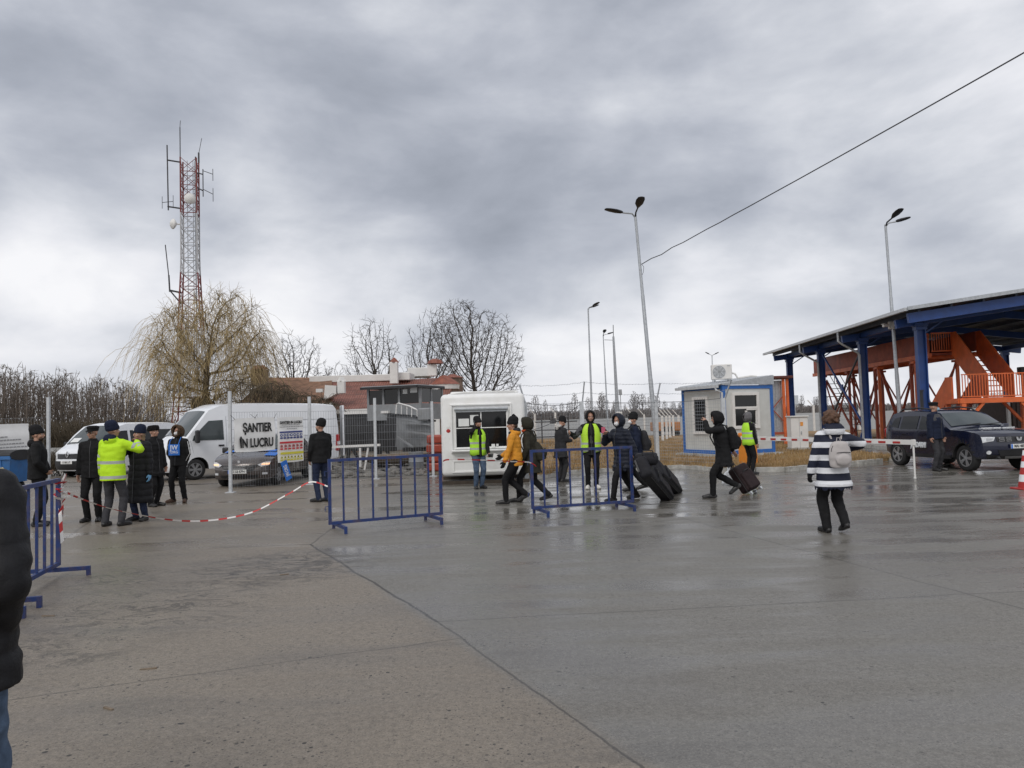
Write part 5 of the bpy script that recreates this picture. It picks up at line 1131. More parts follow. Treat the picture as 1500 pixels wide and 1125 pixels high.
# bush beside the van
o = thing('bush', 'low tangled brown bush between the fence post and the white delivery van', 'bush', at(80, 29)); rr = random.Random(6); mb = MB(); ml = MB()
for i in range(420):
    d = V((rr.gauss(0, .5), rr.gauss(0, .4), 1)).normalized(); p = V((rr.uniform(-.45, .45), rr.uniform(-.3, .3), 0)); l = rr.uniform(.6, 1.45); q = p + d * l * .6; (mb if i < 40 else ml).path([p if i < 40 else p + d * .3, q, q + V((rr.gauss(0, .3), rr.gauss(0, .3), .3)) * .6], [.012, .009, .005], 3, cap=False)
mb.build('stem', K['bark'], o); ml.build('foliage', K['scrub'], o)

# ---------------------------------------------------------------- crowd barriers
def barrier_mesh(L, H=1.02, n=7):
    parts = []; mb = MB(); t = .045
    mb.box((0, 0, H + .10), (L, t, t)); mb.box((0, 0, .14), (L, t, t))
    for x in (-L / 2 + t / 2, L / 2 - t / 2): mb.box((x, 0, (H + .24) / 2), (t * .98, t * .98, H - .04 - t + .0))
    parts.append(('frame', mb))
    mb = MB(); [mb.box((-L / 2 + L * i / (n + 1), 0, (H + .24) / 2), (.026, .026, H - .04 - t)) for i in range(1, n + 1)]; parts.append(('bars', mb))
    for x in (-L / 2 + .17, L / 2 - .17):
        mb = MB(); mb.box((x, 0, .09), (.045, .76, .045)); mb.box((x, -.36, .035), (.042, .042, .07)); mb.box((x, .36, .035), (.042, .042, .07)); parts.append(('foot', mb))
    mb = MB(); mb.path([(-L / 2, 0, .4), (-L / 2 - .05, 0, .4), (-L / 2 - .05, 0, .33)], .008, 4); mb.path([(-L / 2, 0, .95), (-L / 2 - .05, 0, .95), (-L / 2 - .05, 0, .88)], .008, 4); parts.append(('hook', mb))
    return parts
def barrier(a, b, label):
    a = V(a); b = V(b); d = b - a; o = thing('crowd_barrier', label, 'barrier', (a + b) / 2, atan2(d.y, d.x), 'blue crowd control barriers')
    for n_, mb in barrier_mesh(d.length): mb.build(n_, K['blue'], o)
    return o
B1a, B1b = V((-2.93, 11.95, 0)), V((-1.23, 12.85, 0)); B2a, B2b = V((.28, 13.25, 0)), V((2.15, 13.85, 0))
barrier(B1a, B1b, 'blue crowd barrier standing alone in front of the kiosk, taped at both ends')
barrier(B2a, B2b, 'blue crowd barrier in front of the man striding with the black suitcases')
L0, L1 = V((-5.42, 9.05, 0)), V((-4.93, 7.15, 0)); dl = (L1 - L0).normalized(); barrier(L0, L1, 'blue crowd barrier with tape knotted to its end beside the bearded man in black')
barrier(L1 + dl * .08, L1 + dl * 2.0, 'blue crowd barrier mostly hidden behind the close black padded jacket')
# tape
K['tred'] = mat('tape_red', (.50, .025, .025), .4, var=.1); K['twh'] = mat('tape_white', (.74, .72, .70), .4, var=.05)
def tape(pts, label, per=.13, w_=.024, tw=.35):
    mb = MB(); pts = [V(p) for p in pts]; fine = []
    for i in range(len(pts) - 1):
        p0, p1, p2, p3 = pts[max(i - 1, 0)], pts[i], pts[i + 1], pts[min(i + 2, len(pts) - 1)]; n = 24
        for k in range(n): t = k / n; fine.append(.5 * ((2 * p1) + (p2 - p0) * t + (2 * p0 - 5 * p1 + 4 * p2 - p3) * t * t + (3 * p1 - p0 - 3 * p2 + p3) * t ** 3))
    fine.append(pts[-1]); acc = 0
    for i in range(len(fine) - 1):
        a, b = fine[i], fine[i + 1]; l = (b - a).length
        def wv_(p, s): ang = .9 * sin(s * tw * 3.1) + .4 * sin(s * 1.7); d = (b - a).normalized(); sd = d.cross(V((0, 0, 1))).normalized(); return (V((0, 0, 1)) * cos(ang) + sd * sin(ang)) * w_ / 2, sd * .0012
        u, n_ = wv_(a, acc); u2, _ = wv_(b, acc + l); mi = int((acc + l / 2) / per) % 2
        mb.add([a - u - n_, b - u2 - n_, b + u2 - n_, a + u - n_, a - u + n_, b - u2 + n_, b + u2 + n_, a + u + n_], [(0, 1, 2, 3), (7, 6, 5, 4), (3, 2, 6, 7), (0, 4, 5, 1)], mi); acc += l
    return tag(mb.build('barrier_tape', [K['twh'], K['tred']]), label, 'tape', 'red and white barrier tapes')
tape([L0 + V((.03, .05, .98)), P(120, 731, 9.7), P(170, 747, 10.2), P(250, 761.5, 10.9), P(310, 762, 11.3), P(370, 750, 11.6), P(425, 722, 11.8), P(455, 706, 11.9), B1a + V((0, -.03, .72))], 'red and white tape sagging low from the left barrier to the lone barrier')
tape([B1b + V((.03, -.02, .95)), P(655, 673.5, 13.0), P(710, 674, 13.1), P(750, 676, 13.15), B2a + V((-.02, -.03, .93)), B2a + V((.10, -.05, .86))], 'short red and white tape stretched level between the two barriers', .13, .026, .1)
rr = random.Random(12); pts = [L0 + V((.02, .03, 1.1))]
for i in range(15): pts.append(L0 + V((.05 * cos(i * 2.1) + .03 + rr.uniform(-.02, .05), .06 * sin(i * 2.1) - .02, 1.16 - i * .033 + rr.uniform(-.05, .05))))
pts.append(L0 + V((.1, -.1, .4))); tape(pts, 'crumpled red and white tape knotted around the left barrier post', .12, .05, .8)
# little bits of litter
mb = MB(); rr = random.Random(8)
for px, py in ((410, 843), (80, 903), (205, 982), (165, 1041)): g = G(px, py); a = rr.uniform(0, pi); mb.bar(g + V((0, 0, .006)), g + V((cos(a) * .12, sin(a) * .05, .008)), .016, .01)
tag(mb.build('debris', K['wood']), kind='stuff')

# ---------------------------------------------------------------- boom barrier, cone
K['boomw'] = K['plaster']
def boom():
    a = P(1086, 641.5, 23.3); b = P(1340.5, 648, 17.95); d = b - a; yw = atan2(d.y, d.x); L_ = d.xy.length; z0 = a.z
    o = thing('boom_barrier', 'long white boom barrier with red dashes resting on a thin prop', 'boom barrier', (a.x, a.y, 0), yw); mb = MB(); sl = (b.z - a.z) / L_
    def zz(x): return z0 + sl * x
    mb.bar((0, 0, zz(0)), (L_, 0, zz(L_)), .06, .115); mb.build('arm', K['boomw'], o)
    mb = MB(); n = 13
    for i in range(n):
        x = .45 + (L_ - .62) * i / n; w_ = .2; mb.bar((x, -.034, zz(x) - .01), (x + w_, -.034, zz(x + w_) - .01), .012, .05)
    mb.build('marking', K['red'], o)
    mb = MB(); mb.tube((L_ - .05, 0, zz(L_) + .04), (L_ - .05, 0, .02), .022, n=8); mb.box((L_ - .05, 0, zz(L_)), (.06, .08, .135)); mb.ell((L_ - .05, 0, .03), .032); mb.build('prop', K['boomw'], o)
    mb = MB(); mb.bbox((-.02, .25, .54), (.46, .36, 1.04), .03, 2); mb.box((-.02, .05, z0), (.3, .1, .16)); mb.build('housing', K['orangeboard'], o)
K['orangeboard'] = mat('orange_board', (.78, .27, .03), .5, var=.08)
boom()
c0 = G(1504, 717); o = thing('traffic_cone', 'red and white striped traffic cone at the edge of the wet concrete', 'cone', c0); mb = MB(); h = .78
def rz(z): return .155 - .125 * z / h
zs = [.03, .16, .30, .44, .56, .68, h]
for i in range(6): mb.lathe([(rz(zs[i]) + .0005, zs[i]), (rz(zs[i + 1]) + .0005, zs[i + 1])], 20, mi=i % 2, cap=False)
mb.lathe([(.03, h - .001), (.022, h + .01), (.01, h + .01)], 16, mi=0); mb.build('cone_body', [K['red'], K['signwhite']], o, smooth=True); mb = MB(); mb.bbox((0, 0, .02), (.42, .42, .04), .015, 2); mb.build('base', K['red'], o)
# ---------------------------------------------------------------- vehicles
class Car:
    """x forward, y left, z up. up = roof-side outline from rear bottom to front bottom."""
    def __init__(s, o, up, W, wheels, rw, zb, belt, tumble, crown=.05, bow=.16, ra=None, plan=.10):
        s.o, s.W, s.belt, s.tumble, s.crown, s.bow, s.plan = o, W / 2, belt, tumble, crown, bow, plan
        s.xr, s.xf = min(p[0] for p in up), max(p[0] for p in up); s.zt = max(p[1] for p in up); s.wheels, s.rw, s.zb = wheels, rw, zb; s.ra = ra or rw * 1.14
        pts = [V((x, z)) for x, z in up]; s.up = s.resample(pts, .14)
        s.front = [p for p in s.up[len(s.up) // 2:]]
    def resample(s, pts, step):
        out = [pts[0]]
        for a, b in zip(pts[:-1], pts[1:]):
            n = max(1, int((b - a).length / step)); out += [a.lerp(b, k / n) for k in range(1, n + 1)]
        return out
    def hw(s, x, z):
        e = max(0, (abs(x - (s.xr + s.xf) / 2) / ((s.xf - s.xr) / 2) - .72) / .28); p = 1 - s.plan * e * e
        t = 1 - s.tumble * max(0, (z - s.belt) / (s.zt - s.belt)) ** 1.15
        b = 1 - .05 * max(0, (s.belt - .15 - z) / s.belt) ** 1.5
        return s.W * p * t * b
    def M(s, x, z, t, off=0.0):
        e = max(0, (abs(x - (s.xr + s.xf) / 2) / ((s.xf - s.xr) / 2) - .55) / .45); sg = 1 if x > (s.xr + s.xf) / 2 else -1
        a = abs(t); cz = s.crown * a ** 3 * max(0, min(1, (z - s.zb - .3) / .5))
        return V((x - sg * s.bow * e * a ** 2.2, t * (s.hw(x, z) + off), z - cz))
    def body(s, m, dark, extra_dark=None):
        bot = []
        for xw in sorted(s.wheels, reverse=True):
            for k in range(0, 13):
                a = pi * k / 12; bot.append(V((xw + s.ra * cos(a), max(s.zb, s.rw + s.ra * sin(a)))))
        n0 = len(s.up); loop = list(s.up); f0 = s.up[-1]; b2 = []
        prev = f0
        for p in bot:
            d = (p - prev).length
            if d > .25:
                n = int(d / .2); b2 += [prev.lerp(p, k / n) for k in range(1, n)]
            b2.append(p); prev = p
        n = int((s.up[0] - prev).length / .2); b2 += [prev.lerp(s.up[0], k / max(n, 1)) for k in range(1, n)]
        cl = []
        for p in loop + b2:
            if not cl or (p - cl[-1]).length > .012: cl.append(p)
        n0 = max(i for i, p in enumerate(cl) if (p - f0).length < .02) + 1
        loop = cl; N_ = len(loop); T = [-1, -.97, -.85, -.55, -.2, .2, .55, .85, .97, 1]; mb = MB(); kT = len(T); vs = []
        for p in loop:
            for t in T: vs.append(s.M(p.x, p.y, t))
        fs, mi = [], []
        for i in range(N_):
            j = (i + 1) % N_; dk = i >= n0 - 1
            for k in range(kT - 1): fs.append((i * kT + k, j * kT + k, j * kT + k + 1, i * kT + k + 1)); mi.append(1 if dk else 0)
        # sides
        inner = []; x = s.xr + .12
        def inside2(x, z):
            c = False; j = N_ - 1
            for i in range(N_):
                a, b = loop[i], loop[j]
                if (a.y > z) != (b.y > z) and x < (b.x - a.x) * (z - a.y) / (b.y - a.y) + a.x: c = not c
                j = i
            return c
        while x < s.xf:
            z = s.zb + .08
            while z < s.zt:
                if inside2(x, z) and min((V((x, z)) - p).length for p in loop) > .06: inner.append(V((x, z)))
                z += .13
            x += .17
        cv, ce, cf, *_ = delaunay_2d_cdt(loop + inner, [(i, (i + 1) % N_) for i in range(N_)], [], 1, 1e-6)
        b0 = len(vs)
        for sgn in (1, -1):
            base = len(vs); vs += [s.M(p.x, p.y, sgn) for p in cv]
            for f in cf:
                c = sum((cv[i] for i in f), V((0, 0))) / len(f); g = [base + i for i in f]; fs.append(g if sgn < 0 else g[::-1]); mi.append(2 if extra_dark and extra_dark(c.x, c.y) else 0)
        mb.v = [tuple(v) for v in vs]; mb.f = [list(f) for f in fs]; mb.m = mi
        return mb.build('body', [m, K['dark'], dark], s.o, smooth=True, angle=32)
    def poly(s, name, pts, mapf, m, parent=None, step=.09, th=.012):
        """a panel: polygon in 2-D mapped on to the skin, with a little thickness"""
        lp = s.resample([V(p) for p in pts] + [V(pts[0])], step)[:-1]; n = len(lp); xs = [p.x for p in lp]; ys = [p.y for p in lp]; inner = []
        def ins(x, z):
            c = False; j = n - 1
            for i in range(n):
                a, b = lp[i], lp[j]
                if (a.y > z) != (b.y > z) and x < (b.x - a.x) * (z - a.y) / (b.y - a.y) + a.x: c = not c
                j = i
            return c
        x = min(xs) + step
        while x < max(xs):
            y = min(ys) + step
            while y < max(ys):
                if ins(x, y) and min((V((x, y)) - p).length for p in lp) > step * .45: inner.append(V((x, y)))
                y += step
            x += step
        cv, ce, cf, *_ = delaunay_2d_cdt(lp + inner, [(i, (i + 1) % n) for i in range(n)], [], 1, 1e-6); k = len(cv)
        top = [mapf(p.x, p.y, th) for p in cv]; bot = [mapf(p.x, p.y, -th * .5) for p in cv]; mb = MB(); mb.add(top + bot, [tuple(f) for f in cf] + [tuple(k + i for i in reversed(f)) for f in cf] + [(i, k + i, k + (i + 1) % n, (i + 1) % n) for i in range(n)])
        bm = bmesh.new(); me = mb.mesh(name, m); bm.from_mesh(me); bmesh.ops.recalc_face_normals(bm, faces=bm.faces); bm.to_mesh(me); bm.free()
        me.polygons.foreach_set('use_smooth', [True] * len(me.polygons)); me.set_sharp_from_angle(angle=radians(40))
        ob = bpy.data.objects.new(name, me); COL.objects.link(ob); ob.parent = parent or s.o; return ob
    def side(s, name, pts, m, sgn, parent=None, th=.012): return s.poly(name, pts, lambda x, z, o: s.M(x, z, sgn, o), m, parent, th=th)
    def along(s, x0, x1):                  # stretch of the roofline between two x, as length table
        seg = [p for p in s.up if min(x0, x1) - 1e-6 <= p.x <= max(x0, x1) + 1e-6]; return seg
    def fx(s, z):                          # front skin x at height z
        f = s.up; best = s.xf
        for a, b in zip(f[len(f) // 2:-1], f[len(f) // 2 + 1:]):
            if (a.y - z) * (b.y - z) <= 0 and a.y != b.y: best = max(-1e9, a.x + (b.x - a.x) * (z - a.y) / (b.y - a.y))
        return best
    def face(s, name, pts, m, parent=None, th=.015):   # pts (y,z) on the nose
        def mp(y, z, o): x = s.fx(z); q = s.M(x, z, max(-1, min(1, y / s.hw(x, z)))); return q + V((o, y / s.W * o * .6, o * .2))
        return s.poly(name, pts, mp, m, parent, step=.07, th=th)
    def top(s, name, xz0, xz1, w0, w1, m, parent=None, th=.012):   # panel on the roofline between two outline points
        a, b = V(xz0), V(xz1); d = (b - a); n = V((-d.y, d.x)).normalized(); n = n if n.y > 0 else -n
        def mp(u, t, o): p = a.lerp(b, u); q = s.M(p.x, p.y, t); return q + V((n.x, 0, n.y)) * o
        return s.poly(name, [(0, -w0), (1, -w1), (1, w1), (0, w0)], mp, m, parent, step=.16, th=th)
    def wheels_(s, rim, spokes=5, wd=.2, tr=None):
        w0 = s.W - wd / 2 - .02
        for xw in s.wheels:
            for sg in (1, -1):
                wo = bpy.data.objects.new('wheel', None); COL.objects.link(wo); wo.parent = s.o; wo.location = (xw, sg * w0 * .985, s.rw); R = Matrix.Rotation(-pi / 2 * sg, 4, 'X'); r = s.rw; h = wd / 2
                mb = MB(); mb.lathe([(r * .62, -h), (r * .9, -h), (r * .985, -h * .75), (r, -h * .3), (r, h * .3), (r * .985, h * .75), (r * .9, h), (r * .66, h), (r * .62, h * .8)], 30, R); mb.build('tyre', K['rubber'], wo, smooth=True, angle=50)
                mb = MB(); mb.lathe([(r * .64, h * .3), (r * .65, h * .92), (r * .60, h * .93), (r * .57, h * .5)], 30, R, cap=False); mb.lathe([(r * .15, h * .45), (r * .15, h * .88), (r * .10, h * .95), (.001, h * .95)], 16, R)
                for k in range(spokes):
                    for da in (-.13, .13):
                        a = 2 * pi * k / spokes; c0 = V((cos(a + da * 1.5) * r * .12, sin(a + da * 1.5) * r * .12, h * .80)); c1 = V((cos(a + da) * r * .60, sin(a + da) * r * .60, h * .84)); mb.bar(R @ c0, R @ c1, r * .10, h * .22, up=(0, 1, 0))
                mb.build('rim', rim, wo, smooth=True)
                mb = MB(); mb.lathe([(.001, h * .25), (r * .63, h * .25)], 24, R, cap=False); mb.lathe([(r * .4, h * .3), (r * .42, h * .34), (r * .2, h * .34)], 20, R, cap=False); mb.build('brake_disc', K['dark'], wo)
    def mirror(s, x, z, m, w_=.2, h=.17):
        for sg in (1, -1):
            q = s.M(x, z, sg); mb = MB(); mb.bbox(q + V((.0, sg * (w_ * .55 + .05), .06)), (.1, w_, h), .035, 2); mb.bar(q + V((.02, -sg * .02, 0)), q + V((.02, sg * .1, .03)), .05, .04); mb.build('wing_mirror', m, s.o, smooth=True, angle=50)
    def nplate(s, text, y, z, blue=True, w_=.52, h=.11):
        x = s.fx(z); e = .035; mb = MB(); mb.bbox((x + e, y, z), (.012, w_, h), .004, 1); p = mb.build('number_plate', K['plate'], s.o); M = Matrix(((0, 0, 1, x + e + .007), (1, 0, 0, y), (0, 1, 0, z), (0, 0, 0, 1)))
        lettering(text, .095, K['ink'], Matrix(((0, 0, 1, x + e + .0075), (1, 0, 0, y + .015), (0, 1, 0, z), (0, 0, 0, 1))), p, bold=.003, sx=.86, ext=.001)
        if blue: mb = MB(); mb.box((x + e + .008, y - w_ / 2 + .025, z), (.004, .045, h * .96)); mb.build('blue_band', K['signblue'], p)
def hdg(o, dx, dy): o.rotation_euler = (0, 0, atan2(dy, dx))

# dark blue patrol SUV
fw, rw_ = V((11.78, 19.8, 0)), V((11.36, 22.4, 0)); hd = (fw - rw_).normalized(); lft = V((-hd.y, hd.x, 0))
ctr = (fw + rw_) / 2 + lft * .80
o = thing('patrol_car', 'dark blue patrol car with white lettering on its door parked beside the officer', 'car', ctr); hdg(o, hd.x, hd.y)
up = [(-2.10, .42), (-2.15, .62), (-2.12, .95), (-2.04, 1.10), (-1.82, 1.42), (-1.68, 1.55), (-1.4, 1.60), (-.6, 1.63), (-.05, 1.60), (.18, 1.54), (.80, 1.16), (.90, 1.12), (1.45, 1.10), (1.90, 1.045), (2.05, .98), (2.11, .86), (2.14, .60), (2.10, .42), (2.0, .33)]
c = Car(o, up, 1.80, (1.335, -1.335), .345, .30, 1.08, .17, .05, .24, .40, .10)
c.body(K['navypaint'], K['black'], lambda x, z: z < .40 or min((V((x, z)) - V((w_, .345))).length for w_ in (1.335, -1.335)) < .455)
c.wheels_(K['alloy'], 5, .21)
for sg in (1, -1):
    c.side('side_window', [(-.33, 1.13), (.55, 1.13), (.02, 1.45), (-.30, 1.50)], K['glass'], sg); c.side('side_window', [(-1.12, 1.14), (-.42, 1.13), (-.39, 1.50), (-1.08, 1.495)], K['glass'], sg); c.side('side_window', [(-1.66, 1.20), (-1.22, 1.15), (-1.18, 1.48), (-1.50, 1.43)], K['glass'], sg)
    for xx in (-.375, .62, -1.17): c.side('door_gap', [(xx, .42), (xx + .012, .42), (xx + .012, 1.08), (xx, 1.08)], K['dark'], sg, th=.002)
    for xx in (-.26, -1.02): c.side('door_handle', [(xx, .97), (xx + .2, .97), (xx + .2, 1.0), (xx, 1.0)], K['navypaint'], sg, th=.03)
    c.side('sill', [(-.85, .30), (.85, .30), (.85, .40), (-.85, .40)], K['black'], sg, th=.03)
    mb = MB(); z_ = lambda x: 1.70; pts = [c.M(-1.5, 1.58, .84 * sg), c.M(-1.3, 1.60, .84 * sg) + V((0, 0, .07)), c.M(-.6, 1.63, .84 * sg) + V((0, 0, .075)), c.M(-.15, 1.60, .84 * sg) + V((0, 0, .06)), c.M(.08, 1.55, .82 * sg)]; mb.path(pts, .022, 6); mb.build('roof_rail', K['black'], o)
    c.face('headlight', [(sg * .55, .90), (sg * .60, .80), (sg * .86, .76), (sg * .875, .88), (sg * .86, .93)], K['lamp']); 
    c.face('fog_lamp', [(sg * (.70 + .05 * cos(a)), .50 + .05 * sin(a)) for a in [k * pi / 5 for k in range(10)]], K['lamp'])
    hl = c.face('headlight_core', [(sg * .60, .87), (sg * .64, .81), (sg * .74, .80), (sg * .74, .88)], K['alloy'], th=.019)
    q = c.M(-2.1, 1.0, .86 * sg); mb = MB(); mb.bbox(q + V((.0, 0, -.02)), (.12, .16, .26), .03, 2); mb.build('tail_light', K['redlens'], o)
c.top('windscreen', (.77, 1.185), (.22, 1.515), .86, .80, K['carglass']); c.top('rear_window', (-1.74, 1.49), (-2.0, 1.16), .74, .80, K['glass'])
c.face('grille', [(-.54, .90), (.54, .90), (.52, .77), (-.52, .77)], K['black'])
mb = MB()
for y in (-.44, -.27, .27, .44):
    for z in (.805, .865): x = c.fx(z) - .24 * (abs(y) / .9) ** 2.2 + .028; [mb.box((x, y + dy, z + dz), (.012, w_, h_)) for dy, dz, w_, h_ in ((0, .018, .13, .008), (0, -.018, .13, .008), (.065, 0, .008, .036), (-.065, 0, .008, .036))]
mb.build('grille_trim', K['chrome'], o)
x = c.fx(.84) + .03; mb = MB(); mb.prism([(-.085, .045), (-.03, .045), (-.02, .0), (.02, .0), (.03, .045), (.085, .045), (.06, -.035), (.025, -.05), (-.025, -.05), (-.06, -.035)], 0, .015, Matrix(((0, 0, 1, x), (1, 0, 0, 0), (0, 1, 0, .84), (0, 0, 0, 1)))); mb.build('emblem', K['chrome'], o)
c.face('lower_grille', [(-.52, .56), (.52, .56), (.46, .42), (-.46, .42)], K['black']); c.face('bumper_cladding', [(-.74, .44), (.74, .44), (.70, .33), (-.70, .33)], K['black']); c.face('skid_plate', [(-.34, .40), (.34, .40), (.30, .335), (-.30, .335)], K['alloy'], th=.022)
c.nplate('MAI 48503', 0, .655); c.mirror(.56, 1.10, K['navypaint'])
def onside(c, x, z, sg, off=.016):
    q = c.M(x, z, sg, off); return Matrix(((-sg, 0, 0, q.x), (0, 0, sg, q.y), (0, 1, 0, q.z), (0, 0, 0, 1)))
for sg in (1, -1): lettering('JANDARMI', .21, K['signwhite'], onside(c, -.36, .64, sg), o, bold=.005, sx=.62, ext=.012)
q = c.M(1.5, 1.09, 0); lettering('JANDARMERIA', .15, K['signwhite'], Matrix.Translation(q + V((-.05, 0, .016))) @ Matrix.Rotation(pi / 2, 4, 'Z') @ Matrix.Rotation(-.08, 4, 'X'), o, bold=.003, sx=1.0, ext=.012)
mb = MB()
for y in (-.3, .25): p0 = c.M(.80, 1.165, y / .8); mb.bar(p0 + V((.02, 0, .03)), p0 + V((-.03, .45, .06)), .02)
mb.build('wiper', K['black'], o)

# brown saloon behind the banners
o = thing('parked_car', 'brown saloon car with lit headlights parked behind the construction banners', 'car', (-8.05 + .55, 23.15, 0)); hdg(o, -.06, -1)
up = [(-2.15, .40), (-2.2, .60), (-2.15, .92), (-1.98, 1.03), (-1.55, 1.06), (-1.05, 1.36), (-.7, 1.44), (-.1, 1.465), (.25, 1.42), (.95, 1.02), (1.05, .98), (1.6, .88), (1.98, .78), (2.12, .66), (2.18, .50), (2.16, .32), (2.08, .22)]
c = Car(o, up, 1.75, (1.32, -1.33), .305, .22, .96, .22, .05, .26, .36, .12)
c.body(K['brownpaint'], K['black']); c.wheels_(K['alloy'], 7, .19)
for sg in (1, -1):
    c.side('side_window', [(-.28, 1.0), (.66, .99), (.10, 1.33), (-.26, 1.38)], K['glass'], sg); c.side('side_window', [(-1.2, 1.03), (-.36, 1.0), (-.34, 1.38), (-.72, 1.37)], K['glass'], sg)
    for xx in (-.32, .72, -1.1): c.side('door_gap', [(xx, .36), (xx + .012, .36), (xx + .012, .96), (xx, .96)], K['dark'], sg, th=.002)
    for xx in (-.22, -1.0): c.side('door_handle', [(xx, .84), (xx + .18, .84), (xx + .18, .87), (xx, .87)], K['brownpaint'], sg, th=.03)
    c.face('headlight', [(sg * .50, .62), (sg * .60, .56), (sg * .86, .62), (sg * .85, .73), (sg * .70, .71)], K['lamp'])
    K['lowbeam'] = K.get('lowbeam') or mat('lit_headlight', (.9, .5, .3), .3, var=0)
    ne = K['lowbeam'].node_tree.nodes['Principled BSDF']; ne.inputs['Emission Color'].default_value = (1, .52, .30, 1); ne.inputs['Emission Strength'].default_value = 1.0
    c.face('daytime_light', [(sg * .60, .61), (sg * .78, .62), (sg * .80, .665), (sg * .62, .655)], K['lowbeam'], th=.024)
    c.face('fog_lamp', [(sg * .62, .34), (sg * .74, .34), (sg * .74, .40), (sg * .62, .40)], K['lamp'])
c.top('windscreen', (.92, 1.04), (.28, 1.40), .86, .76, K['carglass']); c.top('rear_window', (-1.1, 1.33), (-1.5, 1.09), .72, .8, K['glass'])
c.face('grille', [(-.50, .61), (.50, .61), (.40, .46), (-.40, .46)], K['black']); mb = MB()
for z in (.485, .53, .575): mb.path([(c.fx(z) - .26 * (abs(y) / .875) ** 2.2 + .024, y, z) for y in (-.43, -.2, 0, .2, .43)], .008, 4)
mb.build('grille_trim', K['chrome'], o); mb = MB(); mb.prism([(-.04, .045), (.04, .045), (.035, -.02), (0, -.05), (-.035, -.02)], 0, .015, Matrix(((0, 0, 1, c.fx(.70) + .005), (1, 0, 0, 0), (0, 1, 0, .70), (0, 0, 0, 1)))); mb.build('emblem', K['chrome'], o)
c.face('lower_grille', [(-.55, .33), (.55, .33), (.5, .26), (-.5, .26)], K['black']); c.nplate('CT 52 KPN', 0, .445); c.mirror(.62, .98, K['black'])
CARB = c
for y0, y1, x0, x1, l in ((-.8, -.25, 1.02, 1.22, 'flat blue leaflet lying on the bonnet of the brown car, nearest its mirror'), (.15, .7, 1.0, 1.2, 'blue leaflet lying under the banner on the bonnet of the brown car'), (.55, .85, 1.3, 1.72, 'blue leaflet drooping over the headlight of the brown car')):
    q = o.matrix_basis; mb = MB(); n = 6; vs = []
    for i in range(n + 1):
        for j in range(n + 1): x = x0 + (x1 - x0) * i / n; y = y0 + (y1 - y0) * j / n; zt = next((a.y + (b.y - a.y) * (x - a.x) / (b.x - a.x) for a, b in zip(c.up[:-1], c.up[1:]) if a.x <= x <= b.x and a.y > .6), .9); vs.append(c.M(x, zt, y / .875) + V((0, 0, .022)))
    k = len(vs); fs = [(i * (n + 1) + j, (i + 1) * (n + 1) + j, (i + 1) * (n + 1) + j + 1, i * (n + 1) + j + 1) for i in range(n) for j in range(n)]
    mb.M = Matrix.Translation(o.location) @ Matrix.Rotation(atan2(-1, -.06), 4, 'Z'); mb.add(vs, fs); mb.add([v - V((0, 0, .004)) for v in vs], [f[::-1] for f in fs]); tag(mb.build('leaflet', K['signblue']), l, 'leaflet', 'blue leaflets on the brown car')

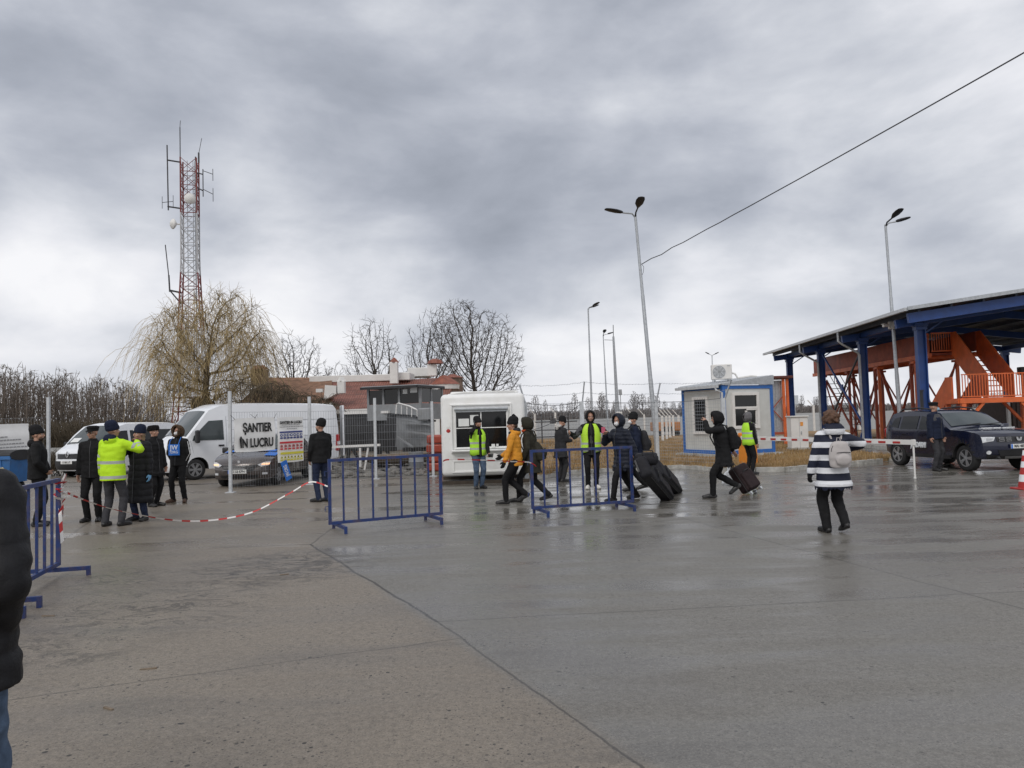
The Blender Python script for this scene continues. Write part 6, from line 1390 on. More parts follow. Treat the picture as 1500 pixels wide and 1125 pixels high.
# large white panel van
fa = V((-10.3, 24.6, 0)); hd = V((-.715, -.70, 0)).normalized(); lft = V((-hd.y, hd.x, 0))
o = thing('panel_van', 'long high roofed white panel van with an open rear door behind the banners', 'van', fa - hd * 1.9 - lft * .88); hdg(o, hd.x, hd.y)
up = [(-3.56, .45), (-3.60, .7), (-3.57, 1.6), (-3.5, 2.3), (-3.38, 2.42), (-2.7, 2.47), (0, 2.50), (1.1, 2.46), (1.5, 2.30), (2.35, 1.42), (2.48, 1.34), (2.78, 1.08), (2.88, .92), (2.92, .62), (2.90, .40), (2.80, .28)]
c = Car(o, up, 2.02, (1.95, -2.06), .34, .28, 1.35, .10, .06, .22, .42, .08)
c.body(K['van'], K['black'], lambda x, z: z < .42 and x > 2.3); c.wheels_(K['alloy'], 6, .22)
for sg in (1, -1):
    c.side('side_window', [(1.02, 1.33), (2.16, 1.33), (2.10, 1.48), (1.52, 1.96), (1.04, 1.98)], K['carglass'], sg)
    for pts in ([(.92, .45), (.94, .45), (.94, 2.1), (.92, 2.1)], [(2.1, .9), (2.115, .9), (2.24, 1.34), (2.225, 1.34)], [(-.40, .45), (-.385, .45), (-.385, 2.15), (-.40, 2.15)], [(-3.3, 1.9), (.9, 1.95), (.9, 1.965), (-3.3, 1.915)], [(-3.3, 1.28), (.9, 1.22), (.9, 1.235), (-3.3, 1.295)]): c.side('panel_groove', pts, K['steelw'], sg, th=.004)
    c.side('door_handle', [(1.02, 1.12), (1.2, 1.12), (1.2, 1.17), (1.02, 1.17)], K['black'], sg, th=.03); c.side('side_moulding', [(-1.55, .62), (.9, .62), (.9, .74), (-1.55, .74)], K['black'], sg, th=.02)
    c.side('rear_panel', [(-3.2, 1.36), (-.6, 1.36), (-.6, 1.85), (-3.2, 1.85)], K['van'], sg, th=.014)
    c.side('side_lettering_patch', [(-.9, 1.42), (-.62, 1.42), (-.62, 1.78), (-.9, 1.78)], K['steelw'], sg, th=.018) if 0 else None
    q = c.M(-3.54, 1.05, sg); mb = MB(); mb.bbox(q + V((.03, -sg * .05, 0)), (.2, .15, .62), .04, 2); mb.build('tail_light', K['redlens'], o); mb = MB(); mb.bbox(q + V((-.02, -sg * .04, -.02)), (.14, .15, .15), .02, 1); mb.build('reversing_lamp', K['lamp'], o)
    mb = MB(); q = c.M(1.98, 1.30, sg); mb.bbox(q + V((.05, sg * .16, .16)), (.13, .2, .42), .05, 2); mb.bar(q, q + V((.03, sg * .14, .0)), .06, .08); mb.build('wing_mirror', K['black'], o)
    c.face('headlight', [(sg * .60, 1.0), (sg * .66, .86), (sg * .92, .96), (sg * .93, 1.16), (sg * .80, 1.18)], K['lamp'])
    c.side('marker_lamp', [(-1.0, .52), (-.93, .52), (-.93, .56), (-1.0, .56)], K['amber'], sg, th=.02); c.side('marker_lamp', [(.2, .52), (.27, .52), (.27, .56), (.2, .56)], K['amber'], sg, th=.02)
c.top('windscreen', (2.33, 1.46), (1.56, 2.24), .90, .84, K['carglass']); c.face('grille', [(-.5, .95), (.5, .95), (.46, .74), (-.46, .74)], K['black']); c.face('lower_grille', [(-.6, .60), (.6, .60), (.6, .40), (-.6, .40)], K['black']); c.nplate('CT 09 VAN', 0, .68) if 0 else None
mb = MB(); M = Matrix.Translation((-3.60, .90, 0)) @ Matrix.Rotation(radians(66), 4, 'Z'); mb.M = M; mb.bbox((-.40, .0, 1.42), (.8, .06, 1.9), .02, 1); mb.build('rear_door', K['van'], o)
mb = MB(); mb.M = M; [mb.bar((-.05 - .3 * i, .05, 2.2 - .2 * i), (-.4 - .3 * i, .05, 2.1 - .2 * i), .03) for i in range(2)]; mb.build('door_hinge', K['steel'], o)

# white delivery van
o = thing('delivery_van', 'white delivery van with a paper sheet behind its windscreen, facing the black clad men', 'van', (-16.2 + .75, 27.9 + 2.0, 0)); hdg(o, -.29, -.96)
up = [(-2.5, .45), (-2.52, .7), (-2.5, 1.3), (-2.4, 1.85), (-2.3, 1.93), (-1.8, 1.965), (.6, 1.97), (.95, 1.90), (1.85, 1.20), (1.95, 1.16), (2.36, 1.0), (2.45, .90), (2.49, .62), (2.47, .40), (2.38, .24)]
c = Car(o, up, 1.95, (1.55, -1.55), .32, .24, 1.1, .13, .06, .30, .39, .10)
c.body(K['van'], K['black'], lambda x, z: z < .42 and x > 1.9); c.wheels_(K['alloy'], 5, .2)
for sg in (1, -1):
    c.side('side_window', [(.62, 1.16), (1.62, 1.16), (1.02, 1.70), (.64, 1.72)], K['glass'], sg); c.side('side_window', [(-.55, 1.18), (.50, 1.18), (.50, 1.72), (-.55, 1.74)], K['glass'], sg); c.side('side_window', [(-2.1, 1.18), (-.70, 1.18), (-.70, 1.74), (-2.05, 1.72)], K['glass'], sg)
    c.face('headlight', [(sg * .62, .93), (sg * .62, .80), (sg * .90, .84), (sg * .90, .98)], K['lamp']); c.face('fog_lamp', [(sg * .72, .46), (sg * .80, .46), (sg * .80, .53), (sg * .72, .53)], K['lamp'])
c.top('windscreen', (1.82, 1.235), (1.0, 1.855), .88, .82, K['carglass'])
p = c.top('dashboard_paper', (1.72, 1.315), (1.55, 1.45), .0, .0, K['paper']) if 0 else None
mb = MB(); q = c.M(1.70, 1.325, -.46) + V((.022, 0, .026)); mb.box(q, (.24, .36, .008), Matrix.Rotation(radians(37), 3, 'Y')); mb.build('paper_sheet', K['paper'], o)
c.face('grille', [(-.62, .86), (.62, .86), (.58, .68), (-.58, .68)], K['black']); c.face('bumper', [(-.88, .60), (.88, .60), (.82, .28), (-.82, .28)], K['black'], th=.03)
mb = MB(); mb.path([(c.fx(.86) - .30 * (abs(y) / .97) ** 2.2 + .03, y, .865 + .01 * abs(y)) for y in (-.6, -.3, -.12)], .014, 5); mb.path([(c.fx(.86) - .30 * (abs(y) / .97) ** 2.2 + .03, y, .865 + .01 * abs(y)) for y in (.12, .3, .6)], .014, 5); mb.build('grille_trim', K['chrome'], o)
mb = MB(); x = c.fx(.84) + .03; MM = Matrix(((0, 0, 1, x), (1, 0, 0, 0), (0, 1, 0, .84), (0, 0, 0, 1)))
for a, b in (((0, .11), (.07, 0)), ((.07, 0), (0, -.11)), ((0, -.11), (-.07, 0)), ((-.07, 0), (0, .11)), ((-.02, .06), (.03, -.02))): mb.bar(MM @ V((*a, .01)), MM @ V((*b, .01)), .022, .02, up=(1, 0, 0))
mb.build('emblem', K['chrome'], o)
c.face('bumper_strip', [(-.66, .65), (-.60, .60), (.60, .60), (.80, .70), (.80, .75), (.56, .655), (-.60, .655)], K['van'], th=.045); c.nplate('B 168 LUT', -.02, .555, False); c.mirror(1.5, 1.15, K['black'], .22, .26)

# dark car in the second row
o = thing('parked_car', 'dark blue estate car half hidden behind the masked person with the blue sign', 'car', (-14.35, 35.6, 0)); hdg(o, -.98, -.2)
up = [(-2.2, .45), (-2.25, .8), (-2.15, 1.15), (-1.9, 1.6), (-1.7, 1.75), (-.2, 1.8), (.35, 1.7), (1.1, 1.2), (1.9, 1.06), (2.15, .9), (2.2, .6), (2.15, .32)]
c = Car(o, up, 1.85, (1.4, -1.4), .35, .3, 1.15, .16, .05, .22, .41)
c.body(K['bluecar'], K['black']); c.wheels_(K['alloy'], 5)
for sg in (1, -1):
    c.side('side_window', [(-.3, 1.2), (.82, 1.2), (.2, 1.62), (-.28, 1.66)], K['carglass'], sg); c.side('side_window', [(-1.75, 1.22), (-.42, 1.2), (-.4, 1.67), (-1.6, 1.62)], K['carglass'], sg)
    c.face('headlight', [(sg * .55, .9), (sg * .6, .8), (sg * .85, .82), (sg * .84, .95)], K['lamp'])
c.top('windscreen', (1.05, 1.23), (.4, 1.67), .85, .78, K['carglass']); c.face('grille', [(-.45, .9), (.45, .9), (.4, .72), (-.4, .72)], K['black']); c.mirror(.85, 1.18, K['black'])
# ---------------------------------------------------------------- people
def fab(name, col, rough=.8, var=.2, scale=14, bump=.25, bs=90): return mat(name, col, rough, var=var, scale=scale, bump=bump, bscale=bs, spec=.18)
F = dict(black=fab('black_fabric', (.013, .013, .014)), puff=fab('black_nylon', (.016, .016, .018), .6, bump=.15), navy=fab('navy_nylon', (.016, .019, .03), .5, bump=.1), dkblue=fab('dark_blue_fabric', (.013, .018, .038)),
    char=fab('charcoal_fabric', (.03, .03, .033)), olive=fab('dark_olive_fabric', (.032, .03, .022)), grey=fab('grey_fabric', (.075, .075, .08)), trgrey=fab('grey_work_trousers', (.045, .045, .05)), jeans=fab('blue_denim', (.075, .11, .17), .85, .3, 20), dkjeans=fab('dark_denim', (.022, .03, .06), .85, .25, 20),
    yellow=fab('mustard_nylon', (.62, .265, .03), .55, bump=.1), white=fab('white_cloth', (.72, .72, .72)), shoe=mat('black_leather', (.014, .013, .013), .4, var=.2), boot=mat('brown_suede', (.075, .042, .028), .85, var=.25), sneak=mat('white_sneaker', (.72, .70, .66), .6, var=.08),
    fur=fab('brown_fur', (.085, .055, .035), .95, .45, 30, .9, 60), blackfur=fab('black_fur', (.012, .011, .011), .95, .4, 30, .9, 70), orange=fab('orange_lining', (.55, .09, .03)), glove=fab('pale_work_glove', (.55, .53, .50)), blueglove=mat('blue_nitrile', (.16, .38, .62), .4, var=.1), scarf=fab('grey_scarf', (.13, .125, .13), .9, .35, 25), beige=fab('pale_grey_leather', (.45, .42, .41), .5, .08, 10, .1))
F['hood'] = fab('pale_fleece', (.45, .43, .41))
def stripes(name, fn):
    m, b = newmat(name); tc_ = nd('ShaderNodeTexCoord'); sp_ = nd('ShaderNodeSeparateXYZ'); L.new(tc_.outputs['Object'], sp_.inputs[0]); c_ = fn(sp_.outputs); n_ = fbm(tc_.outputs['Object'], 16, 4).outputs['Fac']
    c_ = mixc(mth('MULTIPLY', n_, .3), c_, (.02, .02, .02), 'MULTIPLY') if 0 else c_; L.new(c_, b.inputs['Base Color']); b.inputs['Roughness'].default_value = .7; b.inputs['Specular IOR Level'].default_value = .3
    bp_ = nd('ShaderNodeBump'); L.new(fbm(tc_.outputs['Object'], 60, 3).outputs['Fac'], bp_.inputs['Height']); bp_.inputs['Strength'].default_value = .2; bp_.inputs['Distance'].default_value = .01; L.new(bp_.outputs[0], b.inputs['Normal']); return m
def bandz(zs, hwid, base, band):
    def fn(o):
        c_ = base
        for z in zs: c_ = mixc(mth('LESS_THAN', mth('ABSOLUTE', mth('SUBTRACT', o[2], z)), hwid), c_, band)
        return c_
    return fn
LIME = (.50, .80, .02); REFL = (.40, .42, .41)
F['hivis'] = stripes('hi_vis_jacket', bandz((.86, 1.12), .027, LIME, REFL)); F['hivisarm'] = mat('hi_vis_yellow', LIME, .65, var=.06)
F['vest'] = stripes('hi_vis_vest', bandz((.98, 1.12), .024, (.44, .80, .05), REFL))
F['vest2'] = stripes('hi_vis_vest_pale', bandz((.90, 1.06), .024, (.50, .80, .06), REFL))
F['refl'] = mat('reflective_band', REFL, .5, var=.05)
def strip_fn(o):
    s_ = mth('FRACT', mth('MULTIPLY', mth('ADD', o[2], -.635), 1 / .176)); return mixc(mth('LESS_THAN', mth('ABSOLUTE', mth('SUBTRACT', s_, .30)), .22), (.012, .015, .032), (.72, .73, .76))
F['striped'] = stripes('striped_jacket', strip_fn)

def ik(a, c, l1, l2, pole):
    d = c - a; D = max(min(d.length, .998 * (l1 + l2)), .05); d.normalize(); x = (l1 * l1 - l2 * l2 + D * D) / (2 * D); h = sqrt(max(0, l1 * l1 - x * x)); p = pole - d * d.dot(pole); p.normalize()
    return a + d * x + p * h, a + d * D
def noisy(me, amp, fr, seed, zq=None, qamp=0.0):
    off = V((seed * 3.1, seed * 1.7, 0))
    ns = [v.normal.copy() for v in me.vertices]
    for v, n in zip(me.vertices, ns):
        q = v.co * fr + off; a = amp * (noise.noise(q) + .5 * noise.noise(q * 2.3)) + amp * .7 * noise.noise(V((q.x * .6, q.y * .6, q.z * 2.2)) * 1.3)
        if zq: a += qamp * (abs(sin(pi * (v.co.z + .01 * noise.noise(q * 2)) / zq)) ** .5 - .6)
        v.co += n * a
    me.update()
PN = [0]
def person(foot, H, yaw, label, jacket='black', trousers='black', shoes='shoe', feet=((-.10, 0, 0, 0), (.10, .02, 0, 0)), hands=((-.25, .05, .80), (.25, .05, .80)), poles=None, lean=0.0, head=(0, 0), bulk=1.0, hem=.80, quilt=None, hat=None, hood=None, hooddown=None,
           hair=None, mask=None, vest=None, gloves=None, drop=.0, coatarm=None, collar='x', beard=False, glasses=False, scarf=None, curl=.5, legr=1.12, group=None, extra=None, twist=0.0, qa=.014, vox=.0135, its=4, fold=.009, female=False, feetyaw=(12, -12), shift=(0, 0), z=0.004):
    """local frame: x right, y forward, z up; lengths for a height of 1.75"""
    PN[0] += 1; seed = PN[0]; s = H / 1.75; yw = radians(yaw); o = thing('person', label, 'person', (foot[0], foot[1], z), yw, group)
    piv = V((0, 0, .93 - drop)); dz = V((shift[0], shift[1], -drop))
    def T(p):
        p = V(p) + dz; w_ = max(0, min(1, (p.z - .85 + drop) / .3)); w_ = w_ * w_ * (3 - 2 * w_)
        q = p - (piv + V((shift[0], shift[1], 0))); R_ = Matrix.Rotation(-lean * w_, 3, 'X') @ Matrix.Rotation(twist * w_, 3, 'Z'); return R_ @ q + piv + V((shift[0], shift[1], 0))
    nb = V((0, -.005, 1.53)); HR = Matrix.Rotation(head[0], 3, 'Z') @ Matrix.Rotation(-head[1], 3, 'X'); RL = Matrix.Rotation(-lean, 3, 'X')
    def Hd(p): return T(nb) + RL @ (HR @ (V(p) - nb))
    HRR = RL @ HR
    sw = .175 if not female else .158
    sh = [T((-sw, 0, 1.405)), T((sw, 0, 1.405))]; hip = [T((-.09, 0, .91)), T((.09, 0, .91))]
    arms = []; legs = []
    for i in (0, 1):
        sg = (-1, 1)[i]; po = V((sg * .55, -.8, -.1)) if poles is None or poles[i] is None else V(poles[i]); e, w_ = ik(sh[i], V(hands[i]), .285, .255, po); arms.append((sh[i], e, w_))
        x, y, lift, pit = feet[i]; fr_ = Matrix.Rotation(radians(feetyaw[i]), 3, 'Z'); toe = V((0, .11, 0)); ank = V((x, y, lift)) + fr_ @ (toe + Matrix.Rotation(-pit, 3, 'X') @ (V((0, -.03, .085)) - toe)); k_, a_ = ik(hip[i], ank, .43, .42, V((sg * .12, 1, 0))); legs.append((hip[i], k_, ank, fr_, lift, pit, (x, y)))
    S = Matrix.Diagonal((s, s, s, 1)); sc_ = lambda mb: setattr(mb, 'v', [(a * s, b * s, c * s) for a, b, c in mb.v])
    # --- body: one continuous skin
    mb = MB(); E = lambda c, r, R=None: mb.ell(Hd(c), r, (HRR @ R) if R is not None else HRR, n=16, k=11)
    E((0, -.012, 1.662), (.076, .094, .100)); E((0, .022, 1.60), (.060, .070, .075)); E((0, .055, 1.555), (.036, .034, .026)); E((0, .096, 1.622), (.0135, .022, .024), Matrix.Rotation(.35, 3, 'X')); E((0, .108, 1.607), (.017, .014, .011)); E((0, .078, 1.664), (.052, .020, .012))
    for sg in (-1, 1): E((sg * .076, -.008, 1.625), (.011, .022, .033)); E((sg * .042, .055, 1.605), (.026, .030, .026))
    E((0, .084, 1.580), (.026, .014, .008)); E((0, .082, 1.570), (.022, .014, .008))
    mb.cap(T((0, -.015, 1.42)), Hd((0, -.005, 1.56)), .058, .053)
    mb.rings([(T(c), V((a, 0, 0)), V((0, b, 0))) for c, a, b in (((0, 0, .88), .11, .08), ((0, 0, 1.0), .12, .08), ((0, 0, 1.2), .13, .085), ((0, 0, 1.38), .14, .08), ((0, 0, 1.45), .07, .06))], 16)
    for i, (a, e, w_) in enumerate(arms):
        mb.cap(a, e, .038, .034); mb.cap(e, w_, .034, .026); mb.cap(T((0, 0, 1.36)), a, .06, .04)
    for i, (h_, k_, a_, *_r) in enumerate(legs): mb.cap(h_, k_, .062, .045); mb.cap(k_, a_, .045, .035); mb.cap(T((0, 0, .93)), h_, .08, .06)
    hm = [MB(), MB()]
    for i, (a, e, w_) in enumerate(arms):
        sg = (-1, 1)[i]; d = (w_ - e).normalized(); inn = V((-sg, .25, 0)); n_ = (inn - d * inn.dot(d)); n_ = n_.normalized() if n_.length > .05 else V((0, 0, -1)); sd = d.cross(n_) * sg * (1); fwd = V((0, 1, .3))
        if sd.dot(fwd) < 0: sd = -sd
        for q, grow_ in ((mb, 0.0), (hm[i], .006)):
            R_ = Matrix((sd, d, n_)).transposed(); q.ell(w_ + d * .045, (.038 + grow_, .052 + grow_, .017 + grow_), R_, n=12, k=8); q.cap(w_ - d * .01, w_ + d * .03, .025 + grow_, .024 + grow_)
            for f, (off, ln) in enumerate(((.028, .072), (.010, .080), (-.009, .075), (-.027, .060))):
                b0 = w_ + d * .082 + sd * off; cu = curl * (.8 + .12 * f); d1 = (d * cos(cu) + n_ * sin(cu)); d2 = (d * cos(cu * 2.3) + n_ * sin(cu * 2.3)); m_ = b0 + d1 * ln * .55; q.cap(b0 - d * .015, m_, .0092 + grow_ * .6, .0088 + grow_ * .6, 8); q.cap(m_, m_ + d2 * ln * .5, .0088 + grow_ * .6, .0075 + grow_ * .6, 8)
            t0 = w_ + d * .025 + sd * .030; t1 = t0 + (d * .55 + sd * .65 + n_ * .35).normalized() * .036; t2 = t1 + (d * .85 + sd * .15 + n_ * .5).normalized() * .032; q.cap(t0, t1, .0125 + grow_ * .6, .011 + grow_ * .6, 8); q.cap(t1, t2, .0105 + grow_ * .6, .009 + grow_ * .6, 8)
    sc_(mb); me = remesh(mb, .0075 * s, 2); link_mesh('body', me, K['skin'], o)
    def part(name, mb, m, voxel, amp=0, fr=7, its=4, zq=None, qa=0, parent=None, flat=False):
        sc_(mb); me = remesh(mb, voxel * s, its)
        if amp or zq: noisy(me, amp, fr, seed, zq, qa)
        if flat:
            for v in me.vertices: v.co.z = max(v.co.z, .003)
        return link_mesh(name, me, m, parent or o)
    # --- face
    for sg in (-1, 1):
        mb = MB(); mb.ell(Hd((sg * .031, .077, 1.640)), (.013, .010, .008), HRR, n=10, k=6); sc_(mb); mb.build('eye', K['plate'], o, smooth=True); mb = MB(); mb.ell(Hd((sg * .031, .0845, 1.640)), (.006, .004, .006), HRR, n=8, k=5); sc_(mb); mb.build('iris', K['ink'], o, smooth=True)
        mb = MB(); mb.cap(Hd((sg * .015, .092, 1.661)), Hd((sg * .048, .080, 1.664)), .005, .004, 6); sc_(mb); mb.build('eyebrow', K['hair'], o, smooth=True)
    if not mask:
        K['lip'] = K.get('lip') or mat('lip', (.28, .10, .085), .5, var=.05); mb = MB(); mb.ell(Hd((0, .0945, 1.575)), (.023, .006, .005), HRR, n=10, k=6); sc_(mb); mb.build('mouth', K['lip'], o, smooth=True)
    if beard: mb = MB(); mb.ell(Hd((0, .045, 1.562)), (.056, .056, .044), HRR, n=14, k=9); part('beard', mb, K['hair'], .009 * 1.2, .004, 30)
    if hair == 'short': mb = MB(); mb.ell(Hd((0, -.022, 1.678)), (.083, .096, .098), HRR); mb.ell(Hd((0, -.06, 1.62)), (.07, .055, .07), HRR); part('hair', mb, K['hair'], .012, .006, 25)
    if hair == 'curly':
        mb = MB(); rr_ = random.Random(3); mb.ell(Hd((0, -.02, 1.67)), (.10, .11, .11), HRR)
        for _ in range(46): d = V((rr_.gauss(0, 1), rr_.gauss(0, 1), rr_.gauss(.25, .8))).normalized(); mb.ell(Hd(V((0, -.02, 1.665)) + V((d.x * .10, d.y * .11, d.z * .11))), rr_.uniform(.022, .04), n=8, k=6)
        part('hair', mb, mat('auburn_curls', (.10, .05, .028), .7, var=.45, scale=30, bump=.6, bscale=70), .012, .008, 30, its=1)
    if hair == 'blond': mb = MB(); mb.ell(Hd((0, -.025, 1.655)), (.084, .096, .095), HRR); mb.cap(Hd((-.05, -.05, 1.60)), Hd((-.06, -.04, 1.50)), .04, .03); mb.cap(Hd((.05, -.05, 1.60)), Hd((.06, -.04, 1.50)), .04, .03); part('hair', mb, mat('light_hair', (.20, .13, .07), .6, var=.3, scale=30), .012, .005, 25)
    # --- headgear
    if hat and hat[0] in ('beanie', 'pom'):
        mb = MB(); tl = Matrix.Rotation(.22, 3, 'X'); R_ = HRR @ tl; c0 = Hd((0, -.012, 1.672)); prof = ((-.035, .98), (-.02, 1.05), (.025, 1.07), (.032, 1.01), (.07, 1.0), (.10, .92), (.13, .72), (.148, .42), (.154, .03))
        mb.rings([(c0 + R_ @ V((0, -z_ * .12, z_)), R_ @ V((.090 * f, 0, 0)), R_ @ V((0, .110 * f, 0))) for z_, f in prof], 22); h_ = part('beanie', mb, hat[1], .009, .002, 30, its=2)
        if hat[0] == 'pom': mb = MB(); mb.ell(Hd((.0, -.05, 1.80)), .048, n=12, k=8); part('pompom', mb, hat[1], .009, .010, 40, its=1, parent=h_)
        if len(hat) > 2: mb = MB(); mb.bbox(Hd((0, .108, 1.715)), (.032, .006, .028), .002, 1, HRR); sc_(mb); mb.build('badge', hat[2], h_)
    elif hat and hat[0] == 'fur':
        mb = MB(); R_ = HRR @ Matrix.Rotation(.1, 3, 'X'); c0 = Hd((0, -.012, 1.672)); mb.rings([(c0 + R_ @ V((0, 0, z_)), R_ @ V((f, 0, 0)), R_ @ V((0, f * 1.15, 0))) for z_, f in ((-.02, .098), (.0, .112), (.06, .114), (.085, .106), (.10, .08), (.106, .03))], 22); part('fur_hat', mb, hat[1], .010, .008, 40, its=1)
    elif hat and hat[0] == 'cap':
        mb = MB(); R_ = HRR; c0 = Hd((0, -.012, 1.672)); mb.rings([(c0 + R_ @ V((0, 0, z_)), R_ @ V((f, 0, 0)), R_ @ V((0, f * 1.15, 0))) for z_, f in ((.0, .090), (.045, .094), (.06, .104), (.085, .100), (.10, .06))], 22); h_ = part('cap', mb, hat[1], .009, .002, 30, its=2)
        mb = MB(); mb.rings([(c0 + R_ @ V((0, .06, .012)), R_ @ V((.085, 0, 0)), R_ @ V((0, .085, -.02))), (c0 + R_ @ V((0, .065, .002)), R_ @ V((.085, 0, 0)), R_ @ V((0, .088, -.022)))], 20); sc_(mb); mb.build('peak', hat[1], h_, smooth=True)
    if hood:
        mb = MB(); hr_ = ((.092, .080, .112), (.075, .104, .140), (.02, .118, .150), (-.05, .116, .146), (-.105, .095, .118), (-.14, .055, .068), (-.15, .012, .015))
        vs_ = [(Hd((0, y, 1.648 - max(0, (.02 - y)) * .12)), HRR @ V((a, 0, 0)), HRR @ V((0, 0, b))) for y, a, b in hr_]; mb.rings(vs_, 22, cap=False)
        inn = [(c, ax * .86, ay * .88) for c, ax, ay in vs_]; n0 = len(mb.v); mb.rings(inn, 22, cap=False); mb.f[-(len(hr_) - 1) * 22:] = [f[::-1] for f in mb.f[-(len(hr_) - 1) * 22:]]
        mb.add([], []); mb.f += [[j, n0 + j, n0 + (j + 1) % 22, (j + 1) % 22][::-1] for j in range(22)]; mb.m += [0] * 22; last = (len(hr_) - 1) * 22; mb.f += [[last + j for j in range(22)], [n0 + last + j for j in range(21, -1, -1)]]; mb.m += [0, 0]
        h_ = part('hood', mb, hood[0], .009, .004, 14, its=2)
        if len(hood) > 1:
            mb = MB(); rr_ = random.Random(5)
            for k_ in range(30): a = 2 * pi * k_ / 30; mb.ell(Hd((cos(a) * .095, .088 + rr_.uniform(-.01, .01), 1.648 + sin(a) * .128)), rr_.uniform(.022, .036), n=8, k=6)
            part('fur_trim', mb, hood[1], .009, .010, 45, its=1, parent=h_)
    if mask:
        mb = MB(); mb.ell(Hd((0, .072, 1.590)), (.054, .052, .050), HRR, n=14, k=9); mb.ell(Hd((0, .10, 1.592)), (.026, .03, .034), HRR, n=12, k=8); part('face_mask', mb, mask, .009, .001, 20, its=3)
    if glasses:
        mb = MB()
        for sg in (-1, 1): mb.path([Hd((sg * .033 + .024 * cos(a), .098, 1.640 + .016 * sin(a))) for a in [k_ * pi / 6 for k_ in range(13)]], .003, 5, cap=False); mb.path([Hd((sg * .057, .096, 1.642)), Hd((sg * .078, .0, 1.640))], .0025, 4)
        sc_(mb); mb.build('glasses', K['black'], o)
    # --- jacket
    b = bulk * 1.05; mb = MB(); fx = .93 if female else 1.0
    prof = [(hem, .178 * b, .128 * b), (max(hem + .02, .95), .172 * b, .125 * b), (1.10, .160 * b, .118 * b), (1.25, .178 * b, .124 * b), (1.36, .180 * b, .116 * b), (1.43, .130 * b, .092), (1.485, .082, .078), (1.53, .072, .074)]
    if hem < .75: prof = [(hem, .205 * b, .165 * b), (.62, .200 * b, .150 * b), (.80, .190 * b, .138 * b)] + prof[1:]
    mb.rings([(T((0, -.005, z_)), T((a * fx, 0, z_)) - T((0, 0, z_)), T((0, d_, z_)) - T((0, 0, z_))) for z_, a, d_ in prof], 24)
    for i, (a, e, w_) in enumerate(arms):
        q = e.lerp(w_, .93); mb.cap(a, e, .064 * b, .056 * b); mb.cap(e, q, .056 * b, .044 * b); mb.cap(T((0, -.005, 1.455)), a, .06, .062 * b); mb.cap(T((0, 0, 1.36)), a, .08, .066 * b)
    if hooddown: mb.ell(T((0, -.095, 1.475)), (.12, .062, .075), RL); mb.ell(T((0, -.02, 1.49)), (.105, .10, .04), RL)
    jk = F[jacket] if isinstance(jacket, str) else jacket
    J = part('jacket' if hem > .6 else 'coat', mb, jk, vox, fold * (1 if not quilt else .6), 6.5, its, quilt, qa)
    if hooddown and hooddown is not True:
        mb = MB(); mb.ell(T((0, -.10, 1.49)), (.112, .06, .085), RL); mb.ell(T((0, -.06, 1.53)), (.105, .07, .04), RL); mb.ell(T((0, .0, 1.475)), (.112, .105, .04), RL); part('hood', mb, hooddown, .012, .006, 12)
    # hem band and zip
    mb = MB(); zs_ = [hem + .02 + (1.47 - hem) * k_ / 12 for k_ in range(13)]
    def prof_at(z_):
        for (z0, a0, d0), (z1, a1, d1) in zip(prof[:-1], prof[1:]):
            if z0 <= z_ <= z1: return d0 + (d1 - d0) * (z_ - z0) / (z1 - z0)
        return prof[-1][2]
    if collar == 'x':
        mb.path([T((0, -.005 + prof_at(z_) + (.012 if quilt else .004), z_)) for z_ in zs_], .006, 5); sc_(mb); mb.build('zip', K['darkwire'] if jacket != 'yellow' else F['yellow'], J)
    # --- trousers
    mb = MB(); mb.rings([(T((0, 0, z_)), V((a, 0, 0)), V((0, d_, 0))) for z_, a, d_ in ((.85, .150, .118), (.92, .160, .12), (1.0, .150, .115), (1.06, .14, .105))], 20)
    for h_, k_, a_, fr_, lift, pit, xy in legs:
        an = a_ + (k_ - a_).normalized() * -.01; mb.cap(h_ + V((0, 0, -.02)), k_, .090 * legr, .064 * legr); mb.cap(k_, an, .064 * legr, .052 * legr)
    part('trousers', mb, F[trousers], .0135, .0085, 7, 3)
    # --- shoes
    for i, (h_, k_, a_, fr_, lift, pit, (x, y)) in enumerate(legs):
        mb = MB(); Rp = Matrix.Rotation(-pit, 3, 'X'); toe = V((0, .11, 0)); W_ = lambda p: V((x, y, lift)) + fr_ @ (toe + Rp @ (V(p) - toe))
        mb.cap(W_((0, -.075, .042)), W_((0, .06, .046)), .042, .046); mb.cap(W_((0, .06, .042)), W_((.0, .155, .034)), .046, .036); mb.cap(W_((0, -.045, .05)), a_ + (k_ - a_).normalized() * (.10 if shoes in ('boot', 'shoe2') else .02), .045, .046)
        mb.bbox(W_((0, .04, .014)), (.088, .26, .026), .012, 2, fr_ @ Rp)
        part('shoe', mb, F['shoe' if shoes == 'shoe2' else shoes], .0105, .001, 10, 3, flat=lift < .02 and pit < .1)
    if gloves:
        for i in (0, 1):
            if gloves[i] is not None: part('glove', hm[i], gloves[i], .008, 0, 1, 2)
    if vest:
        vm, open_ = vest; mb = MB(); n = 36; rs = []; b2 = b * 1.06
        for z_, a, d_ in ((.84, .187, .14), (.95, .183, .137), (1.10, .174, .131), (1.25, .190, .136), (1.34, .178, .130), (1.40, .158, .117), (1.445, .125, .10), (1.475, .10, .088)): rs.append((z_, a * b2 * fx, d_ * b2))
        vs_ = []; 
        for z_, a, d_ in rs:
            for j in range(n): t = 2 * pi * j / n; c_ = T((a * cos(t) * 1.0, -.005 + d_ * sin(t), z_ + (.012 * sin(t * 5 + z_ * 9) if z_ < .9 else 0))); vs_.append(c_)
        fs_ = []
